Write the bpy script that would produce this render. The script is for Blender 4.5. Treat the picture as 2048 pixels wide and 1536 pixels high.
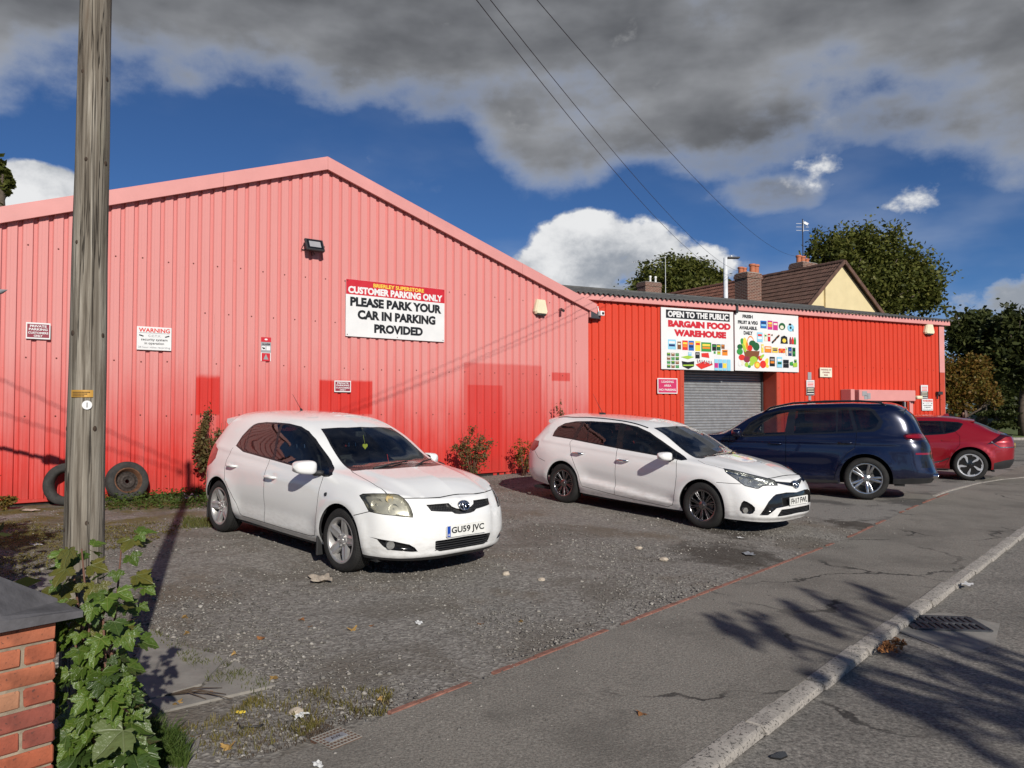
import bpy, bmesh, math, random
import numpy as np
from mathutils import Vector, Matrix
from mathutils.geometry import tessellate_polygon

for _o in list(bpy.data.objects):
 bpy.data.objects.remove(_o)
SC = bpy.context.scene
COL = SC.collection
R = math.radians
rng = random.Random(7)
nrng = np.random.default_rng(7)

# ------------------------------------------------------------------ camera
CAM = Vector((0.0, 0.0, 1.745))
FPX = 1520.0                                   # focal length in photo pixels (2048 wide)
PITCH = math.atan((815 - 768) / FPX)
cam_d = bpy.data.cameras.new('camera')
cam_d.sensor_width = 36.0
cam_d.lens = FPX / 2048 * 36.0
cam_d.clip_start = 0.05
cam_d.clip_end = 3000
cam = bpy.data.objects.new('camera', cam_d)
cam.location = CAM
cam.rotation_euler = (R(90) + PITCH, 0, 0)
COL.objects.link(cam)
SC.camera = cam

# ------------------------------------------------------------------ sun, sky, exposure
SUN_EL = R(27.0)
SUN_H = Vector((0.353, -0.936)).normalized()   # horizontal direction towards the sun
sun_vec = Vector((SUN_H.x * math.cos(SUN_EL), SUN_H.y * math.cos(SUN_EL), math.sin(SUN_EL)))
sun_d = bpy.data.lights.new('sun', 'SUN')
sun_d.energy = 4.8
sun_d.angle = R(0.53)
sun_d.color = (1.0, 0.945, 0.86)
sun = bpy.data.objects.new('sun', sun_d)
sun.rotation_euler = sun_vec.to_track_quat('Z', 'Y').to_euler()
sun.location = (3, -8, 12)
COL.objects.link(sun)

world = bpy.data.worlds.new('World')
SC.world = world
world.use_nodes = True
WN, WL = world.node_tree.nodes, world.node_tree.links
WN.clear()

def wnode(t, **kw):
 n = WN.new(t)
 for k, v in kw.items():
  setattr(n, k, v)
 return n

def wmath(op, a, b=None, c=None, clamp=False):
 n = wnode('ShaderNodeMath', operation=op, use_clamp=clamp)
 for i, v in enumerate((a, b, c)):
  if v is None:
   continue
  if isinstance(v, (int, float)):
   n.inputs[i].default_value = v
  else:
   WL.new(v, n.inputs[i])
 return n.outputs[0]

def wvec(op, a, b=None):
 n = wnode('ShaderNodeVectorMath', operation=op)
 for i, v in enumerate((a, b)):
  if v is None:
   continue
  if isinstance(v, (tuple, list)):
   n.inputs[i].default_value = v
  else:
   WL.new(v, n.inputs[i])
 return n.outputs['Value'] if op in ('DOT_PRODUCT', 'LENGTH', 'DISTANCE') else n.outputs['Vector']

def wmap(v, a, b, c=0.0, d=1.0, smooth=True):
 n = wnode('ShaderNodeMapRange', interpolation_type='SMOOTHSTEP' if smooth else 'LINEAR')
 WL.new(v, n.inputs[0])
 for i, x in enumerate((a, b, c, d)):
  n.inputs[i + 1].default_value = x
 return n.outputs[0]

def wnoise(vec, scale, detail, rough=0.55, dist=0.0):
 n = wnode('ShaderNodeTexNoise')
 n.inputs['Scale'].default_value = scale
 n.inputs['Detail'].default_value = detail
 n.inputs['Roughness'].default_value = rough
 n.inputs['Distortion'].default_value = dist
 WL.new(vec, n.inputs['Vector'])
 return n.outputs['Fac']

def wmix(f, a, b):
 n = wnode('ShaderNodeMix', data_type='RGBA')
 for key, v in ((0, f), (6, a), (7, b)):
  if isinstance(v, tuple):
   n.inputs[key].default_value = (*v, 1)
  elif isinstance(v, (int, float)):
   n.inputs[key].default_value = v
  else:
   WL.new(v, n.inputs[key])
 return n.outputs[2]

def build_sky():
 sky = wnode('ShaderNodeTexSky', sky_type='NISHITA')
 sky.sun_disc = False
 sky.sun_elevation = SUN_EL
 sky.sun_rotation = math.atan2(SUN_H.x, SUN_H.y)
 sky.air_density = 1.0
 sky.dust_density = 0.0
 sky.altitude = 3000.0
 sky.ozone_density = 4.5
 bg_sky = wnode('ShaderNodeBackground')
 bg_sky.inputs['Strength'].default_value = 0.056
 hue = wvec('MULTIPLY', sky.outputs[0], (0.72, 0.97, 1.22))
 WL.new(hue, bg_sky.inputs['Color'])
 # clouds: a field of cumulus over the whole dome, with the larger banks of this day placed by direction
 tc = wnode('ShaderNodeTexCoord')
 d = wvec('NORMALIZE', tc.outputs['Generated'])
 sep = wnode('ShaderNodeSeparateXYZ')
 WL.new(d, sep.inputs[0])
 z = sep.outputs['Z']
 zc = wmath('ADD', wmath('MAXIMUM', z, 0.0), 0.22)
 comb = wnode('ShaderNodeCombineXYZ')
 WL.new(wmath('DIVIDE', sep.outputs['X'], zc), comb.inputs[0])
 WL.new(wmath('DIVIDE', sep.outputs['Y'], zc), comb.inputs[1])
 p = comb.outputs[0]
 big = wnoise(wvec('ADD', p, (3.1, 7.7, 0.0)), 1.5, 5.0, 0.50)
 # billowing edges in direction space so that low clouds keep their heaps
 puff = wnoise(wvec('MULTIPLY', d, (1.0, 1.0, 1.35)), 9.0, 7.0, 0.60)
 wisp = wnoise(wvec('MULTIPLY', wvec('ADD', d, (1.7, 0.3, 0.9)), (1.0, 1.0, 2.6)), 3.2, 5.0, 0.50)

 def blob(px, py, rx, ry, amp):
  """an elliptical cloud bank around the direction (px, py), radii in the same units"""
  c, s = math.cos(PITCH), math.sin(PITCH)
  a, b = (px - 1024) / FPX, (768 - py) / FPX
  v = Vector((a, c - b * s, s + b * c)).normalized()
  right = Vector((v.y, -v.x, 0)).normalized()
  up = right.cross(v).normalized()
  k = 1 / FPX
  dx = wvec('DOT_PRODUCT', d, tuple(right / (rx * k)))
  dy = wvec('DOT_PRODUCT', d, tuple(up / (ry * k)))
  q = wmath('MULTIPLY_ADD', dx, dx, wmath('MULTIPLY', dy, dy))
  return wmap(q, 0.0, 3.2, amp, 0.0)

 def total(lst):
  t = lst[0]
  for x in lst[1:]:
   t = wmath('ADD', t, x)
  return t

 def merge(lst):
  t = lst[0]
  for x in lst[1:]:
   t = wmath('SMOOTH_MAX', t, x, 0.25)
  return t
 dark = merge([blob(480, -95, 420, 150, 1.0), blob(1020, -30, 380, 165, 1.0), blob(1640, -60, 420, 150, 1.0), blob(640, 120, 110, 75, 0.62), blob(330, 95, 120, 70, 0.55),
    blob(1110, 230, 120, 120, 0.85), blob(1350, 190, 190, 95, 0.9), blob(1420, 285, 130, 60, 0.58), blob(1530, 395, 120, 34, 0.46),
    blob(40, -60, 200, 66, 0.8), blob(2060, 40, 90, 100, 0.55), blob(840, 372, 60, 22, 0.42), blob(2400, 60, 330, 170, 0.9), blob(-380, -20, 330, 120, 0.9)])
 white = merge([blob(1170, 478, 80, 50, 0.72), blob(1262, 500, 95, 52, 0.68), blob(1130, 540, 90, 46, 0.7), blob(1340, 535, 100, 42, 0.5), blob(1210, 560, 150, 36, 0.6), blob(1640, 350, 110, 34, 0.34), blob(1825, 392, 70, 30, 0.36), blob(85, 368, 68, 34, 1.0),
    blob(2010, 610, 150, 34, 0.42), blob(-250, 430, 160, 60, 0.9), blob(2420, 520, 200, 70, 0.7)])
 e1 = wmath('SUBTRACT', puff, 0.5)
 e2 = wmath('SUBTRACT', big, 0.5)
 e3 = wmath('SUBTRACT', wisp, 0.5)
 # ordinary cumulus everywhere else (behind and above the camera)
 behind = wmap(sep.outputs['Y'], 0.45, 0.0, 0.0, 1.0)
 field = wmath('MULTIPLY', wmap(big, 0.45, 0.70, 0.0, 1.0), behind)
 edge = total([wmath('MULTIPLY', e1, 0.85), wmath('MULTIPLY', e2, 0.9), wmath('MULTIPLY', e3, 1.2)])
 dd = total([wmath('MAXIMUM', dark, field), edge])
 dens_d = wmap(dd, 0.32, 0.84)
 dw = total([white, wmath('MULTIPLY', e1, 1.5), wmath('MULTIPLY', e3, 0.3)])
 dens_w = wmath('MULTIPLY', wmap(dw, 0.34, 0.56), wmap(white, 0.06, 0.28))
 core = wmap(total([wmath('MULTIPLY', wmath('MAXIMUM', dark, field), 0.55), wmath('MULTIPLY', e3, 2.0), wmath('MULTIPLY', e2, 1.0), wmath('MULTIPLY', e1, 0.30)]), -0.10, 0.85)
 c_dark = wmix(core, (0.40, 0.412, 0.435), (0.095, 0.099, 0.108))
 # white heaps: lit crowns, grey feet
 lit = wmap(total([z, wmath('MULTIPLY', e1, 0.30), wmath('MULTIPLY', e3, 0.16)]), 0.15, 0.25)
 c_white = wmix(lit, (0.30, 0.33, 0.375), (0.83, 0.835, 0.84))
 col = wmix(dens_w, c_dark, c_white)
 dens = wmath('MAXIMUM', dens_d, dens_w)
 # thin veils
 veil = wmath('MULTIPLY', wmap(wisp, 0.44, 0.72), wmap(z, 0.05, 0.34, 0.60, 0.12))
 col = wmix(dens, (0.55, 0.60, 0.68), col)
 fac = wmath('MAXIMUM', wmath('MULTIPLY', dens, 0.98), veil)
 bg_c = wnode('ShaderNodeBackground')
 bg_c.inputs['Strength'].default_value = 1.0
 WL.new(col, bg_c.inputs['Color'])
 mix = wnode('ShaderNodeMixShader')
 WL.new(fac, mix.inputs[0])
 WL.new(bg_sky.outputs[0], mix.inputs[1])
 WL.new(bg_c.outputs[0], mix.inputs[2])
 out = wnode('ShaderNodeOutputWorld')
 WL.new(mix.outputs[0], out.inputs['Surface'])

build_sky()
world.cycles.sampling_method = 'NONE'
SC.view_settings.view_transform = 'Standard'
SC.view_settings.look = 'None'
SC.view_settings.exposure = 0.0
SC.view_settings.gamma = 1.0
SC.view_settings.use_curve_mapping = False
SC.render.engine = 'CYCLES'
SC.cycles.max_bounces = 8
SC.cycles.transparent_max_bounces = 16
SC.cycles.use_denoising = True

# ------------------------------------------------------------------ materials
class NT:
 """small helper around a material's node tree"""

 def __init__(self, name, rough=0.6, metal=0.0, spec=0.5):
  self.m = bpy.data.materials.new(name)
  self.m.use_nodes = True
  self.t = self.m.node_tree
  self.b = self.t.nodes['Principled BSDF']
  self.out = self.t.nodes['Material Output']
  self.b.inputs['Roughness'].default_value = rough
  self.b.inputs['Metallic'].default_value = metal
  self.b.inputs['Specular IOR Level'].default_value = spec
  self._tc = None

 def n(self, t, **kw):
  n = self.t.nodes.new(t)
  for k, v in kw.items():
   setattr(n, k, v)
  return n

 def put(self, sock, v):
  if v is None:
   return
  if isinstance(v, bpy.types.NodeSocket):
   self.t.links.new(v, sock)
  elif isinstance(v, tuple) and len(v) == 3 and sock.type == 'RGBA':
   sock.default_value = (*v, 1)
  else:
   sock.default_value = v

 def co(self, kind='Object'):
  if self._tc is None:
   self._tc = self.n('ShaderNodeTexCoord')
  return self._tc.outputs[kind]

 def pos(self):
  return self.n('ShaderNodeNewGeometry').outputs['Position']

 def rand(self):
  return self.n('ShaderNodeObjectInfo').outputs['Random']

 def island(self):
  return self.n('ShaderNodeNewGeometry').outputs['Random Per Island']

 def map(self, vec, scale=(1, 1, 1), loc=(0, 0, 0)):
  n = self.n('ShaderNodeMapping')
  self.t.links.new(vec, n.inputs[0])
  n.inputs['Location'].default_value = loc
  n.inputs['Scale'].default_value = scale
  return n.outputs[0]

 def noise(self, vec, scale, detail=4.0, rough=0.55, dist=0.0, color=False):
  n = self.n('ShaderNodeTexNoise')
  n.inputs['Scale'].default_value = scale
  n.inputs['Detail'].default_value = detail
  n.inputs['Roughness'].default_value = rough
  n.inputs['Distortion'].default_value = dist
  self.t.links.new(vec, n.inputs['Vector'])
  return n.outputs['Color' if color else 'Fac']

 def voro(self, vec, scale, feature='F1', out='Distance', rnd=1.0):
  n = self.n('ShaderNodeTexVoronoi', feature=feature)
  n.inputs['Scale'].default_value = scale
  n.inputs['Randomness'].default_value = rnd
  self.t.links.new(vec, n.inputs['Vector'])
  return n.outputs[out]

 def ramp(self, fac, stops, interp='LINEAR'):
  n = self.n('ShaderNodeValToRGB')
  n.color_ramp.interpolation = interp
  els = n.color_ramp.elements
  while len(els) < len(stops):
   els.new(0.5)
  for e, (p, c) in zip(els, stops):
   e.position = p
   e.color = (*c, 1) if isinstance(c, tuple) else (c, c, c, 1)
  self.t.links.new(fac, n.inputs[0])
  return n.outputs[0]

 def mix(self, f, a, b, blend='MIX'):
  n = self.n('ShaderNodeMix', data_type='RGBA', blend_type=blend)
  n.clamp_factor = True
  self.put(n.inputs[0], f)
  self.put(n.inputs[6], a)
  self.put(n.inputs[7], b)
  return n.outputs[2]

 def math(self, op, a, b=None, c=None, clamp=False):
  n = self.n('ShaderNodeMath', operation=op, use_clamp=clamp)
  for i, v in enumerate((a, b, c)):
   self.put(n.inputs[i], v)
  return n.outputs[0]

 def rng(self, v, a, b, c=0.0, d=1.0, smooth=True):
  n = self.n('ShaderNodeMapRange', interpolation_type='SMOOTHSTEP' if smooth else 'LINEAR')
  self.t.links.new(v, n.inputs[0])
  for i, x in enumerate((a, b, c, d)):
   n.inputs[i + 1].default_value = x
  return n.outputs[0]

 def sep(self, v):
  n = self.n('ShaderNodeSeparateXYZ')
  self.t.links.new(v, n.inputs[0])
  return n.outputs

 def bump(self, h, strength=0.3, dist=0.01):
  n = self.n('ShaderNodeBump')
  n.inputs['Strength'].default_value = strength
  n.inputs['Distance'].default_value = dist
  self.t.links.new(h, n.inputs['Height'])
  self.t.links.new(n.outputs[0], self.b.inputs['Normal'])
  return self

 def base(self, c):
  self.put(self.b.inputs['Base Color'], c)
  return self

 def set(self, key, v):
  self.put(self.b.inputs[key], v)
  return self

MATS = {}

def mat(key):
 return MATS[key]

def plain(key, col, rough=0.6, metal=0.0, spec=0.5, var=0.12, scale=6.0, bump=0.0, bscale=60.0, coat=0.0):
 """a plain surface with slight mottling, grain and wear"""
 a = NT(key, rough, metal, spec)
 v = a.co('Object')
 nz = a.noise(v, scale, 5.0, 0.6)
 lo = tuple(max(0, c * (1 - var)) for c in col)
 hi = tuple(min(1, c * (1 + var)) for c in col)
 a.base(a.ramp(nz, [(0.3, lo), (0.7, hi)]))
 a.set('Roughness', a.rng(a.noise(v, scale * 2.3, 3.0), 0.3, 0.7, max(0.02, rough - 0.08), min(1, rough + 0.08)))
 if bump:
  a.bump(a.noise(v, bscale, 4.0), bump, 0.004)
 if coat:
  a.set('Coat Weight', coat)
  a.set('Coat Roughness', 0.04)
 MATS[key] = a.m
 return a

# ------------------------------------------------------------------ mesh builder
class MB:
 def __init__(self):
  self.v, self.f, self.m = [], [], []

 def add(self, verts, faces, mi=0):
  o = len(self.v)
  self.v += [tuple(p) for p in verts]
  self.f += [tuple(i + o for i in f) for f in faces]
  self.m += [mi] * len(faces)
  return self

 def box(self, c, s, mi=0, rot=None, bev=0.0):
  x, y, z = s[0] / 2, s[1] / 2, s[2] / 2
  if bev <= 0:
   P = [(-x, -y, -z), (x, -y, -z), (x, y, -z), (-x, y, -z), (-x, -y, z), (x, -y, z), (x, y, z), (-x, y, z)]
   F = [(0, 3, 2, 1), (4, 5, 6, 7), (0, 1, 5, 4), (1, 2, 6, 5), (2, 3, 7, 6), (3, 0, 4, 7)]
  else:
   bm = bmesh.new()
   bmesh.ops.create_cube(bm, size=1.0)
   for v in bm.verts:
    v.co = Vector((v.co.x * s[0], v.co.y * s[1], v.co.z * s[2]))
   bmesh.ops.bevel(bm, geom=bm.edges[:], offset=bev, segments=2 if bev > 0.012 else 1, affect='EDGES', profile=0.5)
   bm.verts.index_update()
   P = [v.co.copy() for v in bm.verts]
   F = [tuple(v.index for v in f.verts) for f in bm.faces]
   bm.free()
  if rot is not None:
   P = [rot @ Vector(p) for p in P]
  P = [(p[0] + c[0], p[1] + c[1], p[2] + c[2]) for p in P]
  return self.add(P, F, mi)

 def cyl(self, p0, p1, r0, r1=None, n=12, mi=0, caps=True):
  r1 = r0 if r1 is None else r1
  p0, p1 = Vector(p0), Vector(p1)
  d = (p1 - p0).normalized()
  a = d.orthogonal().normalized()
  b = d.cross(a)
  P = []
  for p, r in ((p0, r0), (p1, r1)):
   for i in range(n):
    t = 2 * math.pi * i / n
    P.append(p + (a * math.cos(t) + b * math.sin(t)) * r)
  F = [(i, (i + 1) % n, n + (i + 1) % n, n + i) for i in range(n)]
  if caps:
   F += [tuple(range(n - 1, -1, -1)), tuple(range(n, 2 * n))]
  return self.add(P, F, mi)

 def tube(self, pts, rad, n=8, mi=0, closed=False):
  pts = [Vector(p) for p in pts]
  m = len(pts)
  rads = rad if isinstance(rad, (list, tuple)) else [rad] * m
  P, F = [], []
  ref = None
  for i, p in enumerate(pts):
   t = (pts[(i + 1) % m] - pts[i - 1]) if closed else (pts[min(i + 1, m - 1)] - pts[max(i - 1, 0)])
   t.normalize()
   if ref is None:
    ref = t.orthogonal().normalized()
   ref = (ref - t * ref.dot(t)).normalized()
   b = t.cross(ref)
   for k in range(n):
    a = 2 * math.pi * k / n
    P.append(p + (ref * math.cos(a) + b * math.sin(a)) * rads[i])
  for i in range(m if closed else m - 1):
   j = (i + 1) % m
   for k in range(n):
    F.append((i * n + k, i * n + (k + 1) % n, j * n + (k + 1) % n, j * n + k))
  if not closed:
   F += [tuple(range(n - 1, -1, -1)), tuple(range((m - 1) * n, m * n))]
  return self.add(P, F, mi)

 def lathe(self, prof, n=32, mi=0, axis='y', closed=False, a0=0.0, a1=2 * math.pi):
  """prof: (radius, along) pairs revolved round an axis through the origin"""
  full = abs(a1 - a0 - 2 * math.pi) < 1e-6
  P, F = [], []
  k = len(prof)
  cols = n if full else n + 1
  for i in range(cols):
   t = a0 + (a1 - a0) * i / n
   for r, h in prof:
    if axis == 'y':
     P.append((r * math.cos(t), h, r * math.sin(t)))
    elif axis == 'z':
     P.append((r * math.cos(t), r * math.sin(t), h))
    else:
     P.append((h, r * math.cos(t), r * math.sin(t)))
  for i in range(n):
   j = (i + 1) % cols
   for q in range(k if closed else k - 1):
    w = (q + 1) % k
    F.append((i * k + q, j * k + q, j * k + w, i * k + w))
  return self.add(P, F, mi)

 def prism(self, poly, fn0, fn1, mi=0, side_mi=None):
  """extrude polygon (list of 2-D points) between two mappings to 3-D"""
  n = len(poly)
  P = [fn0(p) for p in poly] + [fn1(p) for p in poly]
  tri = tessellate_polygon([[Vector((p[0], p[1], 0)) for p in poly]])
  F = [tuple(t[::-1]) for t in tri] + [tuple(i + n for i in t) for t in tri]
  o = len(self.f)
  self.add(P, F, mi)
  S = [(i, (i + 1) % n, n + (i + 1) % n, n + i) for i in range(n)]
  b = len(self.v) - 2 * n
  self.f += [tuple(i + b for i in f) for f in S]
  self.m += [mi if side_mi is None else side_mi] * n
  return self

 def grid(self, rows, mi=0, flip=False):
  """rows: list of equally long lists of points"""
  k = len(rows[0])
  P = [p for r in rows for p in r]
  F = []
  for i in range(len(rows) - 1):
   for j in range(k - 1):
    q = (i * k + j, i * k + j + 1, (i + 1) * k + j + 1, (i + 1) * k + j)
    F.append(q[::-1] if flip else q)
  return self.add(P, F, mi)

 def move(self, M):
  self.v = [tuple(M @ Vector(p)) for p in self.v]
  return self

 def mesh(self, name, mats, smooth=False, angle=None):
  me = bpy.data.meshes.new(name)
  me.from_pydata([tuple(p) for p in self.v], [], self.f)
  for m in mats:
   me.materials.append(MATS[m] if isinstance(m, str) else m)
  me.polygons.foreach_set('material_index', np.array(self.m, dtype=np.int32))
  if smooth or angle:
   me.polygons.foreach_set('use_smooth', np.ones(len(self.f), dtype=bool))
   if angle:
    me.update()
    me.set_sharp_from_angle(angle=R(angle))
  me.update()
  return me

 def build(self, name, mats, parent=None, smooth=False, angle=None, loc=None):
  if isinstance(mats, str):
   mats = [mats]
  return link(name, self.mesh(name, mats, smooth, angle), parent, loc)

def link(name, me, parent=None, loc=None, rot=None):
 o = bpy.data.objects.new(name, me)
 COL.objects.link(o)
 if parent is not None:
  o.parent = parent
 if loc is not None:
  o.location = loc
 if rot is not None:
  o.rotation_euler = rot
 return o

def tag(o, label=None, cat=None, group=None, kind=None):
 for k, v in (('label', label), ('category', cat), ('group', group), ('kind', kind)):
  if v:
   o[k] = v
 return o

def thing(name, label, cat, loc=(0, 0, 0), rotz=0.0, group=None):
 o = bpy.data.objects.new(name, None)
 o.empty_display_size = 0.1
 COL.objects.link(o)
 o.location = loc
 o.rotation_euler = (0, 0, rotz)
 return tag(o, label, cat, group)

def np_mesh(name, verts, faces, mats, smooth=False, mi=None):
 """fast mesh from arrays; faces (n,3) or (n,4)"""
 me = bpy.data.meshes.new(name)
 nv, nf, k = len(verts), len(faces), faces.shape[1]
 me.vertices.add(nv)
 me.vertices.foreach_set('co', np.asarray(verts, np.float32).ravel())
 me.loops.add(nf * k)
 me.loops.foreach_set('vertex_index', np.asarray(faces, np.int32).ravel())
 me.polygons.add(nf)
 me.polygons.foreach_set('loop_start', np.arange(0, nf * k, k, dtype=np.int32))
 me.polygons.foreach_set('loop_total', np.full(nf, k, np.int32))
 for m in mats:
  me.materials.append(MATS[m] if isinstance(m, str) else m)
 if mi is not None:
  me.polygons.foreach_set('material_index', np.asarray(mi, np.int32))
 if smooth:
  me.polygons.foreach_set('use_smooth', np.ones(nf, bool))
 me.update(calc_edges=True)
 me.validate()
 return me

# ------------------------------------------------------------------ lettering
_TXT = {}

def text_flat(s, bold=0.0, spacing=1.0):
 """triangulated glyph outlines of a line of text, in a unit box: verts (x 0..1, y 0..1), faces, aspect"""
 key = (s, bold, spacing)
 if key in _TXT:
  return _TXT[key]
 cu = bpy.data.curves.new('lettering', 'FONT')
 cu.body = s
 cu.size = 1.0
 cu.offset = bold
 cu.space_character = spacing
 cu.resolution_u = 3
 ob = bpy.data.objects.new('lettering', cu)
 COL.objects.link(ob)
 bpy.context.view_layer.update()
 me = bpy.data.meshes.new_from_object(ob.evaluated_get(bpy.context.evaluated_depsgraph_get()))
 V = np.array([v.co[:2] for v in me.vertices])
 F = [tuple(p.vertices) for p in me.polygons]
 bpy.data.objects.remove(ob)
 bpy.data.meshes.remove(me)
 bpy.data.curves.remove(cu)
 lo, hi = V.min(0), V.max(0)
 V = (V - lo) / (hi - lo)
 _TXT[key] = (V, F, (hi[0] - lo[0]) / (hi[1] - lo[1]))
 return _TXT[key]

def put_text(mb, s, x0, x1, y0, y1, fn, mi=0, bold=0.0, spacing=1.0):
 """lay a line of text into the rectangle x0..x1, y0..y1 of a surface given by fn(x, y) -> 3-D"""
 V, F, _ = text_flat(s, bold, spacing)
 mb.add([fn(x0 + (x1 - x0) * a, y0 + (y1 - y0) * b) for a, b in V], F, mi)

# ------------------------------------------------------------------ the lie of the land
EDGE0 = Vector((-0.736, 4.40))
EDIR = Vector((0.655, 0.756))
ENRM = Vector((-0.756, 0.655))
_SP = np.array([-40, -10, 0, 7, 8.5, 11, 13, 17, 25, 60, 400.])
_SZ = np.array([0.05, 0.03, 0, -0.05, -0.05, 0.015, 0.03, 0.01, 0.0, 0.0, 0.0])

def ns(x, y):
 d = Vector((x, y)) - EDGE0
 return d.dot(ENRM), d.dot(EDIR)

def xy(n, s):
 p = EDGE0 + EDIR * s + ENRM * n
 return p.x, p.y

def sz(s):
 return float(np.interp(s, _SP, _SZ))

def gz(x, y):
 """height of the ground: the yard rises from the edging towards the shed, the forecourt beyond is level"""
 n, s = ns(x, y)
 z = sz(s)
 if n > 0:
  m = 6.2
  q = s - 0.35 * n
  t = min(1.0, max(0.0, (q - 8.3) / 2.5))
  z += (1 - t * t * (3 - 2 * t)) * 0.045 * (n if n < 4.5 else 4.5 + (m - 4.5) * (1 - math.exp(-(n - 4.5) / (m - 4.5))))
 else:
  t = min(1.0, -n / 1.2)
  z = z * (1 - t) - 0.035 * t
 return z

def ray(px, py):
 c, s = math.cos(PITCH), math.sin(PITCH)
 a, b = (px - 1024) / FPX, (768 - py) / FPX
 return Vector((a, c - b * s, s + b * c))

def at_depth(px, py, Y):
 d = ray(px, py)
 return CAM + d * (Y / d.y)

def on_ground(px, py, dz=0.0):
 d = ray(px, py)
 lo, hi = 0.5, 200.0
 for _ in range(50):
  t = (lo + hi) / 2
  p = CAM + d * t
  if p.z > gz(p.x, p.y) + dz:
   lo = t
  else:
   hi = t
 return CAM + d * hi

class Wall:
 """vertical plane: local x along, local y into the building, z up"""

 def __init__(self, ox, oy, dx, dy):
  self.o = Vector((ox, oy, 0))
  l = math.hypot(dx, dy)
  self.d = Vector((dx / l, dy / l, 0))
  self.i = Vector((-self.d.y, self.d.x, 0))
  self.rz = math.atan2(dy, dx)

 def hit(self, px, py, out=0.0):
  """pixel -> (along, height) on the plane standing `out` in front of the wall"""
  d = ray(px, py)
  o = self.o - self.i * out
  t = (o - CAM).dot(self.i) / d.dot(self.i)
  p = CAM + d * t
  return (p - self.o).dot(self.d), p.z

 def at(self, t, z, out=0.0):
  return self.o + self.d * t - self.i * out + Vector((0, 0, z))

W1 = Wall(-6.16, 12.4, 0.792, 0.610)
W2 = Wall(1.93, 18.75, 0.899, 0.438)

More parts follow.
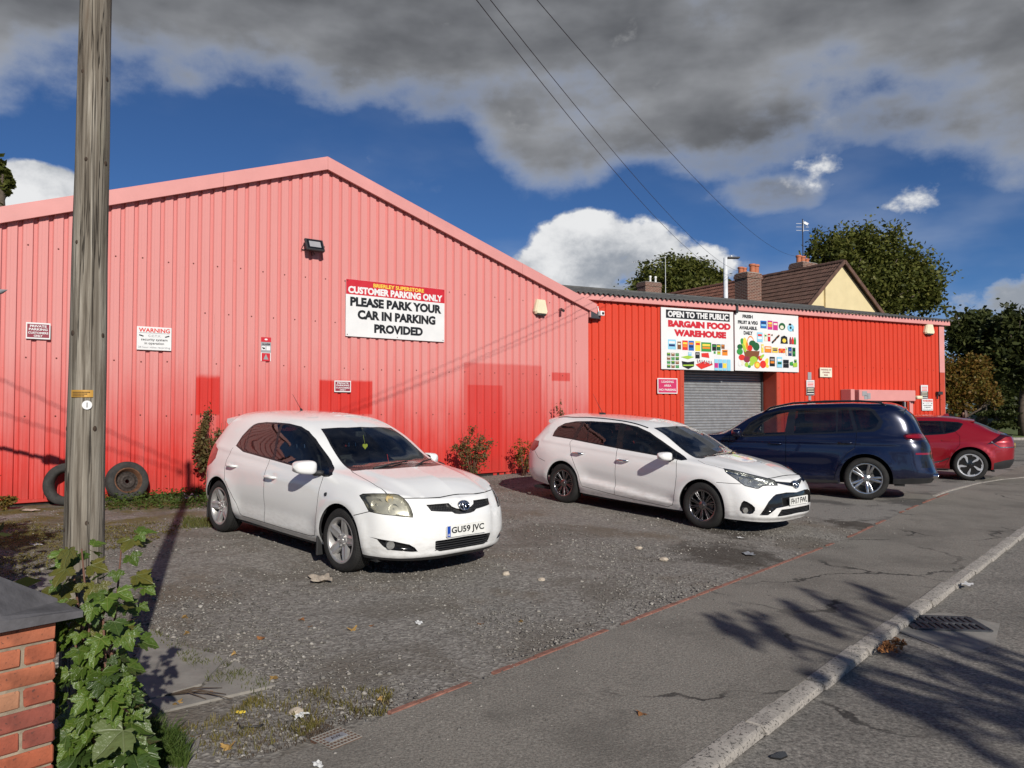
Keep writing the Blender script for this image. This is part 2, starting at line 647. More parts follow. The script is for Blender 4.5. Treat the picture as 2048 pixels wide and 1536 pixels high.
# ================================================================== materials of the place
def setting_materials():
 # ---- yard: trodden gravel, earth and moss
 a = NT('yard', 0.95, spec=0.2)
 p = a.pos()
 n1 = a.noise(p, 0.55, 5.0, 0.6)
 n2 = a.noise(p, 7.0, 6.0, 0.65)
 vor = a.n('ShaderNodeTexVoronoi')
 vor.inputs['Scale'].default_value = 42.0
 a.t.links.new(p, vor.inputs['Vector'])
 stone = a.sep(vor.outputs['Color'])[0]
 g = a.ramp(stone, [(0.0, (0.087, 0.079, 0.071)), (0.45, (0.183, 0.170, 0.154)), (0.80, (0.270, 0.254, 0.229)), (1.0, (0.366, 0.347, 0.314))])
 fine = a.ramp(a.noise(p, 60.0, 4.0, 0.7), [(0.3, (0.110, 0.099, 0.088)), (0.7, (0.278, 0.258, 0.229))])
 g = a.mix(0.45, g, fine)
 g = a.mix(a.rng(n1, 0.52, 0.66, 0.0, 0.75), g, a.ramp(n2, [(0.3, (0.099, 0.078, 0.056)), (0.7, (0.185, 0.149, 0.111))]))
 s = a.sep(p)
 # distance from the edging, towards the shed
 nn = a.math('ADD', a.math('MULTIPLY', a.math('SUBTRACT', s[0], EDGE0.x), ENRM.x), a.math('MULTIPLY', a.math('SUBTRACT', s[1], EDGE0.y), ENRM.y))
 ss = a.math('ADD', a.math('MULTIPLY', a.math('SUBTRACT', s[0], EDGE0.x), EDIR.x), a.math('MULTIPLY', a.math('SUBTRACT', s[1], EDGE0.y), EDIR.y))
 mossmask = a.math('MULTIPLY', a.rng(a.math('ADD', nn, a.math('MULTIPLY', ss, -0.75)), 4.4, 6.2), a.rng(a.noise(p, 1.1, 6.0, 0.65), 0.40, 0.56))
 moss = a.ramp(a.noise(p, 26.0, 5.0, 0.7), [(0.3, (0.05, 0.045, 0.018)), (0.55, (0.13, 0.112, 0.033)), (0.8, (0.19, 0.158, 0.05))])
 g = a.mix(mossmask, g, moss)
 tar = a.rng(a.math('ADD', a.math('SUBTRACT', ss, a.math('MULTIPLY', nn, 0.35)), a.math('MULTIPLY', a.math('SUBTRACT', n1, 0.5), 2.0)), 8.6, 9.4)
 tarc = a.ramp(a.noise(p, 90.0, 3.0, 0.7), [(0.3, (0.14, 0.132, 0.12)), (0.72, (0.29, 0.275, 0.25))])
 tarc = a.mix(a.rng(a.noise(p, 0.9, 5.0, 0.6), 0.5, 0.62, 0, 0.75), tarc, (0.06, 0.057, 0.055))
 g = a.mix(tar, g, tarc)
 trk = a.noise(a.map(p, (0.5, 0.5, 1)), 1.6, 5.0, 0.62, 0.8)
 g = a.mix(a.math('MULTIPLY', a.rng(trk, 0.50, 0.62, 0.0, 0.6), a.rng(tar, 0.5, 0.2)), g, a.ramp(a.noise(p, 34.0, 4.0, 0.7), [(0.3, (0.075, 0.064, 0.051)), (0.7, (0.16, 0.14, 0.115))]))
 # damp hollows in the yard
 for q, rad in (((0.62, 5.75), 0.85), ((1.2, 7.2), 0.55), ((0.25, 9.3), 0.5)):
  cxy = xy(*q)
  dv = a.n('ShaderNodeVectorMath', operation='DISTANCE')
  a.t.links.new(p, dv.inputs[0])
  dv.inputs[1].default_value = (cxy[0], cxy[1], 0.0)
  dd = a.math('ADD', dv.outputs['Value'], a.math('MULTIPLY', a.math('SUBTRACT', a.noise(p, 3.5, 4.0), 0.5), 1.2))
  g = a.mix(a.math('MULTIPLY', a.rng(dd, rad, rad * 0.45), 0.72), g, (0.035, 0.027, 0.02))
 a.base(g)
 a.bump(a.math('ADD', vor.outputs['Distance'], a.math('MULTIPLY', n2, 1.2)), 0.4, 0.015)
 MATS['yard'] = a.m

 def tarmac(key, lo, hi, sp, scale=140.0, patch=0.35):
  a = NT(key, 0.92, spec=0.25)
  p = a.pos()
  c = a.ramp(a.noise(p, scale, 3.0, 0.75), [(0.30, lo), (0.55, tuple((x + y) / 2 for x, y in zip(lo, hi))), (0.75, hi)])
  big = a.noise(p, 0.7, 6.0, 0.62)
  c = a.mix(a.rng(big, 0.42, 0.68, 0.0, patch), c, tuple(x * 0.62 for x in lo))
  c = a.mix(a.rng(a.noise(p, 2.6, 5.0, 0.6), 0.55, 0.75, 0.0, 0.3), c, (0.21, 0.195, 0.17))
  # worn-out bright chips and old gum spots
  v = a.voro(p, scale * 0.55)
  c = a.mix(a.rng(v, 0.10, 0.02, 0.0, sp), c, (0.42, 0.40, 0.37))
  gum = a.voro(p, 2.1)
  c = a.mix(a.rng(gum, 0.035, 0.022, 0.0, 0.7), c, (0.035, 0.034, 0.033))
  # hairline cracks and the seams of old trench repairs
  wob = a.noise(p, 1.7, 5.0, 0.6, color=True)
  wv = a.n('ShaderNodeVectorMath', operation='MULTIPLY_ADD')
  a.t.links.new(wob, wv.inputs[0])
  wv.inputs[1].default_value = (0.9, 0.9, 0.0)
  a.t.links.new(p, wv.inputs[2])
  cr = a.voro(wv.outputs[0], 0.33, 'DISTANCE_TO_EDGE')
  crk = a.math('MULTIPLY', a.rng(cr, 0.010, 0.003), a.rng(a.noise(p, 0.9, 3.0), 0.46, 0.60))
  c = a.mix(a.math('MULTIPLY', crk, 0.8), c, (0.02, 0.019, 0.018))
  c = a.mix(a.rng(a.noise(a.map(p, (1, 1, 1), (5, 3, 0)), 1.3, 6.0, 0.7), 0.58, 0.72, 0.0, 0.4), c, tuple(x * 0.8 for x in lo))
  a.base(c)
  a.bump(a.math('SUBTRACT', a.math('ADD', a.noise(p, scale * 1.2, 3.0, 0.7), a.math('MULTIPLY', v, 0.7)), crk), 0.45, 0.006)
  MATS[key] = a.m
 tarmac('pavement', (0.108, 0.099, 0.086), (0.36, 0.332, 0.288), 0.6, 75.0, 0.45)
 tarmac('road', (0.075, 0.07, 0.063), (0.40, 0.37, 0.325), 0.8, 46.0, 0.3)
 a = plain('kerb_stone', (0.30, 0.275, 0.245), 0.9, var=0.2, scale=9, bump=0.5, bscale=55)
 nz = a.noise(a.co('Object'), 48.0, 3.0, 0.8)
 a.base(a.mix(a.rng(nz, 0.54, 0.62), a.b.inputs['Base Color'].links[0].from_socket, (0.06, 0.055, 0.05)))
 plain('edging_brick', (0.235, 0.105, 0.075), 0.9, var=0.45, scale=14, bump=0.4, bscale=70)
 plain('slab', (0.215, 0.20, 0.178), 0.92, var=0.25, scale=5, bump=0.4, bscale=50)
 plain('far_grass', (0.075, 0.10, 0.03), 0.95, var=0.4, scale=3)

 # ---- painted profiled steel
 def steel(key, red, faded, zlo, zhi, valley, patches=(), lap=None):
  a = NT(key, 0.5, spec=0.35)
  v = a.co('Object')
  s = a.sep(v)
  nz = a.noise(a.map(v, (0.9, 1, 0.35)), 2.2, 6.0, 0.65)
  run = a.noise(a.map(v, (5.5, 1, 0.12)), 1.9, 4.0, 0.6)
  zz = a.math('ADD', s[2], a.math('ADD', a.math('MULTIPLY', a.math('SUBTRACT', nz, 0.5), 1.0), a.math('MULTIPLY', a.math('SUBTRACT', run, 0.5), 1.5)))
  f = a.rng(zz, zlo, zhi)
  f = a.math('MULTIPLY', f, a.rng(s[1], 0.008, 0.026, 1.0, valley))
  c = a.mix(f, red, faded)
  # chalky streaks
  st = a.noise(a.map(v, (26, 1, 0.6)), 1.6, 5.0, 0.7)
  c = a.mix(a.rng(st, 0.5, 0.8, 0.0, 0.22), c, tuple(min(1, x * 1.1 + 0.02) for x in faded))
  c = a.mix(a.rng(a.noise(v, 11.0, 6.0, 0.7), 0.62, 0.75, 0.0, 0.25), c, tuple(x * 0.75 for x in red))
  for (x0, x1, z0, z1, soft, col, amt) in patches:
   mx = a.math('MULTIPLY', a.rng(s[0], x0 - 0.012, x0 + 0.012), a.rng(s[0], x1 + 0.012, x1 - 0.012))
   wob = a.math('ADD', s[2], a.math('MULTIPLY', a.math('SUBTRACT', a.noise(v, 7.0, 3.0), 0.5), soft * 0.7))
   mz = a.math('MULTIPLY', a.rng(wob, z1 + soft, z1 - 0.01), a.rng(s[2], z0 - 0.02, z0 + 0.02))
   c = a.mix(a.math('MULTIPLY', a.math('MULTIPLY', mx, mz), amt), c, col)
  # splash dirt along the foot
  c = a.mix(a.math('MULTIPLY', a.rng(zz, 0.85, 0.35), 0.22), c, (0.13, 0.05, 0.04))
  a.base(c)
  a.set('Roughness', a.rng(nz, 0.3, 0.7, 0.42, 0.62))
  a.bump(a.math('ADD', a.noise(v, 3.0, 3.0), a.math('MULTIPLY', a.rng(a.voro(v, 1.1), 0.16, 0.02), 0.25)), 0.12, 0.02)
  MATS[key] = a.m
 RED = (0.52, 0.030, 0.022)
 P = []
 for (x0, y0, x1, y1, soft, col, amt) in ((393, 757, 440, 830, 0.10, (0.517, 0.025, 0.017), 0.95), (640, 762, 745, 829, 0.05, (0.524, 0.027, 0.019), 0.95),
            (928, 727, 1083, 925, 0.06, (0.502, 0.043, 0.034), 0.55), (937, 770, 1005, 930, 0.02, (0.502, 0.025, 0.019), 0.65), (1105, 745, 1140, 762, 0.02, (0.517, 0.034, 0.025), 0.75)):
  t0, z1 = W1.hit(x0, y0)
  t1, _ = W1.hit(x1, y0)
  _, z0 = W1.hit((x0 + x1) / 2, y1)
  P.append((t0, t1, z0 if y1 < 900 else 0.2, z1, soft, col, amt))
 steel('clad_faded', RED, (0.605, 0.243, 0.226), 0.45, 3.0, 0.78, P)
 steel('clad_red', (0.52, 0.036, 0.015), (0.56, 0.048, 0.021), 0.0, 3.0, 0.9)
 plain('trim_pink', (0.61, 0.265, 0.245), 0.5, var=0.06, scale=2.0)
 plain('trim_red', (0.46, 0.058, 0.027), 0.5, var=0.08, scale=3.0)
 plain('screw', (0.16, 0.045, 0.035), 0.5, 0.3)
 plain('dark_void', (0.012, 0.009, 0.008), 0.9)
 plain('shutter_steel', (0.34, 0.345, 0.35), 0.42, 0.55, var=0.10, scale=4.0)
 a = plain('fibre_cement', (0.085, 0.085, 0.083), 0.95, var=0.35, scale=7, bump=0.3, bscale=40)
 plain('fixing_dark', (0.03, 0.03, 0.032), 0.5)
 plain('lamp_grey', (0.055, 0.055, 0.06), 0.35)
 plain('alarm_cream', (0.72, 0.66, 0.46), 0.45, var=0.05)
 plain('cam_white', (0.75, 0.75, 0.73), 0.4)
 # ---- printing
 for k, c in (('ink_white', (0.70, 0.70, 0.69)), ('ink_black', (0.012, 0.012, 0.013)), ('ink_red', (0.52, 0.018, 0.030)), ('ink_yellow', (0.78, 0.58, 0.07)),
    ('ink_maroon', (0.24, 0.03, 0.05)), ('ink_pink', (0.52, 0.03, 0.11)), ('ink_grey', (0.30, 0.30, 0.31)), ('ink_blue', (0.02, 0.13, 0.42)), ('ink_green', (0.04, 0.26, 0.05)),
    ('ink_lime', (0.33, 0.52, 0.05)), ('ink_orange', (0.70, 0.22, 0.02)), ('ink_sky', (0.25, 0.55, 0.70)), ('ink_brown', (0.19, 0.07, 0.025)), ('ink_cream', (0.70, 0.66, 0.52)),
    ('ink_scarlet', (0.62, 0.03, 0.02)), ('ink_magenta', (0.50, 0.03, 0.20)), ('ink_dgreen', (0.015, 0.10, 0.03)), ('ink_navy', (0.015, 0.03, 0.12))):
  plain(k, c, 0.42, var=0.05, scale=3.0)
 # ---- timber pole
 a = NT('pole_wood', 0.9, spec=0.2)
 v = a.co('Object')
 gr = a.noise(a.map(v, (14, 14, 0.55)), 3.0, 8.0, 0.62, 0.6)
 c = a.ramp(gr, [(0.30, (0.050, 0.041, 0.032)), (0.44, (0.145, 0.124, 0.098)), (0.58, (0.245, 0.218, 0.178)), (0.74, (0.42, 0.385, 0.325))])
 blot = a.noise(a.map(v, (5, 5, 0.9)), 1.6, 5.0, 0.6)
 c = a.mix(a.rng(blot, 0.55, 0.70, 0, 0.5), c, (0.11, 0.075, 0.05))
 c = a.mix(a.rng(blot, 0.42, 0.30, 0, 0.35), c, (0.30, 0.29, 0.22))
 crack = a.noise(a.map(v, (30, 30, 0.35)), 1.0, 4.0, 0.5, 1.2)
 cm = a.rng(a.math('ABSOLUTE', a.math('SUBTRACT', crack, 0.5)), 0.016, 0.004)
 c = a.mix(a.math('MULTIPLY', cm, 0.85), c, (0.02, 0.015, 0.012))
 a.base(c)
 a.bump(a.math('SUBTRACT', a.math('MULTIPLY', gr, 1.0), a.math('MULTIPLY', cm, 1.2)), 0.7, 0.012)
 MATS['pole_wood'] = a.m
 plain('knot', (0.045, 0.028, 0.018), 0.9, var=0.4, scale=30)
 plain('wire_black', (0.015, 0.015, 0.016), 0.6)
 plain('label_ochre', (0.50, 0.27, 0.045), 0.45, 0.2)
 # ---- bricks, mortar, coping
 for i, c in enumerate([(0.33, 0.088, 0.042), (0.28, 0.072, 0.040), (0.33, 0.155, 0.085), (0.40, 0.27, 0.14), (0.23, 0.062, 0.042), (0.35, 0.11, 0.055)]):
  a = plain('brick%d' % i, c, 0.9, var=0.3, scale=11, bump=0.55, bscale=65)
  nz = a.noise(a.co('Object'), 70.0, 2.0, 0.7)
  a.base(a.mix(a.rng(nz, 0.62, 0.70, 0, 0.7), a.b.inputs['Base Color'].links[0].from_socket, (0.05, 0.03, 0.025)))
 plain('mortar', (0.26, 0.215, 0.155), 0.95, var=0.3, scale=18, bump=0.7, bscale=90)
 plain('coping', (0.085, 0.082, 0.088), 0.85, var=0.4, scale=9, bump=0.6, bscale=45)
 # ---- house
 plain('render_cream', (0.62, 0.52, 0.30), 0.9, var=0.06, scale=2, bump=0.2)
 plain('roof_tile', (0.105, 0.056, 0.040), 0.85, var=0.45, scale=3.5)
 plain('roof_tile_red', (0.155, 0.066, 0.044), 0.85, var=0.35, scale=3.5)
 a = NT('brick_far', 0.9)
 br = a.n('ShaderNodeTexBrick')
 br.offset = 0.5
 br.inputs['Scale'].default_value = 1.0
 br.inputs['Brick Width'].default_value = 0.225
 br.inputs['Row Height'].default_value = 0.075
 br.inputs['Mortar Size'].default_value = 0.010
 br.inputs['Color1'].default_value = (0.15, 0.048, 0.030, 1)
 br.inputs['Color2'].default_value = (0.085, 0.032, 0.024, 1)
 br.inputs['Mortar'].default_value = (0.30, 0.25, 0.20, 1)
 mp = a.n('ShaderNodeMapping')
 mp.inputs['Rotation'].default_value = (R(90), 0, 0)
 a.t.links.new(a.co('UV') if False else a.co('Object'), mp.inputs[0])
 cx = a.sep(a.co('Object'))
 cb = a.n('ShaderNodeCombineXYZ')
 a.t.links.new(a.math('ADD', cx[0], cx[1]), cb.inputs[0])
 a.t.links.new(cx[2], cb.inputs[1])
 a.t.links.new(cb.outputs[0], br.inputs['Vector'])
 a.base(br.outputs['Color'])
 a.bump(br.outputs['Fac'], -0.5, 0.01)
 MATS['brick_far'] = a.m
 plain('clay_pot', (0.42, 0.14, 0.07), 0.8, var=0.15)
 plain('lead', (0.25, 0.26, 0.28), 0.6)
 plain('galv_white', (0.62, 0.64, 0.66), 0.5)
 plain('rust', (0.115, 0.052, 0.026), 0.85, 0.2, var=0.5, scale=22, bump=0.4, bscale=80)
 plain('rust_dark', (0.045, 0.035, 0.03), 0.8, 0.3, var=0.5, scale=18, bump=0.4, bscale=80)
 plain('old_tyre', (0.030, 0.029, 0.027), 0.9, var=0.35, scale=12, bump=0.3, bscale=60)
 plain('cast_iron', (0.06, 0.063, 0.07), 0.55, 0.5, var=0.3, scale=15)
 plain('cover_rust', (0.14, 0.075, 0.05), 0.8, 0.2, var=0.35, scale=20, bump=0.4, bscale=90)
 plain('concrete', (0.24, 0.225, 0.20), 0.92, var=0.2, scale=7, bump=0.4, bscale=60)
 plain('paper', (0.70, 0.70, 0.68), 0.7)
 plain('leaf_litter', (0.24, 0.10, 0.03), 0.85, var=0.4, scale=30)
 plain('leaf_litter2', (0.33, 0.20, 0.06), 0.85, var=0.4, scale=30)
 plain('twig', (0.065, 0.045, 0.03), 0.9)
 plain('pale_stone', (0.40, 0.34, 0.27), 0.9, var=0.25, scale=20, bump=0.5, bscale=60)

 # ---- leaves
 def leaf(key, cols, trans=0.35, rough=0.55):
  a = NT(key, rough, spec=0.3)
  r = a.island()
  n = len(cols)
  c = a.ramp(r, [(i / max(1, n - 1), c) for i, c in enumerate(cols)])
  c = a.mix(0.3, c, a.ramp(a.noise(a.pos(), 0.8, 4.0), [(0.3, cols[0]), (0.7, cols[-1])]))
  a.base(c)
  t = a.t
  tr = a.n('ShaderNodeBsdfTranslucent')
  t.links.new(c, tr.inputs[0])
  mx = a.n('ShaderNodeMixShader')
  mx.inputs[0].default_value = trans
  t.links.new(a.b.outputs[0], mx.inputs[1])
  t.links.new(tr.outputs[0], mx.inputs[2])
  t.links.new(mx.outputs[0], a.out.inputs['Surface'])
  MATS[key] = a.m
 leaf('leaf_green', [(0.045, 0.060, 0.012), (0.080, 0.100, 0.018), (0.125, 0.140, 0.028), (0.18, 0.17, 0.04)])
 leaf('leaf_dark', [(0.022, 0.032, 0.010), (0.050, 0.066, 0.018), (0.10, 0.11, 0.032)])
 leaf('leaf_autumn', [(0.070, 0.080, 0.014), (0.14, 0.11, 0.02), (0.19, 0.07, 0.018), (0.22, 0.15, 0.03)])
 leaf('leaf_shrub', [(0.09, 0.085, 0.03), (0.17, 0.13, 0.055), (0.19, 0.11, 0.05), (0.12, 0.115, 0.035)])
 leaf('leaf_weed', [(0.035, 0.075, 0.012), (0.065, 0.115, 0.020), (0.095, 0.13, 0.03)])
 leaf('grass', [(0.060, 0.085, 0.018), (0.10, 0.12, 0.028), (0.15, 0.135, 0.045)])
 leaf('moss_grass', [(0.10, 0.10, 0.024), (0.17, 0.15, 0.036), (0.22, 0.17, 0.06)])
 plain('bark', (0.085, 0.065, 0.048), 0.95, var=0.4, scale=8, bump=0.6, bscale=30)
 plain('stem_red', (0.12, 0.055, 0.035), 0.7)
 # big sycamore leaves: veins and blotches in the leaf's own coordinates
 for key, c0, c1, vein in (('sycamore_a', (0.075, 0.135, 0.018), (0.12, 0.19, 0.03), (0.20, 0.25, 0.06)), ('sycamore_b', (0.045, 0.085, 0.020), (0.075, 0.125, 0.028), (0.12, 0.17, 0.05)),
       ('sycamore_c', (0.105, 0.11, 0.020), (0.16, 0.145, 0.03), (0.13, 0.15, 0.04)), ('sycamore_d', (0.13, 0.17, 0.06), (0.17, 0.215, 0.085), (0.21, 0.25, 0.12))):
  a = NT(key, 0.38, spec=0.5)
  v = a.co('Object')
  s = a.sep(v)
  nz = a.noise(v, 2.2, 4.0)
  c = a.ramp(nz, [(0.3, c0), (0.7, c1)])
  # radiating main veins from the stalk
  ang = a.math('ARCTAN2', s[0], s[1])
  rad = a.math('SQRT', a.math('ADD', a.math('MULTIPLY', s[0], s[0]), a.math('MULTIPLY', s[1], s[1])))
  vm = None
  for k in (-1.75, -0.88, 0.0, 0.88, 1.75):
   d = a.math('MULTIPLY', a.math('ABSOLUTE', a.math('SUBTRACT', ang, k)), rad)
   q = a.rng(d, 0.035, 0.008)
   vm = q if vm is None else a.math('MAXIMUM', vm, q)
  side = a.math('ABSOLUTE', a.math('SINE', a.math('MULTIPLY', rad, 24.0)))
  c = a.mix(a.math('MULTIPLY', vm, 0.8), c, vein)
  c = a.mix(a.rng(a.noise(v, 5.0, 4.0), 0.62, 0.75, 0, 0.6), c, (0.13, 0.12, 0.03))
  c = a.mix(a.rng(a.rand(), 0.2, 1.0, 0.0, 0.55), c, tuple(x * 0.45 for x in c0))
  a.base(c)
  a.bump(a.math('ADD', a.math('MULTIPLY', vm, -1.0), a.noise(v, 4.0, 3.0)), 0.35, 0.03)
  tr = a.n('ShaderNodeBsdfTranslucent')
  a.t.links.new(c, tr.inputs[0])
  mx = a.n('ShaderNodeMixShader')
  mx.inputs[0].default_value = 0.3
  a.t.links.new(a.b.outputs[0], mx.inputs[1])
  a.t.links.new(tr.outputs[0], mx.inputs[2])
  a.t.links.new(mx.outputs[0], a.out.inputs['Surface'])
  MATS[key] = a.m
 a = NT('gravel_stone', 0.9, spec=0.25)
 a.base(a.ramp(a.island(), [(0.0, (0.068, 0.062, 0.056)), (0.4, (0.152, 0.142, 0.129)), (0.75, (0.220, 0.205, 0.183)), (0.95, (0.289, 0.267, 0.238)), (1.0, (0.350, 0.333, 0.301))]))
 MATS['gravel_stone'] = a.m

setting_materials()

# ================================================================== ground, pavement, road
def kn(s):
 """distance of the kerb line from the edging, towards the street"""
 return -1.56 - 0.0165 * s

UPSTAND = 0.045

def build_ground():
 ss_ = np.concatenate([[-300, -80, -30, -14], np.arange(-8, 26, 0.5), [27, 30, 35, 42, 55, 80, 150, 400]])
 nn_ = np.concatenate([[-400, -120, -50, -20, -8, -4], np.arange(-1.0, 0.01, 0.25), np.arange(0.25, 12.1, 0.4), [14, 18, 25, 40, 80, 200, 500]])
 rows = []
 for s in ss_:
  row = []
  for n in nn_:
   x, y = xy(n, s)
   z = gz(x, y) + 0.006 * math.sin(x * 2.1 + 0.7) * math.sin(y * 1.7) * (1 if 0.3 < n < 9 else 0)
   if n < 0.001:
    z -= 0.012 if n > -0.5 else 0.30
   row.append((x, y, z))
  rows.append(row)
 m = MB().grid(rows, 0)
 if Vector(m.v[m.f[0][1]]).__sub__(Vector(m.v[m.f[0][0]])).cross(Vector(m.v[m.f[0][2]]) - Vector(m.v[m.f[0][0]])).z < 0:
  m.f = [f[::-1] for f in m.f]
 tag(m.build('ground', 'yard', smooth=True), kind='structure')
 # pavement: from the edging to the kerb
 rows = [[(*xy(n, s), gz(*xy(n, s)) + 0.004) for n in np.linspace(kn(s), -0.055, 8)] for s in np.concatenate([[-60, -30], np.arange(-12, 30, 0.6), [34, 40, 60, 120]])]
 m = MB().grid(rows, 0)
 m.f = [f[::-1] for f in m.f] if (Vector(m.v[m.f[0][1]]) - Vector(m.v[m.f[0][0]])).cross(Vector(m.v[m.f[0][2]]) - Vector(m.v[m.f[0][0]])).z < 0 else m.f
 tag(m.build('pavement', 'pavement', smooth=True), kind='structure')
 # road, below the kerb
 rows = [[(*xy(n, s), -0.035 - UPSTAND + 0.012 * min(3, kn(s) - n)) for n in [-9.5, -7, -5, -3.5, -2.6, kn(s) - 0.118]] for s in np.concatenate([[-60, -30], np.arange(-12, 30, 0.8), [34, 40, 60, 120]])]
 m = MB().grid(rows, 0)
 m.f = [f[::-1] for f in m.f] if (Vector(m.v[m.f[0][1]]) - Vector(m.v[m.f[0][0]])).cross(Vector(m.v[m.f[0][2]]) - Vector(m.v[m.f[0][0]])).z < 0 else m.f
 tag(m.build('road', 'road', smooth=True), kind='structure')
 # far junction seen past the red car: another road, verge and kerb
 m = MB()
 rows = []
 for t in np.linspace(0, 1, 12):
  x = 12 + 60 * t
  rows.append([(x, y + 0.05 * x, 0.018) for y in (33.0, 35, 37, 39.0)])
 m.grid(rows, 0)
 m.f = [f[::-1] for f in m.f]
 tag(m.build('side_road', 'road'), kind='structure')
 m = MB()
 m.grid([[(14 + 60 * t, y + 0.05 * (14 + 60 * t), z) for y, z in ((39.3, 0.02), (39.35, 0.13), (42, 0.25), (46, 0.8), (60, 1.6))] for t in np.linspace(0, 1, 14)], 0)
 m.f = [f[::-1] for f in m.f]
 tag(m.build('grass_verge', 'far_grass', smooth=True), kind='structure')
 m = MB()
 m.grid([[(12 + 60 * t, y + 0.05 * (12 + 60 * t), z) for y, z in ((39.0, 0.0), (39.02, 0.14), (39.28, 0.15), (39.3, 0.0))] for t in np.linspace(0, 1, 14)], 0)
 m.f = [f[::-1] for f in m.f]
 tag(m.build('kerb_far', 'kerb_stone'), kind='structure')
 # ---- kerb of stone lengths
 k = thing('kerb', None, None)
 k['kind'] = 'structure'
 s = -6.0
 i = 0
 while s < 26:
  L = 0.915
  z = -0.035
  KN = kn(s)
  m = MB()
  w, h = 0.125, 0.22
  prof = [(0, -h), (0, 0.006), (-w + 0.022, 0.004), (-w + 0.007, -0.004), (-w, -0.020), (-w, -h)]
  jit = rng.uniform(-0.004, 0.004)
  rows = []
  for q in (0.006, 0.018, L * 0.33, L * 0.66, L - 0.018, L - 0.006):
   e = 0.010 if q in (0.006, L - 0.006) else 0.0
   rows.append([(*xy(KN + a + (e if a > -0.01 else -e * -1), s + q), z + b + jit - e + (rng.uniform(-0.002, 0.002))) for a, b in prof])
  m.grid(rows, 0)
  kk = len(prof)
  m.add(rows[0], [tuple(range(kk))], 0)
  m.add(rows[-1], [tuple(range(kk - 1, -1, -1))], 0)
  o = m.build('kerb_stone', 'kerb_stone', k, angle=30)
  s += L
  i += 1
 # ---- flush line of red edging bricks between yard and pavement
 k = thing('edging', None, None)
 k['kind'] = 'structure'
 s = 0.02
 while s < 14.4:
  L = 0.222
  buried = (0.5 < s < 0.75) or (2.1 < s < 2.35) or (6.9 < s < 8.2 and rng.random() < 0.75) or (s > 9 and rng.random() < 0.35)
  if not buried:
   z = gz(*xy(-0.03, s + L / 2))
   m = MB()
   c = xy(-0.027, s + L / 2)
   yaw = math.atan2(EDIR.y, EDIR.x) + rng.uniform(-0.012, 0.012)
   m.box((c[0], c[1], z - 0.04 + rng.uniform(-0.001, 0.004)), (L - rng.uniform(0.004, 0.014), 0.052 + rng.uniform(-0.008, 0.008), 0.09), 0, rot=Matrix.Rotation(yaw, 3, 'Z'), bev=0.006)
   m.build('brick', 'edging_brick', k)
  s += L
 # ---- broken concrete slabs by the pier
 k = thing('paving', None, None)
 k['kind'] = 'structure'
 for poly in ([(255, 1345), (300, 1262), (345, 1290), (455, 1318), (400, 1372), (300, 1400)], [(300, 1405), (405, 1378), (470, 1325), (548, 1375), (440, 1398), (330, 1425)],
    [(330, 1478), (400, 1480), (390, 1510), (340, 1506)], [(60, 1160), (130, 1150), (150, 1190), (90, 1200)]):
  P = [on_ground(*p) for p in poly]
  m = MB()
  j = [(p.x + rng.uniform(-.01, .01), p.y + rng.uniform(-.01, .01)) for p in P]
  m.prism(j, lambda p: (p[0], p[1], gz(*p) - 0.05), lambda p: (p[0], p[1], gz(*p) + 0.014), 0)
  o = m.build('slab', 'slab', k)
  bm = bmesh.new()
  bm.from_mesh(o.data)
  bmesh.ops.recalc_face_normals(bm, faces=bm.faces[:])
  bm.to_mesh(o.data)
  bm.free()

build_ground()

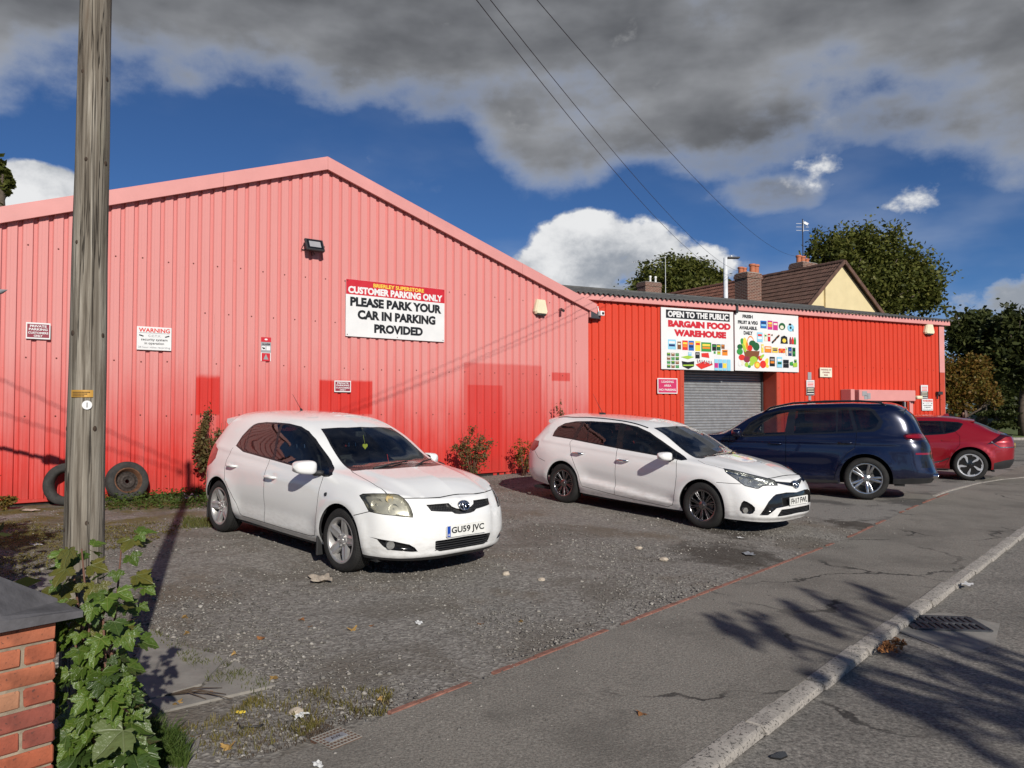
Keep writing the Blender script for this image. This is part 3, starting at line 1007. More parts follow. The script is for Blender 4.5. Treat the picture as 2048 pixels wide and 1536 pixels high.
def scatter_gravel():
 """loose stones on the yard, thinning out with distance; nobody could count them"""
 N = 34000
 pts = []
 while len(pts) < N:
  k = N * 2
  s = nrng.uniform(-2.5, 12.5, k)
  n = nrng.uniform(0.02, 8.8, k)
  X = EDGE0.x + EDIR.x * s + ENRM.x * n
  Y = EDGE0.y + EDIR.y * s + ENRM.y * n
  d = np.hypot(X, Y)
  pr = np.clip((4.2 / d) ** 1.6, 0, 1)
  pr *= np.where(s - 0.35 * n > 8.8, 0.06, 1.0)
  clump = 0.5 + 0.6 * np.sin(X * 1.9 + 1.3 * np.sin(Y * 1.1)) * np.sin(Y * 1.5 + np.sin(X * 0.8))
  pr *= np.clip(clump, 0.05, 1)
  pr *= np.where((n - 0.75 * s) > 5.0, 0.25, 1.0)
  pr *= np.abs(X / Y) < 0.75
  keep = nrng.random(k) < pr
  pts += list(zip(X[keep], Y[keep]))
 pts = np.array(pts[:N])
 # some spill over the edging on to the pavement
 sp = []
 for _ in range(1500):
  s = nrng.uniform(-0.5, 10)
  n = -abs(nrng.normal(0, 0.35))
  sp.append(xy(n, s))
 pts = np.vstack([pts, np.array(sp)])
 M = len(pts)
 Z = np.array([gz(x, y) for x, y in pts])
 base = np.array([(1, 0, -.3), (-.5, .87, -.3), (-.5, -.87, -.3), (.6, .5, .45), (-.75, .1, .5), (.25, -.75, .5), (0, 0, .8)])
 tri = np.array([(0, 3, 5), (0, 1, 3), (1, 4, 3), (1, 2, 4), (2, 5, 4), (2, 0, 5), (3, 4, 6), (4, 5, 6), (5, 3, 6)])
 r = nrng.lognormal(math.log(0.0060), 0.48, M)
 r = np.clip(r, 0.003, 0.022)
 r[-1500:] *= 0.7
 a = nrng.uniform(0, 2 * np.pi, M)
 sq = nrng.uniform(0.45, 0.9, M)
 V = base[None] * (1 + nrng.uniform(-0.25, 0.25, (M, 7, 1)))
 ca, sa = np.cos(a)[:, None], np.sin(a)[:, None]
 ex = nrng.uniform(0.8, 1.4, M)[:, None]
 x, y, z = V[..., 0] * ex, V[..., 1], V[..., 2] * sq[:, None]
 W = np.stack([(x * ca - y * sa) * r[:, None] + pts[:, :1], (x * sa + y * ca) * r[:, None] + pts[:, 1:2], z * r[:, None] + Z[:, None] + 0.004], -1).reshape(-1, 3)
 F = (tri[None] + (np.arange(M) * 7)[:, None, None]).reshape(-1, 3)
 o = link('gravel', np_mesh('gravel', W, F, ['gravel_stone']))
 tag(o, 'loose grey gravel strewn over the parking yard', 'gravel', kind='stuff')

scatter_gravel()

# ================================================================== sheds
def rib_profile(t0, t1, pitch=0.2, depth=0.032, phase=0.0):
 """outline (x, y) of profiled sheet from t0 to t1: wide crowns at y=0, narrow valleys at y=depth"""
 pts = []
 cr, sl = 0.122, 0.017
 va = pitch - cr - 2 * sl
 t = math.floor((t0 - phase) / pitch) * pitch + phase
 while t < t1 + pitch:
  pts += [(t, 0.0), (t + cr * 0.33, 0.0), (t + cr * 0.35, 0.0025), (t + cr * 0.65, 0.0025), (t + cr * 0.67, 0.0), (t + cr, 0.0), (t + cr + sl, depth), (t + cr + sl + va, depth), (t + pitch, 0.0)]
  t += pitch
 out = []
 for i, p in enumerate(pts):
  if t0 <= p[0] <= t1:
   if not out and i > 0 and pts[i - 1][0] < t0:
    a = pts[i - 1]
    u = (t0 - a[0]) / max(1e-9, p[0] - a[0])
    out.append((t0, a[1] + (p[1] - a[1]) * u))
   if not out or p[0] - out[-1][0] > 1e-6:
    out.append(p)
  elif p[0] > t1 and out and out[-1][0] < t1 - 1e-6:
   a = out[-1]
   u = (t1 - a[0]) / max(1e-9, p[0] - a[0])
   out.append((t1, a[1] + (p[1] - a[1]) * u))
   break
 return out

def clad_sheet(parent, t0, t1, zb, ztop, matname, out=0.0, phase=0.0, rows=1):
 pr = rib_profile(t0, t1, phase=phase)
 m = MB()
 lv = [[(x, y - out, zb) for x, y in pr], [(x, y - out, ztop(x)) for x, y in pr]]
 m.grid(lv, 0)
 return m.build('cladding_sheet', matname, parent)

def screw_rows(parent, pts):
 m = MB()
 for x, y, z in pts:
  m.lathe([(0.0, -0.010), (0.006, -0.009), (0.010, -0.004), (0.013, 0.0)], 7, 0)
  k = 7 * 4
  m.v[-k:] = [(p[0] + x, p[1] + y, p[2] + z) for p in m.v[-k:]]
 o = m.build('screw', 'screw', parent)
 o['kind'] = 'stuff'
 return o

RIDGE_T, RIDGE_Z = 3.28, 6.51
SL_R, SL_L = 0.316, 0.349

def gable(t):
 return RIDGE_Z - (SL_R * (t - RIDGE_T) if t > RIDGE_T else SL_L * (RIDGE_T - t))

def build_shed1():
 e = thing('gable_warehouse', 'large gable-ended shed of faded pink and red ribbed steel behind the hatchback', 'warehouse', tuple(W1.o), W1.rz)
 TR = 10.12            # right-hand corner
 TL = -3.75
 t = TL
 ph = 0.03
 vt = 0.20             # how far the verge trim covers the sheets
 while t < TR - 0.55:
  t1 = min(t + 1.0, TR - 0.42)
  if 0.9 < (t + t1) / 2 < 4.6:
   clad_sheet(e, t, t1, 3.36, lambda x: gable(x) - 0.10, 'clad_faded', 0.0, ph)
   clad_sheet(e, t, t1, 0.32, lambda x: 3.40, 'clad_faded', 0.004, ph)
  else:
   clad_sheet(e, t, t1, 0.32 if t < 7 else 0.0, lambda x: gable(x) - 0.10, 'clad_faded', 0.0, ph)
  t = t1
 # corner flashing, base flashing, verge trim
 m = MB()
 m.box(((TR - 0.43 + TR) / 2, -0.012, (gable(TR) - 0.1) / 2), (0.43, 0.012, gable(TR) - 0.1), 0, bev=0.003)
 m.box((TR - 0.004, 0.10, (gable(TR) - 0.14) / 2), (0.012, 0.21, gable(TR) - 0.14), 0)
 m.build('corner_trim', 'clad_faded', e)
 m = MB()
 m.box(((TL + 7.6) / 2, -0.018, 0.335), (7.6 - TL, 0.045, 0.05), 0, bev=0.006)
 m.box(((TL + 7.6) / 2, 0.02, 0.15), (7.6 - TL, 0.02, 0.34), 1)
 m.build('base_trim', ['clad_faded', 'dark_void'], e)
 for a, b in ((TL - 0.2, -0.6), (-0.6, 1.35), (1.35, RIDGE_T), (RIDGE_T, 5.5), (5.5, 8.0), (8.0, TR + 0.22)):
  m = MB()
  za, zb = gable(a + 1e-6 if a >= RIDGE_T else a), gable(b if b > RIDGE_T else b - 1e-6)
  h, o = 0.235, 0.10
  P = []
  for x, z in ((a + 0.002, za), (b - 0.002, zb)):
   P += [(x, -o, z), (x, -o, z - h), (x, -o + 0.03, z - h - 0.004), (x, 0.03, z - h + 0.03), (x, 0.35, z + 0.02), (x, -o + 0.01, z + 0.012)]
  n = 6
  m.add(P, [(i, (i + 1) % n, n + (i + 1) % n, n + i) for i in range(n)] + [tuple(range(n - 1, -1, -1)), tuple(range(n, 2 * n))], 0)
  bm_fix(m.build('verge_trim', 'trim_pink', e))
 # dark gap behind the verge trim
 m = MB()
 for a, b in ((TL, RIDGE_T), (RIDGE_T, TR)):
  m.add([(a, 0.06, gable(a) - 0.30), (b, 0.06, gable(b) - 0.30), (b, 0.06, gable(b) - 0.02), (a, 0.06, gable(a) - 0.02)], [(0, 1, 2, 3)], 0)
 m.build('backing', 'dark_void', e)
 # end cap of the verge at the right-hand eaves
 m = MB()
 m.box((TR + 0.12, 0.02, gable(TR) - 0.30), (0.20, 0.20, 0.20), 0, bev=0.01)
 m.build('gutter_end', 'trim_pink', e)
 # roof slopes and side walls
 D = 22.0
 for a, b, nm in ((TL - 0.2, RIDGE_T, 'roof'), (RIDGE_T, TR + 0.2, 'roof')):
  m = MB()
  za, zb = gable(a if a < RIDGE_T else a + 1e-6), gable(b)
  m.add([(a, 0.0, za - 0.01), (b, 0.0, zb - 0.01), (b, D, zb - 0.01), (a, D, za - 0.01), (a, 0.0, za - 0.05), (b, 0.0, zb - 0.05), (b, D, zb - 0.05), (a, D, za - 0.05)],
   [(0, 1, 2, 3), (7, 6, 5, 4), (0, 4, 5, 1), (1, 5, 6, 2), (2, 6, 7, 3), (3, 7, 4, 0)], 0)
  m.build(nm, 'fibre_cement', e)
 m = MB()
 for x in (TL, TR - 0.02):
  m.box((x, D / 2 + 0.05, gable(x) / 2 - 0.08), (0.04, D - 0.1, gable(x) - 0.2), 0)
 m.box(((TL + TR) / 2, D, 2.0), (TR - TL - 0.1, 0.04, 4.0), 0)
 m.build('side_wall', 'clad_red', e)
 # fixings
 pts = []
 for z, st, of in ((1.62, 0.4, 0.0), (2.45, 0.4, 0.05), (4.2, 0.4, 0.0), (0.62, 0.8, 0.0)):
  tt = TL + 0.2
  while tt < TR - 0.5:
   if z < gable(tt) - 0.4 and rng.random() < 0.93:
    x = round((tt - ph) / 0.2) * 0.2 + ph + 0.061
    pts.append((x, -0.003, z + rng.uniform(-0.02, 0.02) + of))
   tt += st
 for z in np.arange(0.6, 4.0, 0.55):
  pts.append((TR - 0.40, -0.02, z))
 tt = 1.0
 while tt < 4.5:
  pts.append((round((tt - ph) / 0.2) * 0.2 + ph + 0.061, -0.006, 3.375))
  tt += 0.4
 screw_rows(e, pts)
 return e

def bm_fix(o):
 bm = bmesh.new()
 bm.from_mesh(o.data)
 bmesh.ops.recalc_face_normals(bm, faces=bm.faces[:])
 bm.to_mesh(o.data)
 bm.free()
 return o

E2 = W2.hit(1595, 619, 0.12)[1]

def build_shed2():
 e = thing('flat_warehouse', 'long low shed of bright red ribbed steel with grey corrugated roof and roller shutter', 'warehouse', tuple(W2.o), W2.rz)
 T0, T1 = -0.45, 13.45
 s0, zt = W2.hit(1367, 742)
 s1, _ = W2.hit(1552, 746)
 zt += 0.05
 d0, dz = W2.hit(1738, 803)
 d1, _ = W2.hit(1816, 806)
 ph = 0.07

 def sheets(a, b, zb, ztop, step=1.0):
  t = a
  while t < b - 0.02:
   t1 = min(t + step, b)
   if b - t1 < 0.25:
    t1 = b
   clad_sheet(e, t, t1, zb, lambda x: ztop, 'clad_red', 0.0, ph)
   t = t1
 sheets(T0, s0 - 0.10, -0.05, E2 - 0.12)
 sheets(s0 - 0.10, s1 + 0.10, zt, E2 - 0.12)
 sheets(s1 + 0.10, d0, -0.05, E2 - 0.12)
 sheets(d0, d1, dz, E2 - 0.12)
 sheets(d1, T1 - 0.22, -0.05, E2 - 0.12)
 # flashings: corner, shutter jambs and reveals
 m = MB()
 zsplit = W2.hit(1878, 745)[1]
 m.box((T1 - 0.11, -0.012, (E2 - 0.15 + zsplit) / 2), (0.24, 0.012, E2 - 0.15 - zsplit), 0, bev=0.003)
 m.box((T1 - 0.11, -0.012, zsplit / 2 - 0.002), (0.235, 0.012, zsplit - 0.004), 1, bev=0.003)
 m.box((T1 + 0.012, 0.08, E2 / 2 - 0.1), (0.012, 0.19, E2 - 0.2), 0)
 m.build('corner_trim', ['trim_pink', 'trim_red'], e)
 for x in (s0 - 0.06, s1 + 0.08):
  m = MB()
  m.box((x, -0.010, zt / 2), (0.13, 0.014, zt), 0, bev=0.003)
  m.build('jamb', 'trim_red', e)
 m = MB()
 dep = 0.55
 m.box((s1 + 0.012, dep / 2, zt / 2), (0.012, dep, zt), 0)
 m.box((s0 - 0.012, dep / 2, zt / 2), (0.012, dep, zt), 0)
 m.box(((s0 + s1) / 2, dep / 2, zt + 0.008), (s1 - s0, dep, 0.012), 1)
 m.build('reveal', ['trim_red', 'dark_void'], e)
 # roller shutter: lath profile
 sh = thing('shutter', None, None)
 sh.parent = e
 m = MB()
 prof = []
 z = 0.0
 lath = 0.076
 while z < zt + 0.05:
  prof += [(z, 0.0), (z + lath * 0.15, -0.012), (z + lath * 0.5, -0.017), (z + lath * 0.8, -0.010), (z + lath * 0.90, 0.004), (z + lath * 0.98, 0.004)]
  z += lath
 m.grid([[(x, dep + y, zz) for zz, y in prof] for x in (s0, s1)], 0)
 m.f = [f[::-1] for f in m.f]
 o = m.build('shutter_curtain', 'shutter_steel', sh, smooth=True)
 m = MB()
 m.box((s0 + 0.03, dep - 0.03, zt / 2), (0.06, 0.05, zt), 0)
 m.box((s1 - 0.03, dep - 0.03, zt / 2), (0.06, 0.05, zt), 0)
 m.build('guide_rail', 'fixing_dark', sh)
 # fascia lengths with joints
 xs = [T0, 2.9, 5.05, 8.2, 11.0, T1 + 0.20]
 xs[2] = W2.hit(1468, 610)[0]
 for a, b in zip(xs[:-1], xs[1:]):
  m = MB()
  m.box(((a + b) / 2, -0.055, E2 - 0.07), (b - a - 0.006, 0.10, 0.15), 0, bev=0.006)
  m.build('fascia', 'trim_pink', e)
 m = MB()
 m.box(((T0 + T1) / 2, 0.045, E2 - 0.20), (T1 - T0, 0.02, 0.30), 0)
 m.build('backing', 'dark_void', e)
 m = MB()
 x = xs[2]
 m.box((x, -0.12, E2 - 0.08), (0.08, 0.03, 0.22), 0, bev=0.005)
 m.box((x, -0.08, E2 - 0.20), (0.07, 0.10, 0.05), 0, bev=0.005)
 m.build('gutter_joint', 'fixing_dark', e)
 # corrugated fibre-cement roof, laid in sheets
 pitch, run = R(11.0), 5.2
 x = T0 - 0.1
 while x < T1 + 0.2:
  x1 = min(x + 1.09, T1 + 0.28)
  k = int((x1 - x) / 0.146 * 6)
  us = np.linspace(x, x1 + 0.03, max(4, k))
  for (r0, r1, lift) in ((-0.17, 2.35, 0.0), (2.22, run, 0.010)):
   rows = []
   for r in (r0, r0 + 0.012, (r0 + r1) / 2, r1):
    rows.append([(u, r * math.cos(pitch), E2 + 0.055 + r * math.sin(pitch) + lift + 0.027 * math.cos(2 * math.pi * u / 0.146) - (0.009 if r == r0 else 0.0)) for u in us])
   m = MB().grid(rows, 0)
   rows2 = [[(p[0], p[1] + 0.002, p[2] - 0.012) for p in rows[0]], [(p[0], p[1] - 0.002, p[2]) for p in rows[0]]]
   m.grid(rows2, 0)
   m.build('roof_sheet', 'fibre_cement', e, angle=60)
  x = x1
 m = MB()
 zr = E2 + 0.055 + run * math.sin(pitch)
 m.tube([(T0 - 0.1, run * math.cos(pitch), zr), (T1 + 0.3, run * math.cos(pitch), zr)], 0.09, 10, 0)
 m.build('ridge_cap', 'fibre_cement', e, smooth=True)
 m = MB()
 m.add([(T0 - 0.1, run * math.cos(pitch), zr), (T1 + 0.3, run * math.cos(pitch), zr), (T1 + 0.3, 2 * run * math.cos(pitch), E2), (T0 - 0.1, 2 * run * math.cos(pitch), E2)], [(0, 1, 2, 3)], 0)
 m.build('roof', 'fibre_cement', e)
 m = MB()
 P = [(T1 - 0.01, 0.05, 0.0), (T1 - 0.01, 10.0, 0.0), (T1 - 0.01, 10.0, E2 - 0.1), (T1 - 0.01, run, zr - 0.08), (T1 - 0.01, 0.05, E2 - 0.1)]
 m.add(P, [(0, 1, 2, 3, 4)], 0)
 m.build('side_wall', 'clad_red', e)
 # doorway with canopy box
 m = MB()
 m.box(((d0 + d1) / 2, 0.30, dz / 2), (d1 - d0, 0.02, dz), 0)
 m.box((d0 + 0.01, 0.15, dz / 2), (0.02, 0.30, dz), 1)
 m.box((d1 - 0.01, 0.15, dz / 2), (0.02, 0.30, dz), 1)
 m.build('doorway', ['dark_void', 'trim_red'], e)
 m = MB()
 m.box((d1 - 0.16, 0.02, dz / 2), (0.10, 0.06, dz), 0, bev=0.01)
 m.box((d1 + 0.10, -0.03, dz / 2), (0.16, 0.03, dz), 1, bev=0.004)
 m.build('door_frame', ['lead', 'trim_pink'], e)
 c0, cz1 = W2.hit(1703, 779, 0.4)
 c1, _ = W2.hit(1830, 781, 0.4)
 _, cz0 = W2.hit(1780, 802, 0.4)
 cn = thing('canopy', None, None)
 cn.parent = e
 m = MB()
 m.box(((c0 + c1) / 2 + 0.15, -0.22, (cz0 + cz1) / 2), (c1 - c0 - 0.30, 0.40, cz1 - cz0), 0, bev=0.012)
 m.box((c0 + 0.08, -0.20, (cz0 + cz1) / 2), (0.16, 0.36, cz1 - cz0 + 0.02), 0, bev=0.008)
 m.build('canopy_box', 'trim_pink', cn)
 m = MB()
 for dx, dzv, w, h in ((0.52, 0.05, 0.20, 0.14), (0.58, -0.06, 0.16, 0.12), (0.70, -0.02, 0.14, 0.17)):
  m.box((c0 + dx, -0.425, (cz0 + cz1) / 2 + dzv), (w, 0.004, h), 0)
 m.build('sticker', 'ink_grey', cn)
 # fixings
 pts = []
 for z, st in ((1.55, 0.4), (2.95, 0.4)):
  tt = T0 + 0.1
  while tt < T1 - 0.3:
   if not (s0 - 0.2 < tt < s1 + 0.2 and z < zt) and not (d0 - 0.1 < tt < d1 + 0.2 and z < dz):
    pts.append((round((tt - ph) / 0.2) * 0.2 + ph + 0.061, -0.003, z + rng.uniform(-.015, .015)))
   tt += st
 for z in (0.8, 1.3, 1.8, 2.3):
  pts += [(s1 + 0.08, -0.02, z), (s0 - 0.06, -0.02, z), (T1 - 0.2, -0.02, z + 0.2)]
 screw_rows(e, pts)
 return e

build_shed1()
build_shed2()

# ================================================================== vehicles
def pchip(x, y, q):
 """monotone cubic interpolation, y (n,3), per coordinate"""
 x = np.asarray(x, float)
 y = np.asarray(y, float)
 h = np.diff(x)
 dl = np.diff(y, axis=0) / h[:, None]
 d = np.zeros_like(y)
 for i in range(1, len(x) - 1):
  w1, w2 = 2 * h[i] + h[i - 1], h[i] + 2 * h[i - 1]
  a, b = dl[i - 1], dl[i]
  ok = (a * b) > 0
  d[i] = np.where(ok, (w1 + w2) / (w1 / np.where(ok, a, 1) + w2 / np.where(ok, b, 1)), 0)
 d[0], d[-1] = dl[0], dl[-1]
 k = np.clip(np.searchsorted(x, q, side='right') - 1, 0, len(x) - 2)
 t = ((q - x[k]) / h[k])[:, None]
 hh = h[k][:, None]
 return ((1 + 2 * t) * (1 - t) ** 2 * y[k] + t * (1 - t) ** 2 * hh * d[k]
   + t * t * (3 - 2 * t) * y[k + 1] + t * t * (t - 1) * hh * d[k + 1])

def catmull(x, y, q):
 """C1 cubic through the points with finite-difference tangents (rounder than pchip)"""
 x = np.asarray(x, float)
 y = np.asarray(y, float)
 h = np.diff(x)
 dl = np.diff(y, axis=0) / h[:, None]
 d = np.zeros_like(y)
 for i in range(1, len(x) - 1):
  d[i] = (dl[i - 1] * h[i] + dl[i] * h[i - 1]) / (h[i] + h[i - 1])
 d[0], d[-1] = dl[0], dl[-1]
 k = np.clip(np.searchsorted(x, q, side='right') - 1, 0, len(x) - 2)
 t = ((q - x[k]) / h[k])[:, None]
 hh = h[k][:, None]
 return ((1 + 2 * t) * (1 - t) ** 2 * y[k] + t * (1 - t) ** 2 * hh * d[k]
   + t * t * (3 - 2 * t) * y[k + 1] + t * t * (t - 1) * hh * d[k + 1])

def chord(P):
 P = np.asarray(P, float)
 return np.concatenate([[0], np.cumsum(np.maximum(np.linalg.norm(np.diff(P, axis=0), axis=1), 1e-4))])

def dense(P, k, f=catmull):
 """k samples per span along the chain of points P"""
 u = chord(P)
 q = np.concatenate([np.linspace(u[i], u[i + 1], k, endpoint=False) for i in range(len(u) - 1)] + [[u[-1]]])
 return f(u, np.asarray(P, float), q)

def body_grid(rails, nf, KU=7, KV=7):
 """rails: 5 full rails (front centre .. rear centre) then 3 lid rails (side stations only, without the end rows).
 nf: index of the front corner station; the rear corner is nf from the end"""
 n = len(rails[0])
 rc = n - 1 - nf
 D = [dense(r, KU) for r in rails[:5]]
 for j in range(5, 8):
  k = 8 - j if False else j - 4               # r5 -> one column in from the corner, r7 -> centre
  chain = [rails[4][nf - k]] + list(rails[j]) + [rails[4][rc + k]]
  D.append(dense(chain, KU))
 V, idx = [], {}

 def vid(p):
  V.append(p)
  return len(V) - 1
 F = []
 cols = (n - 1) * KU + 1
 c0, c1 = nf * KU, rc * KU
 band = np.zeros((cols, 4 * KV + 1), int)
 lid = np.zeros((c1 - c0 + 1, 3 * KV + 1), int)
 for c in range(cols):
  if c0 <= c <= c1:
   sec = [D[j][c] for j in range(5)] + [D[j][c - c0] for j in range(5, 8)]
   S = dense(sec, KV)
  else:
   S = dense([D[j][c] for j in range(5)], KV)
  for r in range(4 * KV + 1):
   band[c, r] = vid(S[r])
  if c0 < c < c1:
   lid[c - c0, 0] = band[c, 4 * KV]
   for r in range(1, 3 * KV + 1):
    lid[c - c0, r] = vid(S[4 * KV + r])
 # end rows of the lid share the band's top edge
 for row, step, start in ((0, -1, c0), (c1 - c0, 1, c1)):
  for r in range(3 * KV + 1):
   # front columns are KU per span, lid columns KV per span
   cc = start + step * int(round(r * KU / KV))
   lid[row, r] = band[cc, 4 * KV]
 for c in range(cols - 1):
  for r in range(4 * KV):
   F.append((band[c, r], band[c, r + 1], band[c + 1, r + 1], band[c + 1, r]))
 for c in range(c1 - c0):
  for r in range(3 * KV):
   F.append((lid[c, r], lid[c, r + 1], lid[c + 1, r + 1], lid[c + 1, r]))
 return np.array(V), F

def poly_in(p, poly):
 x, y = p
 c = False
 j = len(poly) - 1
 for i in range(len(poly)):
  xi, yi = poly[i]
  xj, yj = poly[j]
  if (yi > y) != (yj > y) and x < (xj - xi) * (y - yi) / (yj - yi) + xi:
   c = not c
  j = i
 return c

def chaikin(poly, it=2, cut=0.25, closed=True):
 for _ in range(it):
  out = []
  n = len(poly)
  for i in range(n if closed else n - 1):
   a, b = poly[i], poly[(i + 1) % n]
   out.append((a[0] + (b[0] - a[0]) * cut, a[1] + (b[1] - a[1]) * cut))
   out.append((a[0] + (b[0] - a[0]) * (1 - cut), a[1] + (b[1] - a[1]) * (1 - cut)))
  poly = out if closed else [poly[0]] + out + [poly[-1]]
 return poly

def rounded(poly, r=0.03, k=3):
 """round the corners of a polygon with radius-like cut r"""
 out = []
 n = len(poly)
 for i in range(n):
  p, a, b = Vector(poly[i]), Vector(poly[i - 1]), Vector(poly[(i + 1) % n])
  da, db = (a - p), (b - p)
  ra, rb = min(r, da.length * 0.45), min(r, db.length * 0.45)
  s, e = p + da.normalized() * ra, p + db.normalized() * rb
  for q in range(k + 1):
   t = q / k
   z = s * (1 - t) ** 2 + p * 2 * t * (1 - t) + e * t * t
   out.append((z.x, z.y))
 return out

def grow(poly, d):
 """offset a polygon outwards by d"""
 n = len(poly)
 A = sum(poly[i][0] * poly[(i + 1) % n][1] - poly[(i + 1) % n][0] * poly[i][1] for i in range(n))
 sg = 1 if A > 0 else -1
 out = []
 for i in range(n):
  p, a, b = Vector(poly[i]), Vector(poly[i - 1]), Vector(poly[(i + 1) % n])
  n1 = Vector(((p - a).y, -(p - a).x))
  n2 = Vector(((b - p).y, -(b - p).x))
  if n1.length < 1e-9 or n2.length < 1e-9:
   out.append(tuple(p))
   continue
  n1.normalize()
  n2.normalize()
  m = n1 + n2
  if m.length < 1e-6:
   m = n1.copy()
  m.normalize()
  c = max(0.35, m.dot(n1))
  q = p + m * (sg * d / c)
  out.append((q.x, q.y))
 return out

def strip(line, w):
 """a thin band polygon along a polyline"""
 L, Rr = [], []
 n = len(line)
 for i, p in enumerate(line):
  a, b = Vector(line[max(0, i - 1)]), Vector(line[min(n - 1, i + 1)])
  t = (b - a).normalized()
  q = Vector((-t.y, t.x)) * w
  L.append((p[0] + q.x, p[1] + q.y))
  Rr.append((p[0] - q.x, p[1] - q.y))
 return L + Rr[::-1]

_h = math.sqrt(0.5)
AX = {'S': (Vector((1, 0, 0)), Vector((0, 0, 1))), 'F': (Vector((0, 1, 0)), Vector((0, 0, 1))), 'T': (Vector((1, 0, 0)), Vector((0, 1, 0))),
 'C': (Vector((-_h, _h, 0)), Vector((0, 0, 1))), 'B': (Vector((_h, _h, 0)), Vector((0, 0, 1)))}

class Shell:
 """half of a car body (y >= 0) that is cut along projected outlines into parts"""

 def __init__(self, V, F):
  self.bm = bmesh.new()
  vs = [self.bm.verts.new(p) for p in V]
  for f in F:
   u = []
   for i in f:
    if vs[i] not in u:
     u.append(vs[i])
   if len(u) > 2:
    try:
     self.bm.faces.new(u)
    except ValueError:
     pass
  for v in list(self.bm.verts):
   if not v.link_faces:
    self.bm.verts.remove(v)
  bmesh.ops.recalc_face_normals(self.bm, faces=self.bm.faces[:])
  # make sure the normals look outwards
  s = sum(f.normal.y * f.calc_area() for f in self.bm.faces)
  if s < 0:
   bmesh.ops.reverse_faces(self.bm, faces=self.bm.faces[:])
  self.lay = self.bm.faces.layers.int.new('part')
  self.names = ['body']

 def smooth(self, it=2, fac=0.5):
  vs = [v for v in self.bm.verts if not v.is_boundary]
  for _ in range(it):
   bmesh.ops.smooth_vert(self.bm, verts=vs, factor=fac, use_axis_x=True, use_axis_y=True, use_axis_z=True)
  for v in self.bm.verts:
   if v.is_boundary and abs(v.co.y) < 0.02:
    v.co.y = 0.0

 def push(self, fn):
  """move vertices by fn(co, normal) -> Vector"""
  self.bm.normal_update()
  ds = [(v, fn(v.co, v.normal)) for v in self.bm.verts]
  for v, d in ds:
   if d is not None:
    v.co += d

 def pid(self, name):
  if name not in self.names:
   self.names.append(name)
  return self.names.index(name)

 def cut(self, name, poly, view='S', pred=None, only=None):
  """cut the outline and hand the faces inside it to the part `name`"""
  ia, ib = AX[view]
  pts = [(float(a), float(b)) for a, b in poly]
  x0, x1 = min(p[0] for p in pts), max(p[0] for p in pts)
  y0, y1 = min(p[1] for p in pts), max(p[1] for p in pts)
  pred = pred or (lambda c: True)
  cand = []
  for f in self.bm.faces:
   a = [v.co.dot(ia) for v in f.verts]
   b = [v.co.dot(ib) for v in f.verts]
   if max(a) >= x0 and min(a) <= x1 and max(b) >= y0 and min(b) <= y1 and pred(f.calc_center_median()):
    cand.append(f)
  n = len(pts)
  for i in range(n):
   p, q = pts[i], pts[(i + 1) % n]
   ex, ey = q[0] - p[0], q[1] - p[1]
   L = math.hypot(ex, ey)
   if L < 1e-6:
    continue
   bx0, bx1 = min(p[0], q[0]) - 1e-4, max(p[0], q[0]) + 1e-4
   by0, by1 = min(p[1], q[1]) - 1e-4, max(p[1], q[1]) + 1e-4
   hit, rest = [], []
   for f in cand:
    a = [v.co.dot(ia) for v in f.verts]
    b = [v.co.dot(ib) for v in f.verts]
    if max(a) >= bx0 and min(a) <= bx1 and max(b) >= by0 and min(b) <= by1:
     # the face must straddle the line
     s = [(u - p[0]) * ey - (w - p[1]) * ex for u, w in zip(a, b)]
     if max(s) > 1e-6 and min(s) < -1e-6:
      hit.append(f)
      continue
    rest.append(f)
   if not hit:
    continue
   co = ia * p[0] + ib * p[1]
   no = (ia * ey - ib * ex) / L
   es = {e for f in hit for e in f.edges}
   vs = {v for f in hit for v in f.verts}
   r = bmesh.ops.bisect_plane(self.bm, geom=hit + list(es) + list(vs), dist=1e-5, plane_co=co, plane_no=no)
   cand = rest + [g for g in r['geom'] if isinstance(g, bmesh.types.BMFace)]
  k = self.pid(name)
  only_ids = None if only is None else {self.pid(o) for o in only}
  for f in cand:
   if not f.is_valid:
    continue
   c = f.calc_center_median()
   if (only_ids is None or f[self.lay] in only_ids) and poly_in((c.dot(ia), c.dot(ib)), pts):
    f[self.lay] = k

 def done(self):
  self.bm.normal_update()
  self.bm.verts.index_update()

 def part(self, name, offset=0.0, walls=0.0, both=True, side=1):
  """verts, normals, faces of a part; side +1 keeps y>=0, -1 mirrors; both joins the two"""
  k = self.names.index(name)
  fs = [f for f in self.bm.faces if f[self.lay] == k]
  V, N, F, ix = [], [], [], {}

  def vid(v):
   if v not in ix:
    ix[v] = len(V)
    V.append(v.co + v.normal * offset)
    N.append(v.normal.copy())
   return ix[v]
  for f in fs:
   F.append([vid(v) for v in f.verts])
  if walls:
   fset = set(fs)
   for f in fs:
    for l in f.loops:
     e = l.edge
     if sum(1 for g in e.link_faces if g in fset) == 1 and not (abs(e.verts[0].co.y) < 1e-4 and abs(e.verts[1].co.y) < 1e-4):
      a, b = l.vert, l.link_loop_next.vert
      i = len(V)
      for v in (a, b):
       V.append(v.co.copy())
       N.append(v.normal.copy())
      F.append([ix[b], ix[a], i, i + 1])
  return V, N, F

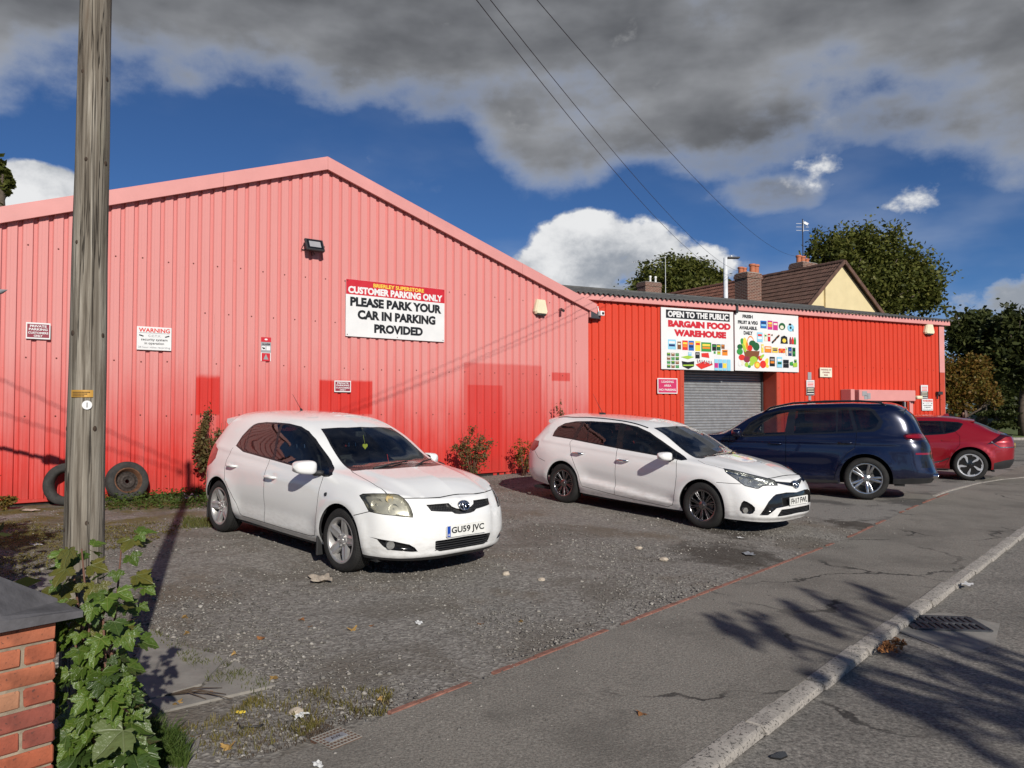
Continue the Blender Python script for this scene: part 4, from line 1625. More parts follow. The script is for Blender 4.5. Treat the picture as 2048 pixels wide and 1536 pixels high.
 def build(self, name, part, mats, parent, offset=0.0, walls=0.0, side=0, label=None, normals=True):
  V, N, F = self.part(part, offset, walls)
  if not F:
   return None
  P, Q, G = [], [], []
  if side >= 0:
   P += V
   Q += N
   G += F
  if side <= 0:
   o = len(P)
   P += [Vector((v.x, -v.y, v.z)) for v in V]
   Q += [Vector((v.x, -v.y, v.z)) for v in N]
   G += [[i + o for i in f[::-1]] for f in F]
  me = bpy.data.meshes.new(name)
  me.from_pydata([tuple(p) for p in P], [], G)
  for m in (mats if isinstance(mats, (list, tuple)) else [mats]):
   me.materials.append(MATS[m])
  me.polygons.foreach_set('use_smooth', np.ones(len(G), bool))
  me.update()
  if normals and not walls:
   me.normals_split_custom_set_from_vertices([tuple(n) for n in Q])
  o = link(name, me, parent)
  if label:
   o['label'] = label
  return o

def smoothstep(a, b, x):
 t = min(1, max(0, (x - a) / (b - a)))
 return t * t * (3 - 2 * t)

# ------------------------------------------------------------------ wheels
def wheel_meshes(key, Rt, Rr, W, style):
 """shared meshes of a wheel; axis along local y, outer face at -y"""
 t = MB()
 hw = W / 2
 prof = [(Rr - 0.004, hw * 0.8), (Rr + 0.012, hw * 0.94), (Rr + (Rt - Rr) * 0.35, hw * 1.0), (Rr + (Rt - Rr) * 0.62, hw * 0.99), (Rt - 0.022, hw * 0.90),
   (Rt - 0.007, hw * 0.76), (Rt, hw * 0.62)]
 for g in (0.42, 0.14):
  prof += [(Rt, hw * (g + 0.035)), (Rt - 0.008, hw * (g + 0.03)), (Rt - 0.008, hw * (g - 0.03)), (Rt, hw * (g - 0.035))]
 prof = prof + [(r, -h) for r, h in prof[::-1]]
 t.lathe(prof, 56, 0)
 # raised sidewall bead
 tyre = t.mesh('tyre', ['tyre'], angle=50)
 r = MB()
 # barrel and lip
 lip = [(Rr + 0.004, -hw * 0.86), (Rr + 0.006, -hw * 0.90), (Rr - 0.004, -hw * 0.91), (Rr - 0.016, -hw * 0.88), (Rr - 0.024, -hw * 0.78), (Rr - 0.03, hw * 0.2), (Rr - 0.02, hw * 0.8)]
 r.lathe(lip, 48, 0)
 yo = -hw * 0.86
 if style == 'five':
  n, dish = 5, 0.035
  for k in range(n):
   a = 2 * math.pi * k / n + 0.31
   for part in (0,):
    outer, inner = Rr - 0.012, 0.05
    w0, w1 = 0.046, 0.036
    pts = []
    rows = []
    for q in range(7):
     u = q / 6
     rr = inner + (outer - inner) * u
     w = w0 * (1 - u) + w1 * u + 0.010 * math.sin(u * math.pi) + 0.016 * max(0, u - 0.8) * 5
     y = yo + dish * (1 - u) ** 1.5 * 0.9 - 0.004
     row = [(-w, y + 0.045), (-w, y + 0.012), (-w * 0.55, y), (w * 0.02, y + 0.007), (w * 0.55, y), (w, y + 0.012), (w, y + 0.045)]
     rows.append([(rr * math.cos(a) - s * math.sin(a), yy, rr * math.sin(a) + s * math.cos(a)) for s, yy in row])
    r.grid(rows, 0, flip=True)
  r.lathe([(0.0, yo + 0.012), (0.027, yo + 0.012), (0.031, yo + 0.018), (0.068, yo + 0.022), (0.075, yo + 0.06)], 24, 0)
  for k in range(5):
   a = 2 * math.pi * k / 5 + 0.31 + math.pi / 5
   c = (0.055 * math.cos(a), yo + 0.02, 0.055 * math.sin(a))
   r.cyl(c, (c[0], yo + 0.004, c[2]), 0.011, 0.009, 8, 0)
 elif style == 'ten':
  for k in range(5):
   for s0, s1, wd in ((-0.020, -0.060, 0.0095), (0.020, 0.060, 0.0095), (0.0, 0.0, 0.0)):
    if wd == 0.0:
     continue
    a = 2 * math.pi * k / 5 + 0.25
    for dbl in (-1, 1):
     rows = []
     for q in range(6):
      u = q / 5
      rr = 0.045 + (Rr - 0.014 - 0.045) * u
      off = s0 * 1.0 + (s1 * 1.25 - s0) * u + dbl * (0.004 + 0.016 * u)
      y = yo + 0.026 * (1 - u) ** 1.4
      wv = wd * (0.8 + 0.35 * u)
      row = [(off - wv, y + 0.04), (off - wv, y + 0.006), (off - wv * 0.5, y), (off + wv * 0.5, y), (off + wv, y + 0.006), (off + wv, y + 0.04)]
      rows.append([(rr * math.cos(a) - s * math.sin(a), yy, rr * math.sin(a) + s * math.cos(a)) for s, yy in row])
     r.grid(rows, 0, flip=True)
  r.lathe([(0.0, yo + 0.006), (0.028, yo + 0.006), (0.032, yo + 0.014), (0.062, yo + 0.022), (0.07, yo + 0.06)], 24, 0)
 elif style == 'vee':
  for k in range(5):
   a = 2 * math.pi * k / 5 + 0.12
   for dbl in (-1, 1):
    rows = []
    for q in range(7):
     u = q / 6
     rr = 0.05 + (Rr - 0.012 - 0.05) * u
     off = dbl * (0.010 + 0.032 * u)
     wv = 0.011 + 0.012 * math.sin(u * math.pi * 0.85) + 0.002 * u
     y = yo + 0.03 * (1 - u) ** 1.5
     row = [(off - wv, y + 0.05), (off - wv, y + 0.004), (off - wv * 0.6, y), (off + wv * 0.6, y), (off + wv, y + 0.004), (off + wv, y + 0.05)]
     rows.append([(rr * math.cos(a) - s * math.sin(a), yy, rr * math.sin(a) + s * math.cos(a)) for s, yy in row])
    r.grid(rows, 0, flip=True)
  r.lathe([(0.0, yo + 0.012), (0.034, yo + 0.012), (0.04, yo + 0.02), (0.075, yo + 0.035), (0.08, yo + 0.06)], 24, 0)
 elif style == 'aero':
  # black disc with five windows of bright curved outline
  r.lathe([(0.0, yo + 0.012), (0.06, yo + 0.012), (0.11, yo + 0.02), (Rr * 0.93, yo + 0.012), (Rr - 0.015, yo + 0.02)], 48, 1)
  for k in range(5):
   a0 = 2 * math.pi * k / 5 + 0.35

   def ptc(rr, da, y):
    return (rr * math.cos(a0 + da), y, rr * math.sin(a0 + da))
   path = [ptc(Rr * 0.30, -0.05, 0), ptc(Rr * 0.52, -0.22, 0), ptc(Rr * 0.74, -0.30, 0), ptc(Rr * 0.91, -0.22, 0), ptc(Rr * 0.93, 0.08, 0),
     ptc(Rr * 0.88, 0.30, 0)]
   path = [tuple(p) for p in dense(path, 5)]
   rows = []
   for i, p in enumerate(path):
    u = i / (len(path) - 1)
    wv = 0.010 + 0.020 * math.sin(math.pi * min(1, u * 1.1)) ** 1.0
    t_ = Vector(path[min(i + 1, len(path) - 1)]) - Vector(path[max(i - 1, 0)])
    t_.normalize()
    nrm = Vector((t_.z, 0, -t_.x))
    c = Vector(p)
    rows.append([tuple(c - nrm * wv + Vector((0, yo + 0.012, 0))), tuple(c - nrm * wv * 0.8 + Vector((0, yo - 0.002, 0))),
       tuple(c + nrm * wv * 0.8 + Vector((0, yo - 0.002, 0))), tuple(c + nrm * wv + Vector((0, yo + 0.012, 0)))])
   r.grid(rows, 0, flip=True)
  r.lathe([(0.0, yo + 0.004), (0.034, yo + 0.004), (0.038, yo + 0.012)], 24, 1)
 rim = r.mesh('rim', ['rim_' + style, 'gloss_black'], angle=40)
 b = MB()
 b.lathe([(0.03, -hw * 0.25), (0.145, -hw * 0.25), (0.145, hw * 0.0), (0.03, hw * 0.0)], 32, 0)
 disc = b.mesh('brake_disc', ['brake_metal'], angle=40)
 c = MB()
 c.lathe([(0.0, hw * 0.25), (Rr - 0.03, hw * 0.25)], 32, 0)
 c.box((0.06, -hw * 0.1, 0.11), (0.12, hw * 0.6, 0.06), 0, bev=0.012)
 back = c.mesh('brake_caliper', ['black_plastic'], angle=40)
 return tyre, rim, disc, back

def put_wheel(parent, meshes, x, y, z, side, spin, steer=0.0):
 """side -1: wheel on the car's right (y<0), outer face already at -y; +1: turned round"""
 t = link('wheel', None, parent, (x, y, z), (0, 0, (0 if side < 0 else math.pi) + steer))
 t.empty_display_size = 0.1
 for m in meshes:
  c = link(m.name, m, t)
  if m.name.startswith('rim'):
   c.rotation_euler = (0, spin, 0)
 return t

def plate_part(parent, text, loc, tilt, w=0.52, h=0.111, blue=True, mats=('plate_white', 'plate_black', 'plate_blue')):
 """a number plate facing +x"""
 def fn(d):
  def g(u, v):
   return (loc[0] + d + v * math.sin(tilt) * -1, loc[1] + u, loc[2] + v * math.cos(tilt))
  return g
 m = MB()
 f0, f1, f2 = fn(-0.012), fn(0.0), fn(0.0015)
 # seen from the front, +y is on the right-hand side of the picture
 poly = rounded([(-w / 2, -h / 2), (w / 2, -h / 2), (w / 2, h / 2), (-w / 2, h / 2)], 0.01, 2)
 m.prism(poly, lambda p: f0(*p), lambda p: f1(*p), 0)
 x0 = -w / 2 + 0.03
 if blue:
  f3 = fn(0.0012)
  q = [(-w / 2 + 0.004, -h / 2 + 0.004), (-w / 2 + 0.046, -h / 2 + 0.004), (-w / 2 + 0.046, h / 2 - 0.004), (-w / 2 + 0.004, h / 2 - 0.004)]
  m.add([f3(*p) for p in q], [(0, 1, 2, 3)], 2)
  put_text(m, 'GB', -w / 2 + 0.012, -w / 2 + 0.038, -h / 2 + 0.015, -h / 2 + 0.035, fn(0.0024), 0, 0.02)
  x0 = -w / 2 + 0.058
 put_text(m, text, x0, w / 2 - 0.022, -0.0395, 0.0395, f2, 1, 0.026)
 return m.build('number_plate', list(mats), parent)

def ring_badge(parent, loc, s, tilt=0.25, mat_name='chrome', back=True):
 """oval emblem of three crossed ellipses, facing +x"""
 m = MB()

 def g(u, v, d=0.0):
  return (loc[0] + d - v * math.sin(tilt), loc[1] + u, loc[2] + v * math.cos(tilt))

 def ell(cx, cy, a, b, r, d):
  m.tube([g(cx + a * math.cos(t), cy + b * math.sin(t), d) for t in [2 * math.pi * i / 24 for i in range(24)]], r, 6, 0, True)
 if back:
  m.prism([(1.02 * s * math.cos(2 * math.pi * i / 24), 0.72 * s * math.sin(2 * math.pi * i / 24)) for i in range(24)],
    lambda p: g(p[0], p[1], -0.012), lambda p: g(p[0], p[1], 0.0), 1)
 ell(0, 0, s, s * 0.68, s * 0.10, 0.006)
 ell(0, s * 0.20, s * 0.66, s * 0.27, s * 0.085, 0.008)
 ell(0, -s * 0.02, s * 0.26, s * 0.60, s * 0.085, 0.008)
 return m.build('badge', [mat_name, 'gloss_black'], parent, smooth=True)

def seats(parent, spec, tone='seat_cloth'):
 """front pair, rear bench, dashboard, steering wheel (right-hand drive)"""
 for x, y, w, hz in spec['seats']:
  m = MB()
  fl = spec['floor']
  m.box((x, y, fl + 0.22), (0.50, w, 0.16), 0, bev=0.05)
  rot = Matrix.Rotation(R(-16), 3, 'Y')
  m.box((x - 0.30, y, fl + 0.52), (0.13, w * 0.94, 0.62), 0, rot=rot, bev=0.05)
  if w < 0.8:
   m.box((x - 0.40, y, fl + hz), (0.09, 0.25, 0.17), 0, rot=rot, bev=0.04)
   m.cyl((x - 0.37, y - 0.05, fl + hz - 0.15), (x - 0.40, y - 0.05, fl + hz), 0.007, None, 6, 1)
   m.cyl((x - 0.37, y + 0.05, fl + hz - 0.15), (x - 0.40, y + 0.05, fl + hz), 0.007, None, 6, 1)
  else:
   for yy in (-0.36, 0, 0.36):
    m.box((x - 0.39, y + yy, fl + hz), (0.08, 0.24, 0.13), 0, rot=rot, bev=0.035)
  m.build('seat', [tone, 'chrome'], parent, angle=40)
 # dashboard
 d = spec['dash']
 m = MB()
 hw = d['hw']
 prof = [(d['x1'], d['z'] - 0.02), (d['x0'] + 0.2, d['z'] + 0.015), (d['x0'], d['z'] - 0.0), (d['x0'] - 0.04, d['z'] - 0.08), (d['x0'], d['z'] - 0.30), (d['x0'] + 0.1, d['z'] - 0.5), (d['x1'], d['z'] - 0.5)]
 rows = []
 for y in np.linspace(-hw, hw, 9):
  k = 1 - 0.10 * (y / hw) ** 4
  rows.append([(px, y, pz - 0.02 * (y / hw) ** 2) for px, pz in prof])
 m.grid(rows, 0)
 # instrument cowl on the driver's side (car's right, -y)
 m.box((d['x0'] + 0.06, -0.36, d['z'] + 0.02), (0.18, 0.36, 0.07), 0, bev=0.025)
 m.build('dashboard', ['dash_plastic'], parent, angle=50)
 m = MB()
 c = Vector((d['x0'] - 0.20, -0.36, d['z'] - 0.06))
 ax = Vector((-0.9, 0, 0.42)).normalized()
 a = Vector((0, 1, 0))
 b = ax.cross(a)
 m.tube([c + (a * math.cos(t) + b * math.sin(t)) * 0.18 for t in [2 * math.pi * i / 28 for i in range(28)]], 0.016, 8, 0, True)
 for t in (0.1, math.pi - 0.1, -math.pi / 2):
  m.cyl(c - ax * 0.02, c + (a * math.cos(t) + b * math.sin(t)) * 0.17, 0.02, 0.014, 6, 0)
 m.cyl(c - ax * 0.05, c + ax * 0.012, 0.06, 0.05, 12, 0)
 m.build('steering_wheel', ['dash_plastic'], parent, smooth=True)

def door_mirror(parent, loc, side, size, mats, foot):
 """rounded wing mirror; loc is the centre of the housing on the car's left (y>0); side -1 mirrors it"""
 lx, ly, lz = size
 V, F = [], []
 m = MB()
 n, k = 14, 20
 rows = []
 for i in range(n + 1):
  u = -1 + 2 * i / n
  row = []
  for j in range(k):
   t = 2 * math.pi * j / k
   e = 0.55

   def sp(c):
    return math.copysign(abs(c) ** e, c)
   rr = (1 - abs(u) ** 3.2) ** (1 / 2.6) if abs(u) < 1 else 0.0
   x = lx * sp(math.cos(t)) * max(rr, 0.02)
   z = lz * sp(math.sin(t)) * max(rr, 0.02) * (1.0 - 0.12 * u)
   if x < -lx * 0.55:
    x = -lx * 0.55 - (x + lx * 0.55) * -0.15
   row.append((loc[0] + x - 0.10 * lx * u, (loc[1] + ly * u) * 1.0, loc[2] + z + 0.05 * lz * u))
  row.append(row[0])
  rows.append(row)
 m.grid(rows, 0)
 M = Matrix.Diagonal((1, side, 1, 1))
 m.move(M)
 if side < 0:
  m.f = [f[::-1] for f in m.f]
 o = m.build('door_mirror', [mats[0]], parent, smooth=True)
 g = MB()
 gl = []
 for t in [2 * math.pi * i / 20 for i in range(20)]:
  c, s = math.cos(t), math.sin(t)
  gl.append((math.copysign(abs(c) ** 0.5, c) * ly * 0.84, math.copysign(abs(s) ** 0.5, s) * lz * 0.78))
 g.prism(gl, lambda p: (loc[0] - lx * 0.585, loc[1] + p[0], loc[2] + p[1]), lambda p: (loc[0] - lx * 0.55, loc[1] + p[0], loc[2] + p[1]), 0)
 g.move(M)
 g.build('mirror_glass', ['mirror_glass'], o)
 a = MB()
 a.tube([(loc[0] + 0.0, loc[1] - ly * 0.7, loc[2] - lz * 0.55), (loc[0] + 0.02, loc[1] - ly * 1.0, loc[2] - lz * 0.95), (foot[0], foot[1] + 0.03, foot[2] + 0.02), (foot[0], foot[1] - 0.04, foot[2])],
  [0.035, 0.032, 0.03, 0.034], 10, 0)
 a.move(M)
 a.build('mirror_arm', [mats[1]], o, smooth=True)
 return o

def handle(parent, x, y, z, side, mats, L=0.20, tilt=0.0):
 m = MB()
 pts = [(x - L / 2, y - 0.004, z), (x - L * 0.42, y + 0.022, z), (x, y + 0.034, z + tilt), (x + L * 0.38, y + 0.024, z + tilt), (x + L / 2, y - 0.004, z + tilt)]
 pts = [tuple(p) for p in dense(pts, 4)]
 m.tube(pts, [0.012 + 0.006 * math.sin(math.pi * i / (len(pts) - 1)) for i in range(len(pts))], 8, 0)
 # shallow cup behind it
 c = MB()
 rows = []
 for i in range(7):
  rr = i / 6
  rows.append([(x + 0.01 + 0.075 * rr * math.cos(t), y - 0.016 * (1 - rr ** 2) + 0.0015, z + 0.045 * rr * math.sin(t)) for t in [2 * math.pi * j / 20 for j in range(21)]])
 M = Matrix.Diagonal((1, side, 1, 1))
 m.move(M)
 o = m.build('door_handle', [mats], parent, smooth=True)
 return o

def half_bowl(mb, c, r, depth, axis, mi, n=16, k=5):
 """a reflector bowl opening along axis"""
 a = Vector(axis).normalized()
 u = a.orthogonal().normalized()
 w = a.cross(u)
 rows = []
 for i in range(k + 1):
  t = i / k
  rr = r * max(0.02, math.sin(t * math.pi / 2))
  d = -depth * math.cos(t * math.pi / 2)
  rows.append([Vector(c) + a * d + (u * math.cos(q) + w * math.sin(q)) * rr for q in [2 * math.pi * j / n for j in range(n + 1)]])
 mb.grid(rows, mi)

def car_common(sh, root, spec):
 """floor, wheel wells, dark liner behind the panels"""
 V, N, F = sh.part('body')
 P, G = [], []
 for s in (1, -1):
  o = len(P)
  for v, n in zip(V, N):
   q = v - n * 0.03
   P.append((q.x, q.y * s if q.y > 0 else 0.0, q.z))
  G += [[i + o for i in (f if s < 0 else f[::-1])] for f in F]
 me = bpy.data.meshes.new('lining')
 me.from_pydata(P, [], G)
 me.materials.append(MATS['lining'])
 me.polygons.foreach_set('use_smooth', np.ones(len(G), bool))
 me.update()
 link('lining', me, root)
 m = MB()
 z0 = spec['floor_z']
 x0, x1, hw = spec['x_rear'], spec['x_front'], spec['hw']
 Rw = spec['arch_r'] + 0.015
 # floor pan with cut-outs at the wheels
 a0, a1 = spec['axles']
 xs = [x0, a1 - Rw, a1 + Rw, a0 - Rw, a0 + Rw, x1]
 for i in range(5):
  w = hw if i % 2 == 0 else hw - 0.30
  m.box(((xs[i] + xs[i + 1]) / 2, 0, z0 + 0.02), (xs[i + 1] - xs[i], 2 * w, 0.04), 0)
 m.build('floor_pan', ['underbody'], root)
 for ax in (a0, a1):
  for s in (-1, 1):
   m = MB()
   m.lathe([(Rw, hw - 0.31), (Rw, hw + 0.0)], 20, 0, a0=R(-8), a1=R(188))
   m.lathe([(0.0, hw - 0.31), (Rw, hw - 0.31)], 20, 0, a0=R(-8), a1=R(188))
   m.move(Matrix.Translation((ax, 0, spec['hub_z'])) @ Matrix.Diagonal((1, s, 1, 1)))
   m.build('wheel_well', ['underbody'], root, smooth=True)

def arch_flare(cx, cz, r, amp, w):
 def fn(x, z):
  d = math.hypot(x - cx, z - cz)
  return amp * math.exp(-((d - r) / w) ** 2) if d > r - w * 2 else 0.0
 return fn

def circle_poly(cx, cz, r, n=40, z0=None):
 return [(cx + r * math.cos(2 * math.pi * i / n), cz + r * math.sin(2 * math.pi * i / n)) for i in range(n)]

# ------------------------------------------------------------------ body rails (half, y >= 0; x forward from the front axle, z from the ground)
RAILS = {}
RAILS['hatch'] = (3, [
 # r0 bottom edge
 [(.80, 0, .20), (.785, .35, .20), (.70, .60, .205), (.52, .76, .21), (.37, .80, .21), (0, .81, .22), (-.45, .79, .21), (-.95, .785, .205), (-1.3, .785, .205), (-1.9, .785, .21), (-2.6, .79, .23),
 (-2.95, .765, .26), (-3.12, .71, .28), (-3.21, .63, .29), (-3.26, .5, .29), (-3.29, .28, .29), (-3.30, 0, .29)],
 # r1
 [(.875, 0, .30), (.855, .36, .30), (.755, .64, .305), (.56, .80, .31), (.39, .845, .32), (0, .855, .33), (-.45, .845, .31), (-.95, .84, .30), (-1.3, .84, .30), (-1.9, .84, .30), (-2.6, .85, .34),
 (-2.95, .825, .38), (-3.14, .755, .40), (-3.25, .665, .41), (-3.315, .51, .41), (-3.35, .28, .41), (-3.36, 0, .41)],
 # r2
 [(.885, 0, .49), (.862, .36, .49), (.765, .645, .50), (.575, .81, .52), (.39, .855, .55), (0, .875, .58), (-.45, .868, .56), (-.95, .872, .56), (-1.3, .874, .56), (-1.9, .876, .57), (-2.6, .876, .60),
 (-2.95, .848, .62), (-3.15, .772, .62), (-3.27, .675, .62), (-3.335, .51, .62), (-3.37, .28, .62), (-3.38, 0, .62)],
 # r3
 [(.862, 0, .65), (.835, .35, .66), (.715, .635, .685), (.515, .79, .73), (.35, .83, .77), (0, .848, .80), (-.45, .852, .82), (-.95, .856, .84), (-1.3, .858, .85), (-1.9, .858, .87), (-2.6, .845, .90),
 (-2.95, .803, .91), (-3.13, .738, .91), (-3.235, .65, .90), (-3.29, .5, .90), (-3.32, .28, .90), (-3.33, 0, .90)],
 # r4 bonnet lip / belt
 [(.80, 0, .755), (.765, .34, .775), (.635, .60, .815), (.43, .735, .86), (.28, .768, .885), (0, .79, .915), (-.45, .807, .95), (-.95, .808, .965), (-1.3, .812, .975), (-1.9, .812, 1.0), (-2.6, .793, 1.04),
 (-2.93, .742, 1.07), (-3.08, .69, 1.075), (-3.19, .60, 1.05), (-3.245, .45, 1.05), (-3.27, .25, 1.05), (-3.28, 0, 1.05)],
 # r5 lid, side stations
 [(.30, .60, .91), (0, .625, .955), (-.42, .695, 1.01), (-.93, .635, 1.285), (-1.3, .590, 1.415), (-1.9, .575, 1.455), (-2.6, .562, 1.425), (-2.90, .545, 1.37), (-3.05, .53, 1.245)],
 [(.44, .34, .90), (.06, .34, .97), (-.30, .36, 1.035), (-.80, .34, 1.295), (-1.17, .335, 1.445), (-1.9, .335, 1.503), (-2.6, .335, 1.475), (-2.95, .335, 1.425), (-3.11, .33, 1.28)],
 [(.50, 0, .905), (.08, 0, .98), (-.26, 0, 1.045), (-.76, 0, 1.30), (-1.13, 0, 1.455), (-1.9, 0, 1.515), (-2.6, 0, 1.49), (-2.97, 0, 1.44), (-3.13, 0, 1.29)],
])
RAILS['estate'] = (3, [
 [(.93, 0, .19), (.90, .38, .19), (.79, .64, .195), (.58, .79, .20), (.40, .83, .20), (0, .83, .21), (-.45, .82, .20), (-.95, .815, .20), (-1.35, .815, .20), (-2.0, .815, .205), (-2.7, .82, .23),
 (-3.25, .80, .27), (-3.50, .75, .29), (-3.63, .67, .30), (-3.70, .52, .30), (-3.735, .3, .30), (-3.75, 0, .30)],
 [(.985, 0, .29), (.955, .39, .29), (.835, .67, .295), (.62, .83, .30), (.42, .87, .31), (0, .88, .33), (-.45, .872, .31), (-.95, .868, .30), (-1.35, .868, .30), (-2.0, .868, .305), (-2.7, .875, .34),
 (-3.25, .855, .38), (-3.53, .79, .40), (-3.68, .70, .41), (-3.76, .53, .41), (-3.80, .3, .41), (-3.815, 0, .41)],
 [(.985, 0, .48), (.955, .39, .48), (.84, .67, .49), (.63, .835, .51), (.42, .88, .55), (0, .90, .58), (-.45, .888, .56), (-.95, .89, .56), (-1.35, .892, .56), (-2.0, .895, .57), (-2.7, .90, .60),
 (-3.25, .875, .61), (-3.54, .805, .61), (-3.70, .71, .61), (-3.78, .54, .61), (-3.815, .3, .61), (-3.83, 0, .61)],
 [(.945, 0, .64), (.905, .38, .645), (.775, .655, .67), (.55, .805, .70), (.37, .85, .745), (0, .872, .78), (-.45, .875, .80), (-.95, .88, .82), (-1.35, .882, .83), (-2.0, .884, .85), (-2.7, .88, .88),
 (-3.25, .85, .90), (-3.51, .785, .91), (-3.66, .69, .91), (-3.73, .53, .91), (-3.765, .3, .91), (-3.775, 0, .91)],
 [(.875, 0, .735), (.825, .36, .75), (.69, .61, .78), (.47, .75, .825), (.30, .785, .855), (0, .81, .89), (-.45, .832, .925), (-.95, .838, .945), (-1.35, .842, .955), (-2.0, .845, .975), (-2.7, .835, 1.005),
 (-3.25, .79, 1.03), (-3.46, .735, 1.035), (-3.60, .64, 1.03), (-3.665, .5, 1.03), (-3.69, .28, 1.03), (-3.70, 0, 1.03)],
 [(.32, .62, .885), (0, .645, .93), (-.42, .71, .985), (-1.0, .655, 1.26), (-1.4, .615, 1.375), (-2.0, .605, 1.43), (-2.7, .60, 1.425), (-3.2, .575, 1.38), (-3.42, .55, 1.25)],
 [(.48, .35, .88), (.06, .35, .95), (-.32, .37, 1.01), (-.90, .35, 1.28), (-1.30, .345, 1.415), (-2.0, .345, 1.475), (-2.7, .345, 1.475), (-3.24, .345, 1.425), (-3.48, .335, 1.27)],
 [(.54, 0, .885), (.08, 0, .96), (-.28, 0, 1.02), (-.86, 0, 1.285), (-1.27, 0, 1.425), (-2.0, 0, 1.488), (-2.7, 0, 1.488), (-3.26, 0, 1.44), (-3.50, 0, 1.28)],
])
RAILS['suv'] = (3, [
 [(.84, 0, .27), (.82, .42, .27), (.74, .72, .28), (.57, .88, .29), (.44, .92, .30), (0, .93, .31), (-.5, .92, .28), (-1.1, .915, .275), (-1.6, .915, .275), (-2.4, .915, .28), (-3.1, .93, .31),
 (-3.65, .91, .31), (-3.95, .86, .32), (-4.10, .77, .33), (-4.17, .6, .33), (-4.21, .34, .33), (-4.22, 0, .33)],
 [(.90, 0, .40), (.88, .43, .40), (.79, .75, .41), (.61, .92, .42), (.46, .965, .44), (0, .985, .46), (-.5, .965, .42), (-1.1, .96, .41), (-1.6, .96, .41), (-2.4, .96, .42), (-3.1, .985, .46),
 (-3.65, .96, .44), (-3.99, .90, .45), (-4.16, .80, .46), (-4.235, .61, .46), (-4.27, .34, .46), (-4.28, 0, .46)],
 [(.905, 0, .68), (.885, .43, .68), (.795, .75, .69), (.62, .925, .70), (.46, .97, .72), (0, 1.0, .74), (-.5, .985, .72), (-1.1, .985, .72), (-1.6, .988, .72), (-2.4, .99, .73), (-3.1, 1.0, .76),
 (-3.65, .965, .77), (-3.96, .90, .77), (-4.12, .79, .77), (-4.19, .60, .77), (-4.23, .34, .77), (-4.24, 0, .77)],
 [(.885, 0, .90), (.865, .42, .90), (.77, .72, .91), (.58, .885, .93), (.42, .925, .96), (0, .955, .99), (-.5, .958, 1.0), (-1.1, .962, 1.01), (-1.6, .965, 1.02), (-2.4, .968, 1.03), (-3.1, .965, 1.05),
 (-3.65, .925, 1.06), (-3.92, .865, 1.06), (-4.07, .765, 1.05), (-4.14, .59, 1.05), (-4.18, .34, 1.05), (-4.19, 0, 1.05)],
 [(.83, 0, 1.04), (.80, .40, 1.05), (.69, .68, 1.07), (.49, .835, 1.09), (.34, .87, 1.11), (0, .895, 1.13), (-.5, .91, 1.15), (-1.1, .915, 1.165), (-1.6, .918, 1.17), (-2.4, .918, 1.185), (-3.1, .905, 1.21),
 (-3.6, .865, 1.225), (-3.83, .80, 1.23), (-3.97, .70, 1.21), (-4.04, .55, 1.21), (-4.08, .32, 1.21), (-4.09, 0, 1.21)],
 [(.34, .68, 1.13), (0, .70, 1.16), (-.48, .78, 1.20), (-1.05, .735, 1.52), (-1.5, .72, 1.69), (-2.4, .715, 1.765), (-3.1, .71, 1.765), (-3.60, .69, 1.71), (-3.84, .66, 1.52)],
 [(.46, .38, 1.13), (.05, .38, 1.18), (-.38, .42, 1.225), (-.95, .40, 1.54), (-1.4, .395, 1.705), (-2.4, .39, 1.80), (-3.1, .385, 1.805), (-3.67, .38, 1.755), (-3.91, .37, 1.55)],
 [(.52, 0, 1.13), (.08, 0, 1.185), (-.34, 0, 1.235), (-.90, 0, 1.545), (-1.36, 0, 1.715), (-2.4, 0, 1.815), (-3.1, 0, 1.82), (-3.69, 0, 1.77), (-3.94, 0, 1.56)],
])
